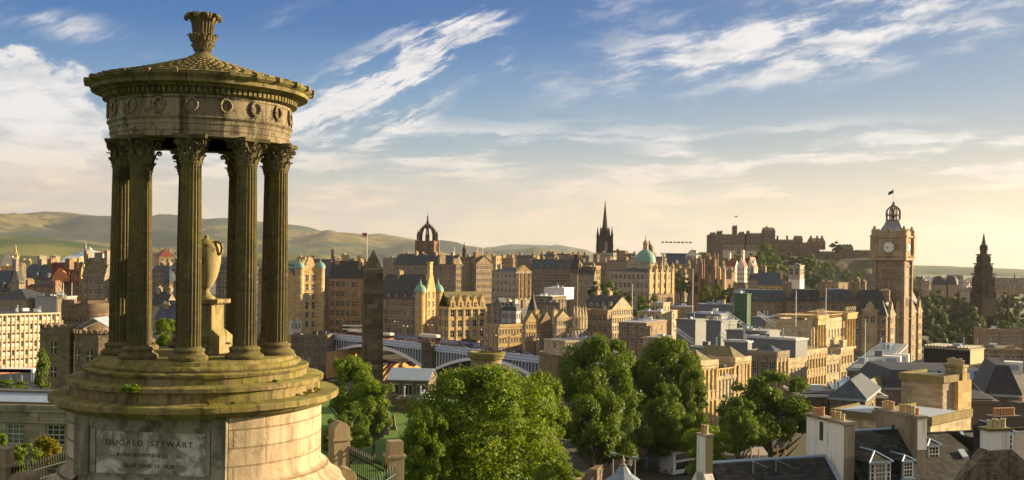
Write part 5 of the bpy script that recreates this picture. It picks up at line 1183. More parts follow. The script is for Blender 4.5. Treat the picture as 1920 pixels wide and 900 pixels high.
b = MB(); cy2 = d_*.5; b.box(w_-.5, w_+1.4, cy2-3.4, cy2+3.4, 0, h_+4); b.slab([(w_+1.4, cy2-3.4, h_+4), (w_+1.4, cy2+3.4, h_+4), (w_+1.4, cy2+2, h_+8), (w_+1.4, cy2+1.1, h_+11), (w_+1.4, cy2-1.1, h_+11), (w_+1.4, cy2-2, h_+8)], (-2, 0, 0)); b.box(w_-.4, w_+1.2, cy2-1.1, cy2+1.1, h_+11, h_+16); b.box(w_-.6, w_+1.4, cy2-1.3, cy2+1.3, h_+16, h_+16.5); gb = b.build('gable_bay', GD, nh)
for fl in range(6):
    for dy_ in (-1.7, 1.7): me, mw, mh = window_mesh(1.4, 2.4, 'sash'); inst('window', me, gb, (w_+1.53, cy2+dy_, h_+.5-fl*4.0), math.pi/2)
ar, w_, d_, h_ = B('arcaded_building', 'golden arcaded building with mossy roof and five gabled dormers by the bridge', 'office building', 822, 842, 911, 579, 655, 452, 52, wall=GD, roof=SLM, rk='gx', rh=4, fh=4.4, rows=4, cf=4, cr=5, ww=2.2, wh=.66, kind='sash', kr='sash', top0=.6, parapet=.8)
bpy.data.objects.remove([c for c in ar.children if c.name.startswith('roof')][0])
b = MB(); roof_mesh(b, 'gy', w_, d_, h_, 7.0, None); b.build('roof', SLM, ar)
for i in range(5):
    cy2 = d_*(i+.5)/5; b = MB(); b.box(w_-2, w_+.25, cy2-1.3, cy2+1.3, h_, h_+2.9); b.slab([(w_+.25, cy2-1.3, h_+2.9), (w_+.25, cy2+1.3, h_+2.9), (w_+.25, cy2+.6, h_+4.6), (w_+.25, cy2, h_+5.8), (w_+.25, cy2-.6, h_+4.6)], (-2.4, 0, 0)); o = b.build('dormer', GD, ar)
    me, mw, mh = window_mesh(1.2, 2.2, 'arch'); inst('window', me, o, (w_+.38, cy2, h_+.5), math.pi/2)
    for q in range(6): pass
for i in range(6):
    b = MB(); cy2 = d_*i/5; b.box(w_, w_+.3, cy2-.4, cy2+.4, 0, h_); b.build('pilaster', GD, ar)
# tall lit slabs behind
B('tenement_row', 'very long dark tenement row under the crown steeple', 'tenement', 738, 852, 852, 497, 620, 575, 14, wall='g', roof=SL, rk='gx', rh=5.2, rows=7, cf=22, ww=1.0, D=16, chim=((.3, .5, 1.2, 3, 2, 5), (.62, .5, 1.2, 3, 2, 5), (.9, .5, 1.2, 3, 2, 5)))
B('tall_tenement', 'tall tenement with sunlit end wall left of its twin, right of crown steeple', 'tenement', 822, 855, 887, 496, 620, 545, 46, wall='b', roof=SLM, rk='gy', rh=0.1, rows=10, cf=6, cr=7, ww=1.0, fh=3.3, chim=((.1, .1, 1.2, 4, 5, 6), (.9, .1, 1.2, 4, 3, 6)))
B('tall_tenement', 'second tall tenement with sunlit end wall and twin chimneys', 'tenement', 884, 893, 924, 494, 620, 550, 46, wall='b', roof=SLM, rk='gx', rh=4, rows=10, cf=2, cr=7, ww=1.0, fh=3.3, chim=((.2, .3, 1.2, 4, 4, 6), (.3, .9, 1.2, 4, 4, 6)))
B('tenement', 'mansard roofed tenement directly under the crown steeple base', 'tenement', 745, 800, 806, 486, 520, 620, 18, wall='d', roof=SLB, rk='mansard', rh=3, rows=1, cf=8, dorm=(5, 0), D=14)
pd_, w_, d_, h_ = B('pedimented_block', 'tall pale block with sunlit pedimented front in the centre of the old town', 'office building', 922, 968, 996, 509, 620, 520, 42, wall='p', roof=SLB, rk='hip', rh=2, rows=8, cf=6, cr=3, fh=3.6, ww=1.4, chim=((.2, .2, 2, 1, 2, 4),))
b = MB(); b.poly([(w_+.3, .5, h_), (w_+.3, d_-.5, h_), (w_+.3, d_/2, h_+3.2)]); b.slab([(w_+.3, .5, h_), (w_+.3, d_-.5, h_), (w_+.3, d_/2, h_+3.2)], (-2, 0, 0)); b.build('pediment', GD, pd_)
for fy in (.12, .36, .62, .88): b = MB(); b.lathe([(.45, h_-13), (.42, h_-1.2), (.6, h_-.8)], 10, w_+.6, fy*d_); b.build('column', GD, pd_)
B('tenement_row', 'long dark tenement dotted with bright white windows, centre of the skyline', 'tenement', 996, 1072, 1078, 503, 600, 620, 18, wall='d', roof=SLB, rk='gx', rh=5, rows=7, cf=16, fh=3.6, ww=1.2, D=14, chim=((.25, .5, 1.2, 3, 2, 5), (.6, .5, 1.2, 3, 2, 5), (.97, .5, 1.4, 3, 3, 5)), dorm=(6, 0))
B('gothic_gable_house', 'narrow tenement with pointed crow stepped gables right of the dark row', 'tenement', 1070, 1083, 1092, 507, 600, 600, 45, wall='b', rk='gx', rh=9, rows=7, cf=3, cr=3, fh=3.5)
B('tenement', 'many windowed tenement in front of the lit pink corner building', 'tenement', 1084, 1114, 1118, 514, 600, 585, 20, wall='g', rk='gx', rh=4, rows=7, cf=7, cr=1, fh=3.4, ww=1.1, chim=((.1, .5, 1, 2, 2, 4), (.9, .5, 1, 2, 2, 4)), D=12)
B('tenement', 'warm lit corner building with rooftop balustrade behind the centre trees', 'tenement', 1094, 1106, 1126, 502, 600, 610, 48, wall='y', rk='flat', rows=6, cf=3, cr=6, fh=3.7, parapet=1.2)
B('white_roof_building', 'modern building with long white canopy roof in mid city', 'market hall', 1000, 1036, 1062, 556, 600, 470, 30, wall='d', roof=WHITE, rk='flat', rows=3, cf=6, cr=5, ww=1.6, kind='dark')
B('white_roof_building', 'bright white flat roofed hall beside the canopy building', 'market hall', 1020, 1058, 1076, 540, 562, 490, 25, wall=plain('white_clad', (.55, .55, .58), .5), roof=WHITE, rk='flat', win=False)
B('tenement', 'dark brown block behind the cone turret houses', 'tenement', 995, 1050, 1055, 568, 620, 440, 25, wall='d', roof=SLB, rk='flat', rows=3, cf=8, D=14)
B('tenement', 'grey house with orange gable tucked below the tall pale block', 'tenement', 925, 943, 956, 578, 640, 430, 40, wall='g', roof=SLB, rk='gy', rh=4, rows=5, cf=4, cr=0, ww=.9)
B('white_house', 'black and white upper house below the tall pale block', 'house', 941, 968, 976, 583, 640, 415, 28, wall=plain('offwhite', (.36, .36, .36), .7), roof=SL, rk='mansard', rh=3.4, rows=3, cf=4, cr=2, D=10, dorm=(3, 0))
B('tenement', 'low house with two pink gables beside the cone turret', 'house', 966, 980, 996, 592, 640, 420, 44, wall='r', roof=SLB, rk='gy', rh=3.5, rows=3, cf=3, cr=3, chim=((.5, .5, 1.2, 2, 3, 4),))
o = thing('cone_turret', 'dark slate cone turret pointing up among the lower street houses', 'turret', P(998, 612, 410)); b = MB(); b.lathe([(2.0, -8), (2.0, 4.8), (2.2, 5.0)], 16); b.build('wall', ST['b'], o); b = MB(); b.lathe([(2.35, 5.0), (1.2, 9), (.05, 13.5)], 16); b.build('roof', SL, o)
B('street_building', 'long low arcaded building beside the bridge with mossy parapet', 'shop row', 907, 935, 984, 612, 665, 408, 50, wall='y', rk='flat', rows=3, cf=3, cr=9, fh=3.4, ww=1.1, parapet=.7)
B('street_building', 'golden four storey house with gabled front next to the low arcaded row', 'tenement', 980, 986, 1010, 603, 665, 400, 50, wall='y', roof=SLO, rk='gx', rh=4, rows=5, cf=2, cr=5, fh=3.1, chim=((.5, .95, 1.2, 2, 4, 4),))
B('street_building', 'narrow bay fronted house right of the golden gabled one', 'tenement', 1006, 1013, 1040, 606, 665, 396, 50, wall='b', roof=SLO, rk='gx', rh=5, rows=5, cf=2, cr=6, fh=3.0, chim=((.5, .05, 1.2, 2, 3, 4),))
B('street_building', 'cream street block with even rows of small windows', 'tenement', 1037, 1044, 1071, 596, 665, 392, 50, wall='c', roof=SLO, rk='gx', rh=3, rows=6, cf=2, cr=8, fh=2.9, ww=.9, chim=((.5, .0, 1.2, 2, 3, 4),))
gt, w_, d_, h_ = B('gothic_chapel', 'lit gothic chapel front with a row of stone pinnacles on the street', 'church', 1068, 1073, 1098, 612, 665, 388, 50, wall='c', roof=SL, rk='gx', rh=5, rows=2, cf=1, cr=4, fh=5, kr='arch')
for fy in (.08, .3, .52, .74, .96): b = MB(); pin(b, w_+.3, fy*d_, h_-1, 1.0, 8.5); b.build('pinnacle', ST['c'], gt)
B('tenement', 'dark four square block behind the tree tops, right of the gothic chapel', 'tenement', 1100, 1139, 1146, 584, 665, 400, 26, wall='b', rk='flat', rows=4, cf=4, cr=1, fh=4, kind='arch', parapet=.5, D=14)
B('bayed_hotel', 'sunlit row of white bay windows under the centre trees', 'hotel', 1090, 1148, 1186, 578, 650, 440, 40, wall='c', roof=SL, rk='gx', rh=5, rows=5, cf=10, cr=9, ww=1.3, fh=3.2, wh=.6, chim=((.2, .5, 1, 2, 2, 4), (.6, .5, 1, 2, 2, 4)), dorm=(5, 0))
B('long_shed', 'long low station roof edge running from the bridge towards the trees', 'station', 1020, 1060, 1146, 640, 668, 330, 52, wall='c', roof=plain('shed_roof', (.22, .19, .17), .8), rk='flat', rows=1, cf=1, cr=16, fh=3.4, ww=1.2, top0=.3)
B('bridge_end_block', 'plain stone block with black roof edge at the right end of the bridge', 'building', 1011, 1046, 1060, 664, 760, 350, 25, wall='b', roof=SL, rk='flat', rows=2, cf=0, cr=1, fh=6, ww=2.5, parapet=.6, kr='fine')
# bank with green dome
bk, w_, d_, h_ = B('domed_bank', 'grand classical bank headquarters with sunlit projecting end and green dome behind', 'bank', 1144, 1217, 1263, 510, 600, 560, 40, wall='p', roof=SL, rk='hip', rh=3, rows=5, cf=9, cr=7, fh=4.6, ww=1.8, wh=.55, kind='arch', kr='arch')
for fy in (.04, .28, .5, .72, .96):
    b = MB(); b.box(w_-.2, w_+.5, fy*d_-1.1, fy*d_+1.1, 0, h_+1); b.box(w_-.2, w_+.8, fy*d_-1.3, fy*d_+1.3, h_+1, h_+1.4); b.lathe([(.9, h_+1.4), (.9, h_+2.8), (1.1, h_+3.0), (.3, h_+4.4), (.1, h_+5.4)], 10, w_-.1, fy*d_); b.build('corner_tower', GD, bk)
b = MB(); b.lathe([(5.2, h_-1), (5.2, h_+4.6), (5.7, h_+4.8), (5.7, h_+5.2)], 28, w_*.62, d_*.45); dm = b.build('drum', ST['p'], bk)
b = MB(); b.lathe([(5.6, h_+5.2), (5.3, h_+7.6), (4.2, h_+9.8), (2.4, h_+11.4), (1.5, h_+11.8)], 28, w_*.62, d_*.45); b.build('dome', COPPER, bk)
b = MB(); b.lathe([(1.5, h_+11.6), (1.4, h_+14.5), (1.7, h_+14.8), (1.2, h_+16.2), (.3, h_+17.2), (.08, h_+20)], 12, w_*.62, d_*.45); b.build('lantern', ST['c'], bk)
B('retaining_wall', 'arched stone retaining terrace under the domed bank', 'terrace', 1195, 1217, 1262, 553, 620, 545, 40, wall='b', rk='flat', rows=2, cf=4, cr=10, fh=4.5, kind='arch', kr='arch', ww=1.6)
B('tenement', 'pale gabled tenement just left of the green dome', 'tenement', 1176, 1198, 1204, 490, 530, 640, 25, wall='p', rk='gy', rh=3, rows=3, cf=5, cr=2, D=12)
# skyline fillers: (xl, xc, xr, y, Y, wall, roof, label)
FS = [(556, 572, 577, 483, 700, 'y', 'flat', 'sunny flat topped block left of the golden hotel gable'), (640, 652, 655, 478, 690, 'y', 'flat', 'sunlit square tower block left of the obelisk tip'), (668, 680, 683, 482, 690, 'y', 'flat', 'small bright block just left of the obelisk tip'),
      (575, 632, 640, 490, 660, 'd', 'gx', 'dark long roof behind the golden domed hotel'), (630, 668, 672, 492, 640, 'd', 'gx', 'dark roof ridge behind the brown mansard hotel'), (718, 765, 770, 484, 760, 'g', 'flat', 'pale flat roof just right of the obelisk tip'),
      (640, 700, 705, 488, 800, 'b', 'gx', 'brown rooftops behind the obelisk'), (822, 850, 855, 484, 680, 'y', 'gx', 'lit roof block right of the crown steeple'), (856, 880, 884, 484, 700, 'd', 'gx', 'dark ridge under the thin spire'), (884, 915, 922, 482, 690, 'd', 'gx', 'dark roofs above the twin tall tenements'),
      (914, 930, 940, 480, 640, 'y', 'flat', 'bright yellow chimney block beyond the tall tenements'), (940, 962, 966, 486, 650, 'b', 'gx', 'brown gable behind the pedimented block'), (944, 972, 975, 478, 900, 'y', 'flat', 'small golden block on the skyline in front of the green hill'), (970, 1002, 1008, 482, 760, 'd', 'gx', 'dark roofs left of the lit pink gable'),
      (996, 1004, 1014, 486, 700, 'y', 'gy', 'bright tan gable wall on the centre skyline'), (1012, 1040, 1045, 480, 760, 'b', 'gx', 'brown roofs with chimneys under the far hill'), (1024, 1038, 1041, 473, 850, 'g', 'flat', 'grey tower block on skyline below the far hill'), (1044, 1070, 1076, 476, 800, 'r', 'flat', 'reddish block left of the black spire'),
      (1070, 1098, 1104, 482, 780, 'd', 'gx', 'dark roof left of the orange chimney block'), (1112, 1120, 1124, 478, 760, 'r', 'flat', 'orange chimney block at the foot of the black spire'), (1120, 1150, 1156, 474, 780, 'p', 'flat', 'pale block at the base of the black spire'), (1150, 1172, 1176, 470, 800, 'r', 'flat', 'brown flat block right of the black spire'),
      (1172, 1190, 1194, 478, 800, 'd', 'gy', 'dark gables between black spire and green dome'), (1086, 1140, 1144, 494, 700, 'd', 'gx', 'long dark roof below the black spire'), (1138, 1178, 1182, 490, 680, 'b', 'mansard', 'brown mansard building between the spire and the bank'), (1222, 1246, 1250, 484, 720, 'b', 'gx', 'brown roof behind the bank corner towers'),
      (1262, 1292, 1298, 498, 760, 'd', 'gx', 'dark roofs right of the bank'), (1262, 1284, 1290, 516, 700, 'g', 'gx', 'grey tenement right of the bank above small trees'), (1286, 1312, 1318, 488, 850, 'd', 'gx', 'slate roof under the white house'), (1268, 1300, 1306, 505, 740, 'b', 'gy', 'brown gables left of the twin towers'),
      (1296, 1330, 1334, 483, 900, 'r', 'gx', 'reddish roofs left of the castle palace'), (1338, 1356, 1360, 497, 800, 'r', 'gx', 'red roofed house above the twin tower college'), (1340, 1372, 1378, 512, 720, 'r', 'gx', 'brown tenement right of the twin towers'), (1362, 1400, 1406, 545, 600, 'd', 'gx', 'dark roof at the foot of the castle slope trees')]
for i, (a, c, e, y, Y, m, k_, lab) in enumerate(FS):
    B('rooftop_block', lab, 'building', a, c, e, y, y+50, Y, 30 + (i*7) % 17, wall=m, rk=k_, roof=[SL, SLB, SLO][i % 3], rows=3, cf=max(2, (c-a)//5), cr=2, ww=1.3, D=12, courses=False, chim=((.12, .5, 1.3, 2.6, 2.4, 4), (.88, .5, 1.3, 2.6, 2.4, 4)) if k_ != 'flat' else ((.3, .5, 2, 1, 1.5, 3),), group=SKY)
WP = plain('white_harling', (.62, .58, .52), .8, var=.08)
B('white_house', 'bright white tall house right of the blue arena stand', 'house', 1286, 1306, 1314, 478, 520, 860, 35, wall=WP, rk='gy', rh=4, rows=4, cf=4, cr=2)
B('white_gabled_house', 'white and red roofed cottage style flats below the castle, left one', 'house', 1358, 1378, 1386, 500, 530, 820, 40, wall=WP, roof=REDR, rk='gx', rh=6, rows=3, cf=4, cr=2, chim=((.3, .5, 1.6, 1.6, 5, 2),))
B('white_gabled_house', 'white and red roofed flats below the castle, middle one with tall chimney', 'house', 1382, 1396, 1403, 500, 530, 810, 40, wall=WP, roof=REDR, rk='gy', rh=7, rows=3, cf=3, cr=2, chim=((.5, .5, 2, 1.6, 6, 2),))
B('white_gabled_house', 'white gabled flats below the castle trees, right one', 'house', 1400, 1412, 1421, 502, 530, 815, 42, wall=WP, roof=REDR, rk='gy', rh=8, rows=3, cf=2, cr=2)
# cupola tower with dark cap
o = thing('domed_cupola', 'small round tower with brown onion cap right of the green dome', 'tower', P(1217, 480, 800)); b = MB(); b.lathe([(4.2, -8), (4.2, 2.5), (4.8, 2.8)], 16); b.build('wall', WP, o); b = MB(); b.lathe([(4.4, 2.8), (4.0, 5), (2.6, 7.8), (.8, 9.6), (.1, 12)], 16); b.build('roof', plain('brown_cap', (.07, .045, .03), .6), o)
for px, y0, y1, Y, lab in ((688, 436, 490, 640, 'tall white flagpole behind the obelisk tip'), (118, 530, 600, 330, 'left of two white poles on the cream stair tower'), (134, 530, 600, 330, 'right of two white poles on the cream stair tower'), (1185, 532, 600, 430, 'pale green pole above the white bay windows'), (1298, 504, 620, 350, 'white flagpole in front of the twin tower college'),
    (1492, 545, 612, 300, 'grey pole beside the white tower building'), (1548, 540, 615, 300, 'slim white pole rising before the long slate roofs'), (1621, 598, 730, 190, 'tall white flagpole in front of the clock hotel'), (895, 462, 485, 640, 'thin mast above the twin tall tenements'), (905, 462, 485, 640, 'thin mast just right of another mast above the tenements'), (852, 463, 484, 680, 'thin mast right of the crown steeple'), (1242, 470, 520, 560, 'flagpole on the sunlit end of the bank'), (1412, 628, 650, 260, 'short vent mast on the grey flat roof')):
    o = thing('flagpole', lab, 'pole', P(px, y1, Y)); h = (y1-y0)*Y/F; b = MB(); b.tube((0, 0, 0), (0, 0, h), .0003*Y+.03, .0002*Y+.02, 6); b.build('pole', WHITE, o)
    if px == 688: b = MB(); b.box(-3, 0, -.03, .03, h-2.2, h-.2); b.build('flag', plain('flag_red', (.4, .08, .08), .8), o)
    if px in (1621,): pass

B('station_wall', 'sunlit orange wall of the sunken street below the left bridge arch', 'wall', 612, 612.5, 690, 660, 710, 440, 25, wall=plain('orange_wall', (.45, .25, .08), .85, var=.35), rk='flat', win=False)
B('station_wall', 'sunlit orange wall below the right foot of the first bridge arch', 'wall', 712, 712.5, 800, 687, 715, 430, 25, wall=MATS['orange_wall'], rk='flat', win=False)
random.seed(31)
# ================= right: long slate roofs, classical offices, modern roofs =================
RB = [(1378, 1480, 'left'), (1482, 1548, 'middle'), (1546, 1606, 'right')]
for i, (a, c, w) in enumerate(RB):
    B('long_slate_block', '%s block of the long slate roofed row behind the modern roofs' % w, 'office building', a, c, c, 566, 640, 470-i*14, 6, wall='b', roof=[SLB, SL, SLB][i], rk='mansard', rh=5.0, rows=3, cf=8, fh=4, dorm=(4 if i == 0 else 3, 0), D=22, chim=((.03, .3, 1.6, 3.2, 4.5, 5), (.97, .3, 1.6, 3.2, 4.5, 5)))
B('tenement', 'dark blue slate roofed building left of the white topped tower', 'building', 1421, 1466, 1474, 535, 580, 520, 14, wall='y', roof=SLB, rk='gx', rh=6, rows=1, cf=4, D=12, chim=((.99, .4, 1.4, 3.6, 1.8, 5),))
B('tenement', 'stone building with tall dark chimney right of the white gabled flats', 'building', 1404, 1432, 1440, 524, 580, 540, 22, wall='g', roof=SL, rk='gx', rh=3, rows=2, cf=5, D=12, chim=((.1, .5, 1.6, 3.6, 4, 5), (.9, .5, 1.6, 3.6, 4, 5)))
twr, w_, d_, h_ = B('roof_tower', 'square tower with arched openings above and white wall below', 'tower', 1478, 1500, 1508, 497, 580, 500, 30, wall='p', rk='flat', rows=1, cf=2, cr=2, fh=5.4, kind='arch', kr='arch', ww=1.6, top0=1.0)
b = MB(); b.box(-.06, w_+.06, -.06, d_+.06, 0, h_-6.8); b.build('white_wall', WP, twr)
B('tenement', 'dark building with sunlit gable below the castle crag', 'building', 1548, 1572, 1590, 530, 590, 520, 42, wall='b', roof=SL, rk='flat', rows=2, cf=3, cr=1, chim=((.1, .2, 2, 1.2, 1, 4),))
B('tenement', 'slate roofed corner block adjoining the clock hotel', 'building', 1600, 1640, 1650, 562, 620, 455, 25, wall='b', roof=SL, rk='mansard', rh=4, rows=1, cf=4, D=14, chim=((.05, .5, 1.6, 3.2, 6, 5), (.35, .5, 1.6, 3.2, 5, 5)))
gsb, w_, d_, h_ = B('scaffold_box', 'green netted scaffold box standing over the modern grey roofs', 'scaffold', 1378, 1401, 1408, 551, 640, 340, 30, wall=plain('green_net', (.055, .11, .055), .9, var=.35, sc=.8), rk='flat', win=False, courses=False)
b = MB()
for i in range(6): b.box(w_*i/5-.06, w_*i/5+.06, -.15, -.03, 0, h_)
for i in range(7): b.box(0, w_, -.16, -.04, h_*i/6-.06, h_*i/6+.06)
b.build('scaffold_frame', plain('green_pole', (.09, .22, .12), .7), gsb)
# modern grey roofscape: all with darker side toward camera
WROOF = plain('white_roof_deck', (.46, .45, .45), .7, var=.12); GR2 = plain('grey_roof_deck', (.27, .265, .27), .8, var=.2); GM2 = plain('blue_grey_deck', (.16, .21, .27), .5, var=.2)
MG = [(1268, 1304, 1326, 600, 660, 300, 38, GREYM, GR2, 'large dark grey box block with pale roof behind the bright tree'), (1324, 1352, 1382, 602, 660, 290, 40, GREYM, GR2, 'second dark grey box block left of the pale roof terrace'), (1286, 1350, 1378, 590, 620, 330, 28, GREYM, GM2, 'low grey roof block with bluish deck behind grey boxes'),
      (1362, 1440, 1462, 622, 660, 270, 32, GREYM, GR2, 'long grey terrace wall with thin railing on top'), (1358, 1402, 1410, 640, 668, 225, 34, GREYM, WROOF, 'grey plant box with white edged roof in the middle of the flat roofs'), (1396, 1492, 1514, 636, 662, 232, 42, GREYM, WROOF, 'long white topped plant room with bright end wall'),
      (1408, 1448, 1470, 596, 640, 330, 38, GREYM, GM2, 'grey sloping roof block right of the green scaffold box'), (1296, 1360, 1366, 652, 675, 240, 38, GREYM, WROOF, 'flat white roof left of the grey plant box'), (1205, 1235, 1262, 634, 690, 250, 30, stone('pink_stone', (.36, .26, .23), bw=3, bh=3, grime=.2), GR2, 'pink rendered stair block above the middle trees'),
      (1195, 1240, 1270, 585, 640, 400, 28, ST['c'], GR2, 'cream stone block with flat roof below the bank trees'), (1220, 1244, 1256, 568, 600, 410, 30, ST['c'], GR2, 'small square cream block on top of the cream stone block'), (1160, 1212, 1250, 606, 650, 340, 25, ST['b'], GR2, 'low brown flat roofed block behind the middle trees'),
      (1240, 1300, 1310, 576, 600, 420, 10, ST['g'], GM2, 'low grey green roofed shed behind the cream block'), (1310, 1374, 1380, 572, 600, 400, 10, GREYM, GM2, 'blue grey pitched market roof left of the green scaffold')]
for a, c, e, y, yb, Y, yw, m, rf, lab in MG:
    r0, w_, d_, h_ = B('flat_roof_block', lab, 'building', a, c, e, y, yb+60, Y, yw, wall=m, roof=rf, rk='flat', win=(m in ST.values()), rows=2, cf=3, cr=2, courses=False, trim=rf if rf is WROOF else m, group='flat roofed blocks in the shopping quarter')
    if 'railing' in lab or 'second' in lab:
        b = MB()
        for i in range(14): x = w_*i/13; b.tube((x, .2, h_), (x, .2, h_+1.3), .06, .06, 4)
        b.box(0, w_, .15, .25, h_+1.25, h_+1.35); b.build('railing', plain('rail_tan', (.3, .26, .2), .6), r0)
for px, py, Y, lab in ((1262, 618, 295, 'white steel stair sloping down the left grey box'), (1350, 630, 285, 'white steel stair between two grey boxes'), (1362, 590, 330, 'white frame gantry left of the green scaffold box'), (1420, 590, 325, 'white frame gantry right of the green scaffold box')):
    C = P(px, py, Y); o = thing('steel_stair', lab, 'stair', C, R(-25)); b = MB()
    for y_ in (0, 1.4):
        b.tube((0, y_, 0), (5.5, y_, -3.6), .12, .12, 5); b.tube((0, y_, 1), (5.5, y_, -2.6), .07, .07, 5)
        for q in range(6): b.tube((q*1.1, y_, -q*.72), (q*1.1, y_, 1-q*.72), .05, .05, 4)
    b.build('stringer', WHITE, o); b = MB()
    for q in range(12): b.box(q*.46, q*.46+.35, 0, 1.4, -q*.3-.05, -q*.3)
    b.build('tread', LEAD, o)
# ---- classical register-office like palace
gr, w_, d_, h_ = B('classical_office', 'classical stone office with sunlit colonnaded ends, nearest to the clock hotel', 'office building', 1436, 1522, 1601, 606, 720, 320, 36, wall='c', roof=SLO, rk='flat', rows=3, cf=2, cr=14, fh=4.4, ww=1.2, wh=.6, parapet=.9, kind='sash', kr='sash', top0=2.5)
print('classical', w_, d_, h_)
def colonnade(root, x, y0, y1, z0, z1, n, m, r=.42, ent=True, name='column'):
    b = MB(); b.box(x-.3, x+1.5, y0-.8, y1+.8, z1, z1+1.6); b.box(x-.3, x+1.8, y0-1.1, y1+1.1, z1+1.6, z1+2.0); b.box(x-.3, x+1.4, y0-.7, y1+.7, z0-.6, z0); b.build('entablature', m, root)
    for i in range(n):
        y = y0+(y1-y0)*i/(n-1); b = MB(); b.lathe([(r*1.3, z0), (r*1.3, z0+.25), (r, z0+.4), (r*.85, z1-.7), (r*1.25, z1-.1), (r*1.3, z1)], 12, x+.75, y); o = b.build(name, m, root)
colonnade(gr, w_, .08*d_-1, .24*d_, h_-8.4, h_-.6, 4, GD, .5); colonnade(gr, w_, .74*d_, .94*d_, h_-9, h_+.2, 4, GD, .5)
for y0, y1 in ((.02*d_, .26*d_), (.71*d_, .97*d_)):
    b = MB(); b.box(w_-12, w_+1.6, y0, y1, h_+1.4, h_+2.2); b.build('attic', GD, gr)
    for i in range(5): y = lerp(y0, y1, (i+.5)/5); b = MB(); b.lathe([(.5, h_+2.2), (.35, h_+2.6), (.55, h_+3.2), (.3, h_+3.9), (.05, h_+4.3)], 10, w_+.8, y); b.build('roof_urn', ST['c'], gr)
b = MB(); i = .3*d_
while i < .68*d_: b.lathe([(.12, h_+.9), (.2, h_+1.3), (.12, h_+1.9)], 6, w_+.1, i); i += .6
b.box(w_-.15, w_+.35, .3*d_, .68*d_, h_+1.9, h_+2.1); b.build('balustrade', GD, gr)
chimney(gr, w_*.45, d_*.3, h_, 3.6, 1.2, 1.8, 6, ST['c']); chimney(gr, w_*.75, d_*.5, h_, 3.6, 1.2, 1.8, 6, ST['c'])
# ---- waterloo place terraces
wp, w_, d_, h_ = B('classical_terrace', 'classical terrace behind the middle trees with hipped tan roof and tall windows', 'terrace building', 1290, 1378, 1406, 680, 830, 190, 42, wall='c', roof=SLO, rk='hip', rh=2.6, rows=3, cf=5, cr=3, fh=4.6, ww=1.2, wh=.7, kind='sash', parapet=.9)
for i in range(5): y = d_*i/4; b = MB(); b.box(w_, w_+.12, y-.25, y+.25, 0, h_+.4); b.build('pilaster', GD, wp)
wp2, w_, d_, h_ = B('classical_terrace', 'nearer classical terrace wing with pilastered sunlit face beside the tree crowns', 'terrace building', 1240, 1313, 1344, 688, 860, 165, 42, wall='c', roof=SLO, rk='hip', rh=2.4, rows=3, cf=4, cr=4, fh=4.6, ww=1.1, wh=.7, parapet=.9)
for i in range(5): y = d_*i/4; b = MB(); b.box(w_, w_+.12, y-.25, y+.25, 0, h_+.4); b.build('pilaster', GD, wp2)
lk, w_, d_, h_ = B('classical_terrace', 'recessed balustraded link between the two sunlit terrace wings', 'terrace building', 1300, 1340, 1378, 709, 860, 178, 42, wall='c', roof=SLO, rk='flat', rows=3, cf=3, cr=6, fh=4.4, ww=1.0, wh=.72, parapet=.2)
b = MB(); y = 0
while y < d_: b.box(w_-.05, w_+.2, y, y+.35, h_+.1, h_+1.3); y += 1.0
b.box(w_-.1, w_+.3, 0, d_, h_+1.3, h_+1.5); b.build('balustrade', GD, lk)
b5, w_, d_, h_ = B('classical_terrace', 'grey sided classical block with white sash windows behind the right tree', 'terrace building', 1404, 1457, 1478, 668, 830, 215, 38, wall='g', roof=SLB, rk='hip', rh=2, rows=3, cf=3, cr=3, fh=4.6, ww=1.4, wh=.55, kind='fine', parapet=.9)
for i in range(4): y = d_*i/3; b = MB(); b.box(w_, w_+.12, y-.25, y+.25, 0, h_+.4); b.build('pilaster', GD, b5)
b6, w_, d_, h_ = B('classical_terrace', 'sunlit balustraded terrace range leading toward the clock hotel', 'terrace building', 1440, 1462, 1512, 682, 830, 225, 44, wall='c', roof=SLM, rk='flat', rows=3, cf=3, cr=8, fh=4.4, ww=1.1, parapet=.9)
b7, w_, d_, h_ = B('classical_terrace', 'raised pilastered section in the middle of the sunlit terrace range', 'terrace building', 1450, 1511, 1549, 664, 830, 245, 40, wall='c', roof=SLO, rk='hip', rh=1.6, rows=4, cf=3, cr=7, fh=4.2, ww=1.1, parapet=.9)
for i in range(8): y = d_*i/7; b = MB(); b.box(w_, w_+.12, y-.25, y+.25, 0, h_+.4); b.build('pilaster', GD, b7)
b8, w_, d_, h_ = B('classical_terrace', 'low balustraded part of the terrace range just left of the flagpole', 'terrace building', 1540, 1549, 1574, 674, 830, 262, 44, wall='c', roof=SLO, rk='flat', rows=3, cf=1, cr=4, fh=4.2, ww=1.1, parapet=.8)
b9, w_, d_, h_ = B('classical_terrace', 'end pavilion of the terrace range below the colonnaded office', 'terrace building', 1540, 1576, 1598, 658, 830, 275, 38, wall='c', roof=SLO, rk='hip', rh=1.4, rows=4, cf=2, cr=4, fh=4.2, ww=1.1, parapet=.8)
for i in range(5): y = d_*i/4; b = MB(); b.box(w_, w_+.12, y-.25, y+.25, 0, h_+.4); b.build('pilaster', GD, b9)
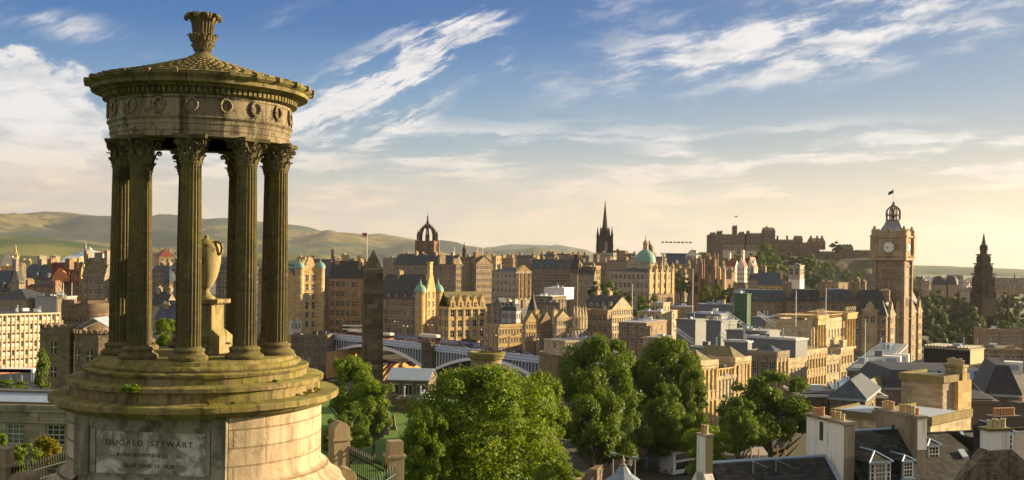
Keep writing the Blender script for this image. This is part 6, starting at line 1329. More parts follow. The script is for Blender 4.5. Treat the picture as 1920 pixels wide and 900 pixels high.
# ---- lower right roofs
B('slate_block', 'dark slate roofed range with white gutter running behind the hipped roofs', 'building', 1500, 1662, 1662, 742, 800, 150, 2, wall='d', roof=SL, rk='flat', rows=1, cf=3, fh=3.6, ww=1.2, kind='fine', D=10, top0=1.2, trim=WP)
B('hip_roof_block', 'hipped slate roof block with white ridge behind the chimney stacks', 'building', 1556, 1622, 1648, 748, 800, 140, 26, wall='d', roof=SLB, rk='hip', rh=2.2, rows=1, cf=1, cr=1, D=9, trim=LEAD)
B('hip_roof_block', 'tan hipped roof block left of the pale stone block', 'building', 1606, 1640, 1672, 742, 800, 155, 30, wall='b', roof=SLO, rk='hip', rh=2.0, win=False, trim=LEAD)
C = P(1584, 728, 165); o = thing('glass_skylight', 'pale blue pyramid skylight among the hipped roofs', 'skylight', C); b = MB(); b.lathe([(3.8, -1.6), (3.7, -1.2), (2.0, .2), (.2, 1.6)], 12, sm=False); b.build('glazing', plain('skylight_blue', (.35, .48, .6), .2), o); b = MB(); b.lathe([(.3, 1.5), (.2, 2.0), (0, 2.2)], 8); b.build('cap', LEAD, o)
B('slate_block', 'grey roofed wing left of the black plant screen', 'building', 1588, 1652, 1700, 694, 780, 185, 24, wall='d', roof=plain('grey_deck', (.14, .16, .165), .7), rk='flat', win=False, D=20, trim=LEAD)
lsr = building('long_slate_roof', 'long dark slate roof with a row of blue skylights', 'building', 1660, 1880, 1882, 730, 800, 160, 3, wall='d', roof=SL, rk='mansard', rh=2.5, win=False, D=16, trim=LEAD)
r0, w_, d_, h_ = lsr
for i, px in enumerate((1740, 1757, 1775, 1791, 1826, 1846)):
    x = (px-1660)/220*w_; b = MB(); k = 2.5/1.675; y = .5; z = h_+(y+.3)*k
    b.add([(x-.45, y, z+.12), (x+.45, y, z+.12), (x+.45, y+.8, z+.8*k+.12), (x-.45, y+.8, z+.8*k+.12), (x-.5, y-.05, z-.2), (x+.5, y-.05, z-.2), (x+.5, y+.85, z+.8*k-.1), (x-.5, y+.85, z+.8*k-.1)], [(0, 1, 2, 3), (4, 5, 1, 0), (5, 6, 2, 1), (6, 7, 3, 2), (7, 4, 0, 3)]); b.build('skylight', plain('skylight_pane', (.12, .22, .42), .15), r0)
bx, w_, d_, h_ = B('plant_screen', 'big black louvred plant enclosure with sunlit right end on a flat roof', 'plant enclosure', 1732, 1818, 1844, 655, 686, 225, 46, wall=plain('black_louvre', (.018, .016, .015), .8), rk='flat', win=False, courses=False, trim=plain('tan_edge', (.28, .23, .17), .7))
b = MB(); b.box(w_+.02, w_+.14, .1, d_-.1, .3, h_-.3); b.build('lit_end_panel', plain('sunlit_tan', (.50, .36, .20), .8), bx)  # tan colour paints the sunlit look onto the dark box's right end
b = MB()
for i in range(14): b.box(w_*i/14, w_*i/14+.25, .1, d_-.1, h_+.14, h_+.4)
b.build('roof_beams', plain('beam_grey', (.25, .23, .2), .7), bx)
def ac(px, py, Y, w, h, lab, rz=-25):
    C = P(px, py, Y); o = thing('air_conditioning_unit', lab, 'air conditioner', C, R(rz)); b = MB(); b.box(-w/2, w/2, -1.1, 1.1, 0, h); b.box(-w/2+.1, w/2-.1, -1.0, 1.0, -.3, 0); b.build('casing', WHITE, o); b = MB()
    b.box(-w*.28, w*.28, -1.16, -1.1, h*.2, h*.75)
    for i in range(5): b.box(-w*.28, w*.28, -1.2, -1.16, h*(.22+.1*i), h*(.25+.1*i))
    b.build('grille', LEAD, o)
ac(1900, 697, 150, 2.4, 1.45, 'white box shaped unit with grille on the far right flat roof'); ac(1672, 682, 200, 3.2, 1.5, 'white unit on the flat roof left of the black plant screen'); ac(1692, 680, 204, 2.4, 1.7, 'second pale unit just right of the white one near the black screen')
B('slate_block', 'steep dark slate building on the right with grey flat top', 'building', 1850, 1912, 1930, 740, 800, 130, 18, wall='d', roof=SL, rk='mansard', rh=3.4, win=False, D=14, trim=LEAD)
B('street_building', 'plain dark wall block under the right chimney rows', 'building', 1805, 1870, 1900, 752, 830, 120, 12, wall=plain('dark_harl', (.11, .09, .075), .9), rk='flat', win=False, D=10)
sb, w_, d_, h_ = B('stone_tower_block', 'pale ashlar block with mossy parapet and sunlit right face', 'building', 1690, 1768, 1813, 712, 860, 110, 48, wall=stone('pale_ashlar', (.34, .29, .22), bw=1.2, bh=.34, grime=.35), roof=SLM, rk='flat', rows=2, cf=0, cr=2, fh=4.2, ww=.9, wh=.6, kind='fine', kr='fine', parapet=.35, trim=stone('mossy_trim', (.22, .185, .10), bw=3, bh=3, moss=.5), top0=1.0)
chimney(sb, w_-.6, d_*.75, h_+.5, 2.0, 1.0, .6, 7, ST['y'])
b = MB(); b.box(w_, w_+.5, d_*.5-.3, d_+.0, 0, h_-.3); b.build('pilaster', GD, sb)
B('low_range', 'lower sunlit range with mossy parapet in front of the ashlar block', 'building', 1640, 1745, 1818, 790, 860, 99, 46, wall='c', roof=plain('pale_lead_deck', (.33, .37, .43), .6), rk='flat', rows=1, cf=0, cr=5, fh=4, ww=.9, wh=.62, kr='fine', parapet=.4, trim=stone('mossy_trim2', (.26, .21, .12), bw=3, bh=3, moss=.5))
B('low_range', 'lead roofed range with mossy edge behind the white chimney wall', 'building', 1560, 1640, 1688, 780, 860, 110, 42, wall='c', roof=plain('pale_lead_deck', (.33, .37, .43), .6), rk='flat', win=False, parapet=.25, trim=stone('mossy_trim3', (.24, .20, .12), bw=3, bh=3, moss=.45))
# right edge beyond
B('columned_gallery', 'dark stone gallery block beside the gothic monument base', 'gallery', 1848, 1925, 1925, 622, 700, 380, 8, wall='b', roof=SL, rk='flat', rows=2, cf=12, fh=5, ww=1.3, D=14, parapet=.8)
B('flat_roof_block', 'low brown roofs at the right edge behind the white unit', 'building', 1846, 1925, 1925, 656, 700, 260, 5, wall='b', roof=SLO, rk='flat', rows=1, cf=8, D=12, chim=((.2, .2, 2, .8, .8, 5), (.7, .2, 2, .8, .8, 5)))
FR = [(1738, 1760, 1765, 545, 900, 'p', 'flat', 'pale block left of the two round roofs beyond the gardens'), (1748, 1790, 1796, 548, 880, 'p', 'flat', 'columned pale facade below the round roofs'), (1792, 1828, 1832, 540, 900, 'p', 'flat', 'grey block left of the gothic monument'), (1776, 1806, 1811, 516, 1000, 'p', 'flat', 'white topped modern block behind round roofs'), (1856, 1925, 1925, 522, 900, 'b', 'flat', 'long brown row at the right edge beyond the gardens'),
      (1730, 1742, 1745, 530, 800, 'y', 'gy', 'small sunlit house right of the clock tower'), (1718, 1730, 1733, 522, 850, 'd', 'gy', 'dark gable right of the clock tower'), (1800, 1830, 1834, 556, 840, 'c', 'flat', 'low terrace front left of the gothic monument')]
for i, (a, c, e, y, Y, m, k_, lab) in enumerate(FR): B('far_block', lab, 'building', a, c, e, y, y+30, Y, 20, wall=m, rk=k_, roof=SLB, rows=2, cf=max(2, (c-a)//4), cr=1, ww=1.6, fh=4.5, D=16, courses=False)
for px, lab in ((1760, 'left one of two dark round roofed towers beyond the gardens'), (1784, 'right one of two dark round roofed towers beyond the gardens')):
    o = thing('round_roofed_tower', lab, 'tower', P(px, 545, 880)); b = MB(); b.box(-4.5, 4.5, -4.5, 4.5, -8, 5); b.build('wall', ST['b'], o); b = MB(); b.lathe([(5.2, 5), (5.0, 8), (4.0, 10.5), (2.4, 12), (0, 12.4)], 16); b.build('roof', SL, o)
# distant suburb as one mass
def suburb():
    b = MB(); rr = random.Random(77)
    for i in range(2200):
        Y = rr.uniform(1300, 4200)**1.0; px = rr.uniform(-250, 1010) if i % 6 else rr.uniform(1690, 2100); x = (px-HX)/F*Y; z = ground(x, Y); w = rr.uniform(6, 18); d = rr.uniform(6, 12); h = rr.uniform(5, 11)
        b.M = Matrix.Translation((x, Y, z)) @ Matrix.Rotation(rr.uniform(-.9, -.2), 4, 'Z'); b.cur = rr.choice((0, 0, 1, 2)); b.box(0, w, 0, d, -3, h)
        b.cur = rr.choice((3, 3, 4)); b.add([(0, 0, h), (w, 0, h), (w, d, h), (0, d, h), (0, d/2, h+3), (w, d/2, h+3)], [(0, 1, 5, 4), (2, 3, 4, 5), (1, 2, 5), (3, 0, 4)])
    b.M = None; o = b.build('distant_houses', [plain('sub_cream', (.5, .42, .3), .8), plain('sub_white', (.6, .57, .5), .8), plain('sub_brown', (.3, .2, .13), .8), plain('sub_slate', (.09, .09, .10), .8), plain('sub_red', (.25, .09, .05), .8)]); tag(o, 'spread of small far off suburban houses at the foot of the hills', 'houses', kind='stuff')
suburb()
# ================= trees =================
LEAF = {'bright': leafmat('leaf_bright', (.045, .11, .008), (.26, .34, .028), .5), 'mid': leafmat('leaf_mid', (.035, .09, .008), (.19, .26, .022), .45),
        'dark': leafmat('leaf_dark', (.035, .065, .012), (.10, .125, .02), .4), 'gold': leafmat('leaf_gold', (.12, .16, .012), (.34, .24, .02), .5)}
BARK = plain('bark', (.09, .07, .05), .95, var=.4, sc=3)
def crown_mesh(name, mat, seed, nl, nleaf, ls, shape='round', spike=0):
    """crown in a unit box: x,y radius 1, z -1..1"""
    rs = np.random.RandomState(seed); cen = []; rad = []
    for i in range(nl):
        u = rs.rand()*2-1; a = rs.rand()*6.283; q = math.sqrt(1-u*u); f = .28+.62*rs.rand()**.55
        x, y, z = q*math.cos(a)*f, q*math.sin(a)*f, u*f
        if shape == 'cone': x *= .5-.42*z; y *= .5-.42*z; z *= 1.15
        elif z < -.35: z *= .75
        cen.append((x, y, z)); rad.append((.08+.21*rs.rand()**1.6)*(1.15 if nl < 30 else 1.0))
    for i in range(spike):
        a = rs.rand()*6.283; q = rs.rand()*.75; cen.append((q*math.cos(a), q*math.sin(a), .62*math.sqrt(1-q*q)+.16+rs.rand()*.12)); rad.append(.07+.07*rs.rand())
    cen = np.array(cen); rad = np.array(rad); w = rad**2; idx = rs.choice(len(cen), nleaf, p=w/w.sum())
    d = rs.randn(nleaf, 3); d /= np.linalg.norm(d, axis=1)[:, None]
    d[:, 2] = np.where(d[:, 2] < -.3, d[:, 2]*.5, d[:, 2]); rr_ = rad[idx]*(.55+.5*rs.rand(nleaf)**.5); sc = np.ones((nleaf, 3)); 
    lumps = 1+.28*np.sin(d[:, 0]*7+idx)*np.sin(d[:, 1]*8+idx*2)*np.sin(d[:, 2]*7)
    str_ = .8+.5*rs.rand(len(cen), 3); c = cen[idx]+d*(rr_*lumps)[:, None]*str_[idx]+rs.randn(nleaf, 3)*(.018)
    n = d+rs.randn(nleaf, 3)*.55; n[:, 2] += .35; n /= np.linalg.norm(n, axis=1)[:, None]
    t = np.cross(n, rs.randn(nleaf, 3)); t /= np.linalg.norm(t, axis=1)[:, None]; bt = np.cross(n, t)
    s = (ls*(.6+.8*rs.rand(nleaf)))[:, None]
    bend = n*s*.25
    v = np.stack([c-t*s, c-bt*s*.55-bend*.4, c+t*s, c+bt*s*.55-bend*.4], axis=1).reshape(-1, 3)
    me = bpy.data.meshes.new(name); me.vertices.add(nleaf*4); me.loops.add(nleaf*4); me.polygons.add(nleaf)
    me.vertices.foreach_set('co', v.ravel().astype(np.float32)); me.loops.foreach_set('vertex_index', np.arange(nleaf*4)); me.polygons.foreach_set('loop_start', np.arange(nleaf)*4)
    me.update(calc_edges=True); me.validate(); me.materials.append(LEAF[mat]); return me
CM = {'near': crown_mesh('crown', 'bright', 3, 105, 50000, .022, spike=38), 'near2': crown_mesh('crown', 'bright', 5, 75, 30000, .032, spike=18),
      'a': crown_mesh('crown', 'mid', 11, 75, 28000, .031, spike=14), 'b': crown_mesh('crown', 'mid', 12, 66, 26000, .033, spike=10), 'c': crown_mesh('crown', 'bright', 13, 55, 20000, .036, spike=12),
      'd': crown_mesh('crown', 'dark', 14, 30, 9000, .05), 'e': crown_mesh('crown', 'dark', 15, 34, 9000, .058), 'f': crown_mesh('crown', 'mid', 16, 26, 7000, .055),
      'g': crown_mesh('crown', 'gold', 17, 26, 3500, .085, spike=8), 'h': crown_mesh('crown', 'bright', 18, 24, 4500, .07, spike=6), 'i': crown_mesh('crown', 'mid', 19, 34, 14000, .045, 'cone')}
def trunk_mesh(seed):
    b = MB(); rr = random.Random(seed); b.smooth = True; b.path([(0, 0, 0), (.03, 0, .25), (0, .04, .5), (.05, .02, .8)], [.05, .04, .032, .02], 8)
    for i in range(16):
        a = rr.uniform(0, 6.28); z = rr.uniform(.25, .75); r = rr.uniform(.25, .5); b.path([(.02, .02, z), (r*.5*math.cos(a), r*.5*math.sin(a), z+.10), (r*math.cos(a), r*math.sin(a), z+.26)], [.022, .014, .005], 5)
    return b.mesh('trunk', BARK)
TM = [trunk_mesh(i) for i in range(3)]
def tree(kind, pxl, pxr, pt, pb, Y, label, group='trees', name='tree', trunk=True, dy=None, rz=None):
    A, C = P(pxl, (pt+pb)/2, Y), P(pxr, (pt+pb)/2, Y); zt, zb = P((pxl+pxr)/2, pt, Y).z, P((pxl+pxr)/2, pb, Y).z; x = (A.x+C.x)/2; rx = (C.x-A.x)/2; rz_ = (zt-zb)/2
    gz = min(ground(x, Y), zb-.2) if trunk else zb
    t = thing(name, label, 'tree' if trunk else 'shrub', (x, Y, gz), 0, group)
    o = inst('crown', CM[kind], t, (0, 0, (zt+zb)/2-gz), random.uniform(0, 6.28) if rz is None else rz, (rx*1.08, rx*(dy or 1.0), rz_*1.06))
    H = (zt+zb)/2-gz+rz_*.5
    if trunk: inst('trunk', random.choice(TM), t, (0, 0, -.3), random.uniform(0, 6), (rx*1.6 if rx*1.6 < H else H, rx*1.6 if rx*1.6 < H else H, H))
    return t
random.seed(41); AV = 'trees along the road'
tree('near', 764, 1048, 692, 960, 75, 'large bright yellow green tree in the centre foreground', AV, rz=.5)
tree('near2', 960, 1062, 700, 880, 84, 'right shoulder tree tucked against the large bright tree', AV)
tree('near2', 752, 850, 770, 950, 70, 'leafy tree filling the lower left foot of the large bright tree', AV)
tree('near2', 1000, 1092, 866, 930, 58, 'leafy bush tips at the bottom edge beside the large bright tree', AV)
tree('a', 1045, 1204, 634, 800, 155, 'broad dark green tree right of the large bright tree, highest crown', AV)
tree('b', 1052, 1170, 690, 880, 128, 'rounded tree in front of the broad dark one, lit on its left crown', AV)
tree('a', 1188, 1322, 636, 800, 165, 'tall green tree in front of the sunlit classical terrace', AV)
tree('b', 1196, 1300, 720, 850, 150, 'shaded lower tree under the tall tree by the terrace', AV)
tree('b', 1130, 1220, 740, 870, 145, 'dark shaded tree between the two tallest green crowns', AV)
tree('a', 1206, 1282, 632, 700, 175, 'small high crown poking above the tall tree by the terrace', AV)
tree('b', 1355, 1540, 696, 860, 142, 'spreading tree left of the white chimney wall', AV)
tree('b', 1345, 1430, 745, 870, 128, 'shaded tree left part under the spreading tree', AV)
tree('c', 1276, 1384, 800, 905, 108, 'light green tree behind the small white chimney, hiding the coach front', AV)
tree('a', 1142, 1236, 672, 800, 168, 'dark green crown filling between the highest tree and the tall terrace tree', AV)
tree('b', 1080, 1190, 775, 890, 132, 'deeply shaded low tree over the road wall', AV)
tree('b', 1190, 1300, 765, 868, 150, 'deeply shaded tree above the coach', AV)
tree('a', 1262, 1330, 690, 830, 158, 'shaded tree edge against the sunlit terrace columns', AV)
LG = 'trees on the left of the cemetery'
tree('c', 603, 704, 668, 800, 150, 'bright tree beside the monument below the bridge end', LG); tree('c', 652, 748, 712, 830, 140, 'bright tree at the foot of the obelisk', LG); tree('b', 606, 700, 770, 870, 122, 'shaded tree just right of the monument drum', LG)
tree('c', 288, 338, 598, 660, 120, 'small bright tree seen between the left monument columns', LG); tree('c', 412, 440, 608, 670, 120, 'bit of bright tree between urn pedestal and the middle column', LG); tree('c', 484, 502, 622, 670, 120, 'bit of bright tree behind the right hand columns', LG)
tree('i', 54, 104, 662, 745, 138, 'dark ivy covered conifer beside the castellated house', LG); tree('b', -40, 70, 712, 760, 125, 'low dark hedge trees under the office block at left', LG)
GS_ = 'bushes behind the left railing'
tree('h', 22, 74, 832, 895, 36, 'yellow green bush behind the left iron railing', GS_, 'shrub', False); tree('g', 62, 112, 818, 885, 38, 'golden orange bush behind the left railing, the taller one', GS_, 'shrub', False); tree('h', -20, 14, 812, 860, 40, 'bright leafy bush cut by the left photo edge', GS_, 'shrub', False)
# trees in the valley and castle slope (individual)
random.seed(43); VG = 'small trees among the city buildings'
for kind, a, c, pt, pb, Y, lab in (('d', 1104, 1142, 526, 566, 520, 'dark tree left of the domed bank'), ('f', 1128, 1166, 532, 570, 510, 'green tree at the foot of the domed bank'), ('d', 1150, 1190, 548, 580, 500, 'dark tree under the bank terrace left'),
    ('f', 1188, 1222, 560, 604, 470, 'light green tree below the bank terrace'), ('f', 1206, 1238, 556, 600, 480, 'second light tree below the bank terrace'), ('f', 1262, 1292, 512, 556, 640, 'round green tree right of the bank'), ('d', 1280, 1300, 520, 552, 660, 'smaller dark tree right of the round one'),
    ('f', 1306, 1340, 540, 572, 560, 'bright tree below the twin tower college left'), ('f', 1330, 1360, 536, 568, 570, 'bright tree below the twin tower college centre'), ('d', 1352, 1382, 538, 570, 560, 'dark tree at the right foot of the college'), ('d', 1300, 1326, 478, 505, 900, 'dark clump above the college towers')):
    tree(kind, a, c, pt, pb, Y, lab, VG)
CG = 'trees on the castle slope'
for kind, a, c, pt, pb, Y, lab in (('f', 1376, 1400, 472, 494, 1000, 'first tree on the castle slope under the scaffold stand'), ('d', 1396, 1424, 474, 500, 990, 'dark tree under the right end of the scaffold stand'), ('f', 1418, 1462, 462, 500, 985, 'large lit tree under the castle tower'), ('f', 1412, 1450, 484, 528, 960, 'lit tree lower down the slope above white flats'),
    ('f', 1440, 1480, 486, 532, 950, 'lit tree left of the white topped tower'), ('d', 1462, 1500, 472, 506, 1000, 'dark round tree below the castle battery'), ('d', 1496, 1526, 476, 508, 1000, 'dark tree on slope right of battery'), ('f', 1514, 1540, 480, 512, 990, 'paler tree on the crag face centre'),
    ('d', 1500, 1545, 500, 545, 940, 'big shaded tree right of the white topped tower'), ('f', 1538, 1568, 494, 524, 960, 'bright yellow green tree on the crag'), ('d', 1556, 1582, 452, 476, 1075, 'round tree on top of the crag against the sky'), ('f', 1552, 1576, 518, 544, 930, 'small lit tree at the base of the crag'),
    ('f', 1574, 1596, 508, 530, 960, 'low tree near the sunlit ramp of the crag'), ('d', 1468, 1490, 508, 540, 930, 'dark tree hidden behind the white topped tower'), ('f', 1602, 1620, 512, 534, 960, 'little tree on the crag left of the clock tower'), ('d', 1424, 1450, 505, 545, 900, 'dark lower tree behind blue slate roof'), ('d', 1700, 1730, 520, 570, 900, 'shaded tree on the crag right of the clock tower'), ('d', 1706, 1745, 545, 600, 800, 'dark tree at the crag foot right of the clock tower')):
    tree(kind, a, c, pt, pb, Y, lab, CG)
PG = 'dark trees in the gardens'
pl = [(1725, 1775, 574, 640, 620), (1760, 1815, 562, 632, 640), (1792, 1838, 570, 640, 600), (1735, 1800, 595, 670, 540), (1785, 1850, 600, 680, 520), (1740, 1790, 620, 690, 480), (1730, 1760, 556, 600, 720), (1775, 1815, 548, 590, 760), (1856, 1900, 580, 640, 640), (1874, 1925, 566, 630, 660), (1880, 1925, 590, 650, 580), (1850, 1885, 600, 660, 560), (1740, 1772, 540, 575, 850), (1830, 1862, 610, 672, 500), (1895, 1925, 548, 580, 850), (1868, 1896, 545, 578, 850)]
wd = ['left edge of the gardens beside the hotel', 'middle of the gardens above the black screen', 'just left of the gothic monument', 'behind the left half of the black screen', 'behind the right half of the black screen', 'lowest one, against the black screen top left', 'upper left rim of the gardens', 'below the low terrace front', 'right of the gothic monument', 'at the right edge, tallest crown', 'at the right edge lower down', 'in front of the monument right foot', 'far one under the two round roofs', 'in front of the monument left foot', 'far right, under the brown row', 'far one between monument and right edge']
for i, (a, c, pt, pb, Y) in enumerate(pl): tree('e' if i % 2 else 'd', a-9, c+9, pt+2, pb+6, Y, 'dark tree, ' + wd[i], PG)
# plants growing on the monument
PLG = 'weeds growing on the monument ledges'
def ledge_plant(ph, r, z, s, kind, label):
    q = LM @ Vector((r*math.sin(R(ph)), -r*math.cos(R(ph)), z)); o = thing('plant', label, 'plant', q, 0, PLG); inst('leaves', CM[kind], o, (0, 0, s*.55), random.uniform(0, 6), (s, s*.8, s*.62)); b = MB()
    for i in range(5): b.tube((0, 0, -.02), (random.uniform(-.5, .5)*s, random.uniform(-.4, .4)*s, s*.8), .006, .004, 4)
    b.build('stem', BARK, o)
CM['p'] = crown_mesh('leaves', 'bright', 31, 16, 420, .17); CM['q'] = crown_mesh('leaves', 'gold', 32, 12, 260, .2)
ledge_plant(-26, 2.56, 2.42, .25, 'p', 'bright green leafy plant sprouting from the second step')
ledge_plant(4, 2.66, 2.22, .10, 'q', 'thin yellowish weed at the front of the wide ledge'); ledge_plant(14, 2.60, 2.22, .07, 'p', 'tiny weed on the wide ledge right of the thin yellowish one'); ledge_plant(62, 2.60, 2.22, .12, 'q', 'orange green tuft at the right side of the wide ledge'); ledge_plant(52, 2.60, 2.22, .09, 'q', 'smaller tuft left of the orange green one on the right'); ledge_plant(38, 2.33, 2.53, .08, 'p', 'low weed in the joint of the right steps')
for ph, r, h, lab in ((4, 1.45, .33, 'yellow flower stalk by the front column base left of the urn'), (22, 1.5, .30, 'withered stalk beside the right front column base'), (-38, 1.35, .28, 'orange stalk behind the left front column base')):
    q = LM @ Vector((r*math.sin(R(ph)), -r*math.cos(R(ph)), 2.96)); o = thing('flower_stalk', lab, 'plant', q, 0, PLG); b = MB(); b.path([(0, 0, 0), (.02, 0, h*.5), (-.02, .01, h)], [.008, .006, .004], 5); b.build('stem', LEAF['bright'], o); inst('flower', CM['q'], o, (-.02, .01, h), 0, (.06, .06, .035))
random.seed(51)
# ================= road, coach, lamps =================
def strip(name, pts, w, m, dz=.06, off=0.0, th=0):
    b = MB(); vs = []
    P_ = [Vector((x, y, 0)) for x, y in pts]; Q = []
    for a, c in zip(P_, P_[1:]):
        n = max(1, int((c-a).length/4)); Q += [a.lerp(c, i/n) for i in range(n)]
    Q.append(P_[-1])
    for i, p in enumerate(Q):
        d = (Q[min(i+1, len(Q)-1)]-Q[max(i-1, 0)]).normalized(); nn = Vector((-d.y, d.x, 0)); z = ground(p.x, p.y)+.2+dz
        for s_ in (-w/2, w/2): q = p+nn*(off+s_); vs.append((q.x, q.y, z))
    b.add(vs, [(2*i, 2*i+2, 2*i+3, 2*i+1) for i in range(len(Q)-1)]); return struct(name, b, m)
RP = [(4, 84), (14, 112), (26, 150), (40, 190), (62, 235)]
strip('road', RP, 9, ASPH); strip('pavement', RP, 3, plain('pavement_slabs', (.24, .22, .19), .9), .18, 6.2); strip('pavement', RP, 3, MATS['pavement_slabs'], .18, -6.2)
def stone_wall(name, label, pts, h, th, m, cat='wall', cap=True):
    root = thing(name, label, cat, (pts[0][0], pts[0][1], 0)); b = MB(); cpb = MB(); ox_, oy_ = pts[0][0], pts[0][1]
    for (x0, y0), (x1, y1) in zip(pts, pts[1:]):
        n = max(1, int(math.hypot(x1-x0, y1-y0)/4))
        for i in range(n):
            a, c = Vector((lerp(x0, x1, i/n), lerp(y0, y1, i/n), 0)), Vector((lerp(x0, x1, (i+1)/n), lerp(y0, y1, (i+1)/n), 0)); d = (c-a).normalized(); nn = Vector((-d.y, d.x, 0))*th/2
            za, zc = ground(a.x, a.y), ground(c.x, c.y)
            for bb, e, z0, z1 in ((b, 1.0, -1.5, h), (cpb, 1.35, h, h+.18)):
                q = [a-nn*e, c-nn*e, c+nn*e, a+nn*e]; zz = [za, zc, zc, za]; bb.add([(p.x-ox_, p.y-oy_, z+z0) for p, z in zip(q, zz)]+[(p.x-ox_, p.y-oy_, z+z1) for p, z in zip(q, zz)], [(3, 2, 1, 0), (4, 5, 6, 7), (0, 1, 5, 4), (1, 2, 6, 5), (2, 3, 7, 6), (3, 0, 4, 7)])
    b.build('wall', m, root); cpb.build('coping', m, root); return root
stone_wall('stone_wall', 'high brown stone wall along the shaded side of the road behind the trees', [(1, 100), (10, 125), (21, 165), (33, 200)], 3.0, .6, ST['d'])
stone_wall('stone_wall', 'rough stone wall sloping down past the cemetery behind the black railings', [(-17.5, 110), (-12, 92), (-8.0, 76), (-5, 66)], 1.6, .5, ST['g'])
def coach():
    C = P(1249, 893, 148); t = thing('coach', 'white coach parked under the trees by the road, seen from behind', 'bus', (C.x, 148, C.z), R(40)); b = MB(); L = 11.5; h = 3.62
    body = plain('coach_white', (.68, .70, .74), .3, var=.04)
    prof = [(-1.25, .4), (-1.27, 1.4), (-1.25, 3.2), (-1.12, 3.5), (-.9, h), (.9, h), (1.12, 3.5), (1.25, 3.2), (1.27, 1.4), (1.25, .4)]; n = len(prof)
    b.add([(0, y, z) for y, z in prof]+[(L, y, z) for y, z in prof], [tuple(range(n)), tuple(range(n, 2*n))[::-1]]+[(i, (i+1) % n, n+(i+1) % n, n+i) for i in range(n)][:n]); b.build('body', body, t)
    for s_ in (-1, 1):
        b = MB(); b.box(.5, L-.3, s_*1.29-.01, s_*1.29+.01, 2.35, 3.15) if s_ > 0 else b.box(.5, L-.3, -1.30, -1.275, 2.35, 3.15); b.build('side_window', GLV, t)
        b = MB(); b.box(.6, 4.0, s_*1.285-.012, s_*1.285+.012, 1.0, 2.0); b.build('lower_window', GLV, t)
        for x in (2.9, 8.9): b = MB(); b.tube((x, s_*1.05-.15, .5), (x, s_*1.05+.24*s_+.0, .5), .5, .5, 14); b.build('wheel', TYRE, t)
        b = MB(); b.box(-.03, .02, s_*1.05-.1, s_*1.05+.1, .75, 1.15); b.build('tail_light', plain('tail_red', (.4, .03, .02), .3), t)
    b = MB(); b.box(-.03, .01, -.95, .95, .55, .62); b.box(-.035, .01, -.3, .3, .7, .85); b.build('bumper_trim', DARK, t)
    b = MB(); b.box(-.025, .01, -1.0, 1.0, 1.45, 1.5); b.box(2, 4, -.6, .6, h, h+.12); b.box(6, 7.4, -.6, .6, h, h+.12); b.build('roof_hatch', body, t)
coach()
for (px, py, Y, c, lab) in ((1181, 886, 128, 1, 'person in pale clothes on the pavement below the street lamp'), (1186, 888, 130, 3, 'person in dark clothes on the pavement beside the street lamp'), (1212, 880, 140, 2, 'person walking beside the wall left of the coach'), (1207, 882, 139, 3, 'person with dark top walking left of the coach')):
    Q = P(px, py, Y); tag(inst('person', pm[c], None, (Q.x, Y, Q.z), R(60)), lab, 'person', 'people on the road pavement')
C = P(1190, 905, 112); o = thing('street_lamp', 'twin street lamp with long curved arm above the road wall', 'street lamp', C); s = 112/F; b = MB(); h = 47*s; b.tube((0, 0, -3), (0, 0, h), .09, .06, 8); b.build('pole', plain('lamp_pole', (.35, .30, .22), .6), o)
b = MB(); b.path([(0, 0, h-.1), (-20*s, 0, h+.18), (-36*s, 0, h+.42)], [.05, .04, .035], 6); b.build('arm', plain('lamp_pole', (.3, .3, .3)), o)
for x, z in ((-41*s, h+.40), (.0, h)): b = MB(); b.box(x-.28, x+.28, -.14, .14, z-.05, z+.12); b.box(x-.22, x+.22, -.11, .11, z-.16, z-.05, 1.1); b.build('lamp_head', LEAD, o)
C = P(1149, 905, 113); o = thing('lamp_post', 'slim grey post standing under the street lamp arm', 'post', C); b = MB(); b.tube((0, 0, -3), (0, 0, 44*s), .06, .05, 6); b.build('pole', LEAD, o)
C = P(1168, 900, 45); o = thing('lead_spire_roof', 'small lead ogee roof with pointed finial at the bottom edge', 'roof turret', (C.x, 45, C.z)); s = 45/F
b = MB(); b.lathe([(1.05, -.6), (.95, -.15), (.60, .12), (.35, .28), (.2, .52), (.10, .62)], 8, sm=False); b.build('roof', plain('dull_lead', (.17, .21, .26), .5, var=.3, sc=4), o); b = MB(); b.lathe([(.12, .6), (.15, .66), (.05, .72), (.04, .78), (.11, .82), (.05, .87), (.015, 1.05)], 12); b.build('finial', plain('finial_bronze', (.3, .22, .12), .5), o); b = MB(); b.box(-.8, .8, -.8, .8, -6, -.55); b.build('wall', ST['b'], o)
for px, y0, y1 in ((1408, 838, 862), (1422, 842, 862), (1457, 835, 860), (1471, 842, 860)):
    C = P(px, y1+20, 80); o = thing('thin_post', 'slim orange post behind the slate roof ridge, %s' % {1408: 'first from the left', 1422: 'second from the left', 1457: 'third and tallest', 1471: 'rightmost'}[px], 'post', C); b = MB(); b.tube((0, 0, -4), (0, 0, (y1+20-y0)*80/F), .07, .05, 8); b.build('post', plain('orange_post', (.40, .22, .08), .7), o)
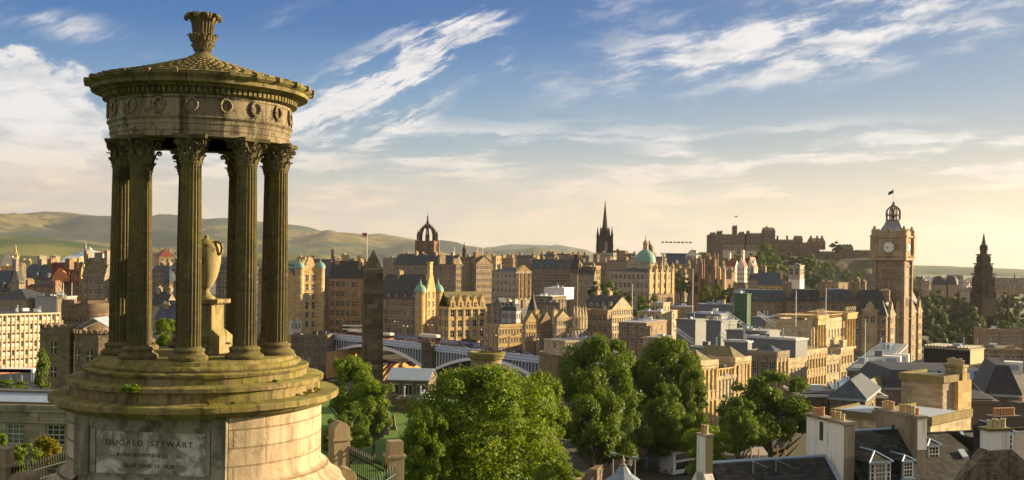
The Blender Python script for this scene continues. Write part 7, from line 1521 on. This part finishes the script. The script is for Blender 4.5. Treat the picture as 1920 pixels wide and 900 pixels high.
# ================= foreground houses (bottom right) =================
MOSSR = slate('foreground_slate', (.026, .027, .034), moss=.10, rough=.88, lo=.45, hi=1.9); LB = plain('blue_lead_flashing', (.22, .32, .45), .5, var=.15)
HARL = plain('white_harling_wall', (.58, .54, .50), .9, var=.12, sc=.8); CEM = stone('cement_render', (.26, .23, .18), bw=30, bh=30, grime=.7, var=.1)
def streaky():
    m, gg, p, o = newmat('stained_harling'); v = objc(gg); x, y, z = gg.sep(v); n = gg.noise(gg.xyz(x*2.5, y*2.5, z*.25), 1.2, 6, .6); c = gg.mix(gg.ss(.5, .75, n), (.76, .73, .70), (.42, .35, .29)); c = gg.mix(gg.noise(v, 3, 5)*.25, c, (.6, .54, .48))
    gg.put(p.inputs['Base Color'], c); p.inputs['Roughness'].default_value = .9; bump(gg, p, gg.noise(v, 25, 3), .01, .4); return m
HARL = streaky()
N0 = P(1583, 797, 58); FR_ = R(20)
def house(name, label, x=0.0): 
    q = Vector((N0.x+x*math.cos(FR_), N0.y+x*math.sin(FR_), 88)); return thing(name, label, 'house', q, FR_)
ZT = N0.z-88
def pots(parent, x, ys, z, r=.11, m=None, h=.42):
    for i, y in enumerate(ys):
        b = MB(); hh = h*random.uniform(.85, 1.2); b.lathe([(r*1.1, z), (r*1.05, z+.05), (r*.95, z+hh-.08), (r*1.2, z+hh-.06), (r*1.15, z+hh), (r*.8, z+hh), (r*.8, z+hh-.2)], 14, x+random.uniform(-.03, .03), y); c = b.build('chimney_pot', m or random.choice([POT, plain('buff_pot', (.50, .42, .22), .85, sc=6), plain('orange_pot', (.50, .25, .12), .85, sc=6)]), parent)
def slope(b, x0, x1, yr, zr_, k, length, t=.08):
    """roof plane from ridge (y=yr) down toward -y"""
    b.slab([(x0, yr-length, zr_-length*k), (x1, yr-length, zr_-length*k), (x1, yr, zr_), (x0, yr, zr_)], (0, 0, t))
def gwall(b, x0, x1, pts, ): b.slab([(x0, y, z) for y, z in pts], (x1-x0, 0, 0))
# --- house 1 (left): slate roof, small white chimney, big white chimney wall
h1 = house('house', 'slate roofed house with small white chimney at left and tall white chimney wall at right')
tI = h1.matrix_basis.inverted()
def loc(px, py, Y): bpy.context.view_layer.update(); return tI @ P(px, py, Y)
rl, rr_ = P(1335, 868, 55), P(1548, 857, 60)
def solve_x(px, py, yl, rt=h1):   # local x where pixel ray meets local plane y=yl
    t = tanx(px, py); o = rt.location; c, s_ = math.cos(FR_), math.sin(FR_)
    return (t*(o.y+yl*c)-(o.x-yl*s_))/(c-t*s_)
def zat(px, py, xl, yl, rt=h1):
    Yw = rt.location.y+xl*math.sin(FR_)+yl*math.cos(FR_); return P(px, py, Yw).z-rt.location.z
b = MB(); yr = 1.2; x0, x1 = solve_x(1332, 868, yr), -.02; zr_ = zat(1545, 857, solve_x(1545, 857, yr), yr); xe = solve_x(1546, 857, yr)
slope(b, x0, xe, yr, zr_, .95, 6.0); 
b.slab([(x0, yr+5, zr_-4.6), (x0, yr, zr_), (xe, yr, zr_), (xe, yr+5, zr_-4.6)], (0, 0, .08)); b.build('roof', MOSSR, h1)
b = MB(); b.path([(x0, yr, zr_+.08), (xe, yr, zr_+.08)], [.09, .09], 6); b.slab([(xe-.05, yr-6, zr_-5.7+.09), (xe+.12, yr-6, zr_-5.7+.09), (xe+.12, yr, zr_+.09), (xe-.05, yr, zr_+.09)], (0, 0, .03)); b.build('ridge_flashing', LB, h1)
b = MB(); gwall(b, xe-.02, x1, [(-5.2, -6), (4, -6), (4, zr_-2), (yr, zr_-.2), (-3, zr_-4.2)]); b.build('wall', HARL, h1)
ws = 3.4; b = MB(); b.box(-.0, .62, 0, ws, -6, ZT); w_ = b.build('chimney_wall', [HARL], h1)
b = MB(); b.box(-.08, .70, -.08, ws+.08, ZT, ZT+.16); b.build('coping', CEM, w_); b = MB(); b.box(.0, .66, -.05, .02, -6, ZT-.01); b.build('render_end', CEM, w_)
b = MB(); b.box(-.03, .0, 1.85, 2.15, ZT-1.15, ZT-.12); b.build('flue_slot', plain('slot_dark', (.05, .045, .04), .9), w_)
pots(w_, .3, [3.1, 2.85, 2.6, 2.35], ZT+.16); pots(w_, .3, [1.35, 1.1, .82, .5], ZT+.16)
# small chimney at left end
xs = solve_x(1320, 870, -.3); b = MB(); zt_ = zat(1320, 818, xs, -.3); b.box(xs-.02, xs+.5, -.3, .42, zt_-2.6, zt_); w2 = b.build('small_chimney', HARL, h1); b = MB(); b.box(xs-.08, xs+.56, -.36, .48, zt_, zt_+.08); b.build('coping', CEM, w2); b = MB(); b.box(xs+.1, xs+.5, -.325, -.3, zt_-2.2, zt_-.02); b.build('olive_side', plain('olive_render', (.22, .19, .09), .9), w2)
pots(w2, xs+.2, [-.1, .15], zt_+.08, .1)
b = MB(); gwall(b, xs-.02, xs+.5, [(-2.6, zt_-5), (3, zt_-5), (.42, zt_-1.9), (-.3, zt_-1.9)]); b.build('gable', HARL, h1)
for px, py in ((1412, 872), (1455, 868)):
    xx = solve_x(px, py, yr-.6); zz = zr_-.55; b = MB(); b.tube((xx, yr-.6, zz-.2), (xx, yr-.6, zz+.75), .018, .018, 5); b.tube((xx-.05, yr-.6, zz+.7), (xx+.75, yr-.85, zz+.35), .012, .012, 4)
    for q in range(6): u = q/6; b.tube((xx+.75*u, yr-.6-.25*u-.12, zz+.7-.35*u), (xx+.75*u, yr-.6-.25*u+.12, zz+.7-.35*u), .008, .008, 4)
    tag(b.build('tv_antenna', LEAD), 'television aerial on the %s of the lower slate roof' % ('left half' if px < 1430 else 'right half'), 'antenna', 'roof aerials'); bpy.data.objects[-1] if False else None
for o in [o for o in bpy.data.objects if o.name.startswith('tv_antenna')]: o.matrix_basis = h1.matrix_basis.copy()
for px, py, k in ((1430, 872, 0), (1416, 892, 0), (1526, 893, 1)):
    yl = yr-1.0 if py < 880 else yr-1.7; xx = solve_x(px, py, yl); b = MB(); zz = zr_-(yr-yl)*.95
    if k == 0: b.lathe([(.06, zz), (.06, zz+.5), (.075, zz+.52), (.0, zz+.56)], 10, xx, yl)
    else: b.box(xx-.14, xx+.14, yl-.12, yl+.12, zz, zz+.16)
    b.build('roof_vent', DARK if k == 0 else WHITE, h1)
def fdormer(root, x, y, z, w, h, nside=True, depth=2.0):
    """blue painted dormer with hipped front; window sash white"""
    b = MB(); b.box(x-w/2, x+w/2, y+.02, y+depth, z-1.2, z+h); o = b.build('dormer', MOSSR, root)
    b = MB(); b.box(x-w/2-.04, x+w/2+.04, y-.02, y+.02, z-.08, z+h); b.box(x+w/2, x+w/2+.03, y, y+.3, z-.08, z+h); b.box(x-w/2-.12, x+w/2+.12, y-.14, y+.06, z-.16, z-.08); b.build('dormer_face', BLUEGREY, o)
    r = MB(); e = .12; pk = h+w*.38; r.add([(x-w/2-e, y-e, z+h), (x+w/2+e, y-e, z+h), (x+w/2+e, y+depth, z+h), (x-w/2-e, y+depth, z+h), (x, y+w*.35, z+pk), (x, y+depth, z+pk)], [(0, 1, 4), (1, 2, 5, 4), (3, 0, 4, 5), (2, 3, 5), (0, 3, 2, 1)]); r.build('dormer_roof', MOSSR, o)
    r = MB(); 
    for a, c in (((x-w/2-e, y-e, z+h), (x, y+w*.35, z+pk)), ((x+w/2+e, y-e, z+h), (x, y+w*.35, z+pk)), ((x, y+w*.35, z+pk), (x, y+depth, z+pk))): r.tube(a, c, .05, .05, 5)
    r.box(x-w/2-e, x+w/2+e, y-e-.02, y-e+.03, z+h-.04, z+h+.04); r.build('hip_flashing', LB, o)
    wins_ = [(x, min(w*.55, .62))] if w > .95 else [(x, w*.78)]
    if w > .95: wins_ += [(x-w*.39, w*.16), (x+w*.39, w*.16)]
    for wx, ww_ in wins_:
        q = MB(); q.cur = 0; q.quad((wx-ww_/2, y-.03, z), (wx+ww_/2, y-.03, z), (wx+ww_/2, y-.03, z+h*.9), (wx-ww_/2, y-.03, z+h*.9)); q.cur = 1; hh = h*.9; t = .035
        q.box(wx-ww_/2-t, wx-ww_/2+t*.4, y-.06, y-.028, z, z+hh); q.box(wx+ww_/2-t*.4, wx+ww_/2+t, y-.06, y-.028, z, z+hh); q.box(wx-ww_/2, wx+ww_/2, y-.06, y-.028, z-t, z+t*.5); q.box(wx-ww_/2, wx+ww_/2, y-.06, y-.028, z+hh-t*.5, z+hh+t); q.box(wx-ww_/2, wx+ww_/2, y-.065, y-.028, z+hh/2-.025, z+hh/2+.025)
        if ww_ > .4:
            for f in (1/3, 2/3): q.box(wx-ww_/2+ww_*f-.011, wx-ww_/2+ww_*f+.011, y-.055, y-.028, z, z+hh)
        for f in (.25, .75): q.box(wx-ww_/2, wx+ww_/2, y-.055, y-.028, z+hh*f-.011, z+hh*f+.011)
        q.build('window', [GL, WHITE], o)
    return o
# --- house 2: between white wall and second chimney wall
h2 = house('house', 'slate house with two blue grey dormers beside the tall white chimney wall', .62)
W2 = 4.3; yr2 = 1.7; zr2 = zat(1640, 810, 1.8, yr2, h2); b = MB(); slope(b, 0.02, W2-.02, yr2, zr2, 1.0, 7.0); b.slab([(0, yr2+4, zr2-3.8), (0, yr2, zr2), (W2, yr2, zr2), (W2, yr2+4, zr2-3.8)], (0, 0, .08)); b.build('roof', MOSSR, h2)
b = MB(); b.path([(0, yr2, zr2+.1), (W2, yr2, zr2+.1)], [.08, .08], 6); b.build('ridge_flashing', LB, h2)
for px, pt, pb, w in ((1650, 866, 902, 1.35), (1702, 864, 894, .72)):
    yl = -.75; xx = solve_x(px, pt, yl, h2); zz = zat(px, pb, xx, yl, h2); hh = zat(px, pt, xx, yl, h2)-zz; fdormer(h2, xx, yl, zz, w, hh)
b = MB(); b.box(W2, W2+.6, 0, 3.5, -6, ZT+.15); w3 = b.build('chimney_wall', CEM, h2); b = MB(); b.box(W2-.08, W2+.68, -.08, 3.58, ZT+.15, ZT+.3); b.build('coping', CEM, w3)
b = MB(); b.box(W2+.0, W2+.62, -.04, .015, ZT-1.6, ZT+.14); b.build('pale_end', HARL, w3)
pots(w3, W2+.3, [3.2, 2.95, 2.7, 2.45], ZT+.3); pots(w3, W2+.3, [1.75, 1.5, 1.25, 1.0, .75, .4], ZT+.3)
b = MB(); b.lathe([(.07, 0), (.07, .5), (.09, .55)], 10, W2-.5, yr2-.3); v_ = b.build('roof_vent', DARK, h2); v_.location.z = zr2-.2
# --- house 3
h3 = house('house', 'long slate roof with single dormer and lead valley, right of the brown chimney wall', .62+W2+.6)
xr3 = solve_x(1872, 812, 1.9, h3); yr3 = 2.4; zr3 = zat(1780, 815, 2.5, yr3, h3); b = MB(); xv = solve_x(1800, 815, yr3, h3)
slope(b, 0.02, xv+.3, yr3, zr3, .9, 8.0); b.build('roof', MOSSR, h3)
b = MB(); b.slab([(xv-.05, yr3-8, zr3-7.2), (xv+6, yr3-6, zr3-5.4), (xv+6, yr3, zr3-.1), (xv-.0, yr3, zr3)], (0, 0, .05)); b.build('roof', slate('purple_slate', (.05, .046, .058)), h3)
b = MB(); b.slab([(xv-.1, yr3-6, zr3-5.4+.1), (xv+.12, yr3-6, zr3-5.4+.1), (xv+.12, yr3, zr3+.1), (xv-.1, yr3, zr3+.1)], (0, 0, .05)); b.build('valley_flashing', LB, h3)
b = MB(); b.slab([(0, yr3+4, zr3-3.5), (0, yr3, zr3), (xv+6, yr3, zr3), (xv+6, yr3+4, zr3-3.5)], (0, 0, .08)); b.path([(0, yr3, zr3+.1), (xv+6, yr3, zr3+.1)], [.06, .06], 5); b.build('rear_roof', MOSSR, h3)
yl = 1.2; xx = solve_x(1750, 836, yl, h3); zz = zat(1750, 864, xx, yl, h3); hh = zat(1750, 835, xx, yl, h3)-zz; fdormer(h3, xx, yl, zz, .85, hh, depth=1.4)
for px, py in ((1806, 842), (1836, 845)):
    yl = yr3-1.3; xx = solve_x(px, py, yl, h3); b = MB(); zz = zr3-1.3*.9; b.slab([(xx-.22, yl-.2, zz-.02), (xx+.22, yl-.2, zz-.02), (xx+.22, yl+.2, zz+.34), (xx-.22, yl+.2, zz+.34)], (0, 0, .1)); b.build('roof_window', WHITE if px > 1820 else LEAD, h3)
# --- house 4: rubble gable with white chimney, nearest right
RUB = stone('rubble_stone', (.17, .135, .10), bw=.26, bh=.12, var=.6, mortar=1.2, grime=.4, hero=.8)
C4 = P(1872, 845, 50); h4 = thing('house', 'rubble stone gable with white chimney and four pots at the right edge', 'house', (C4.x, C4.y, 88), R(12)); z4 = C4.z-88; s4 = 50/F
b = MB(); b.slab([(-2.0, 0, -4), (2.6, 0, -4), (2.6, 0, z4-1.4), (.7, 0, z4+.05), (-.6, 0, z4+.05), (-1.6, 0, z4-1.0), (-2.0, 0, z4-1.6)], (0, .6, 0)); b.build('gable_wall', RUB, h4)
b = MB(); b.box(-.55, .62, .0, .6, z4, z4+.92); w4 = b.build('chimney', HARL, h4); b = MB(); b.box(-.63, .70, -.08, .68, z4+.92, z4+1.05); b.build('coping', stone('mossy_coping', (.14, .11, .06), bw=9, bh=9, moss=.5), w4)
for i, x in enumerate((-.28, 0.0, .22, .46)):
    b = MB(); z = z4+1.05; hh = .36+.05*(i % 2); b.lathe([(.105, z), (.1, z+hh-.08), (.125, z+hh-.06), (.12, z+hh), (.08, z+hh), (.08, z+hh-.15)], 14, x, .3); b.build('chimney_pot', plain('buff_pot', (.5, .42, .22)), w4)
b = MB(); b.slab([(.7, .3, z4+.05), (2.8, .3, z4-1.5), (2.8, 5, z4-1.5), (.7, 5, z4+.05)], (0, 0, .08)); b.build('roof', MOSSR, h4)
x5 = (1912-1872)*s4+.1; fdormer(h4, x5, .9, (845-858)*s4+z4, .75, 1.0)
# --- chimney stack rows behind
for px, w, n, Y, lab, pt in ((1882, 46, 7, 78, 'row of seven orange chimney pots on a dark wall at right', 783), (1915, 24, 1, 90, 'single small chimney pot on the dark roof at the right edge', 757)):
    C = P(px, pt, Y); o = thing('chimney_stack', lab, 'chimney', C, R(15)); s = Y/F; b = MB(); b.box(-w*s*.62, w*s*.62, -.4, .4, -5, 0); b.box(-w*s*.66, w*s*.66, -.5, .5, 0, .18); b.build('stack', plain('dark_harl', (.11, .09, .075)), o)
    for i in range(n): x = (i+.5-n/2)*w*s/n; b = MB(); hh = .62 if n > 1 else .5; b.lathe([(.13, .18), (.12, hh), (.14, hh+.03), (.13, hh+.1), (.09, hh+.1)], 12, x, 0); b.build('chimney_pot', plain('orange_pot', (.5, .25, .12)), o)
# ================= gate piers and railings near the monument =================
GP = stone('pier_stone_pale', (.33, .27, .18), bw=5, bh=5, grime=.45, var=.1)
def pier(px0, px1, pt, Y, rz, kind, label, hh=4.0):
    C = P((px0+px1)/2, pt, Y); w = (px1-px0)*Y/F*.80; o = thing('gate_pier', label, 'pier', C, R(rz)); h = w/2; b = MB()
    if kind == 'round':
        b.box(-h, h, -h, h, -hh, -.42); b.box(-h-.04, h+.04, -h-.04, h+.04, -.46, -.40); b.box(-h, h, -h, h, -.40, -h)
        n = 12; b.slab([(h*math.cos(math.pi*q/n), -h, -h+h*math.sin(math.pi*q/n)) for q in range(n+1)], (0, 2*h, 0))
    else: b.box(-h, h, -h, h, -hh, -.38); b.box(-h-.045, h+.045, -h-.045, h+.045, -.40, -.34); b.box(-h+.02, h-.02, -h+.02, h-.02, -.34, 0)
    b.build('shaft', GP, o)
    return o
pier(617, 656, 790, 27, 30, 'round', 'round topped stone gate pier just right of the monument drum'); pier(722, 759, 826, 26.5, 22, 'flat', 'flat topped stone pier at the right end of the black railing')
pier(620, 670, 876, 24.5, 25, 'round', 'low round topped stone at the bottom edge by the drum base'); pier(-8, 26, 840, 23, -12, 'flat', 'stone pier at the left photo edge beside the iron railing'); pier(20, 70, 884, 22, -12, 'round', 'low rounded stone block at the bottom left corner')
def railing(p0, p1, n, h, m, label, spear=.16, rails=(.12, .75)):
    p0, p1 = Vector(p0), Vector(p1); o = thing('iron_railing', label, 'railing', p0); d = p1-p0; b = MB()
    for i in range(n):
        q = d*(i/(n-1)); b.tube((q.x, q.y, q.z-h), (q.x, q.y, q.z-spear), .013, .013, 5); b.lathe([(.012, q.z-spear), (.028, q.z-spear*.7), (.002, q.z)], 5, q.x, q.y)
    b.build('bars', m, o)
    for r in rails:
        b = MB(); z = -spear-(h-spear)*r*.9; b.tube((0, 0, z), (d.x, d.y, d.z+z), .022, .022, 5); b.build('rail', m, o)
IR = plain('black_iron', (.012, .013, .013), .5); IG = plain('green_iron', (.03, .075, .06), .5)
railing(P(646, 829, 27), P(724, 868, 26.4), 22, 1.4, IR, 'black spear topped railing between the two stone piers', rails=(.06, .45))
railing(P(686, 905, 24.2), P(740, 868, 25.6), 12, 1.4, IG, 'green painted spear railing meeting the flat topped pier', rails=(.1, .5))
railing(P(24, 872, 23), P(136, 842, 25.5), 24, 1.3, IR, 'black spear railing at the lower left in front of the bushes', rails=(.08, .30))
# left low building
LBm = stone('pale_portland', (.28, .25, .19), bw=1.4, bh=.5, grime=.6)
lb, w_, d_, h_ = B('low_classical_building', 'low grey stone building with white framed sash windows at the lower left', 'building', -158, 142, 142, 764, 930, 75, 4, wall=LBm, rk='flat', rows=2, cf=4, fh=2.75, ww=1.32, wh=.52, kind='fine', D=9, top0=.95, courses=False)
b = MB(); b.box(0, w_, -.25, 0, h_-.1, h_+.12); b.box(0, w_, -.35, 0, h_-3.25, h_-3.05); b.box(0, w_, -.12, 0, h_-1.15, h_-1.0)
for i in range(5): b.box(w_*i/4-.25, w_*i/4+.25, -.10, 0, h_-1.0, h_-.1)
b.build('string_course', LBm, lb)
b = MB(); b.slab([(0, .4, h_+.15), (w_, .4, h_+.15), (w_, 2.0, h_+.62), (0, 2.0, h_+.62)], (0, 0, .06)); b.build('rooflight', plain('rooflight_glass', (.30, .36, .45), .25), lb); b = MB(); b.box(0, w_, 2.0, 2.3, h_, h_+.85); b.box(0, w_, .3, .42, h_, h_+.26); b.build('parapet', plain('parapet_grey', (.16, .15, .12), .9), lb)
# white shelters by the office block
for px, w, lab in ((28, 60, 'white flat canopy below the office block at the left'), (30, 64, 'long low pale platform wall under the white canopy')):
    C = P(px, 700 if 'canopy' in lab else 712, 250); o = thing('canopy', lab, 'shelter', C); b = MB(); k = w*250/F; b.box(-k/2, k/2, 0, 4, .2, 1.0) if 'canopy' in lab else b.box(-k/2, k/2, -1, 0, -1, .6); b.build('roof', WHITE, o); b = MB()
    for i in range(4): b.tube((-k/2+k*i/3, .3, -2), (-k/2+k*i/3, .3, .2), .1, .1, 5)
    b.build('post', LEAD, o)

# ================= haze =================
b = MB(); b.box(-13000, 13000, -400, 16500, 15, 640); hz = b.build('haze', []); hz['kind'] = 'stuff'
m = bpy.data.materials.new('haze'); m.use_nodes = True; nt = m.node_tree; nt.nodes.clear(); o_ = nt.nodes.new('ShaderNodeOutputMaterial'); pv = nt.nodes.new('ShaderNodeVolumePrincipled')
pv.inputs['Color'].default_value = (.80, .86, .95, 1); pv.inputs['Density'].default_value = 3.2e-5; pv.inputs['Anisotropy'].default_value = .4; nt.links.new(pv.outputs[0], o_.inputs['Volume']); hz.data.materials.append(m)
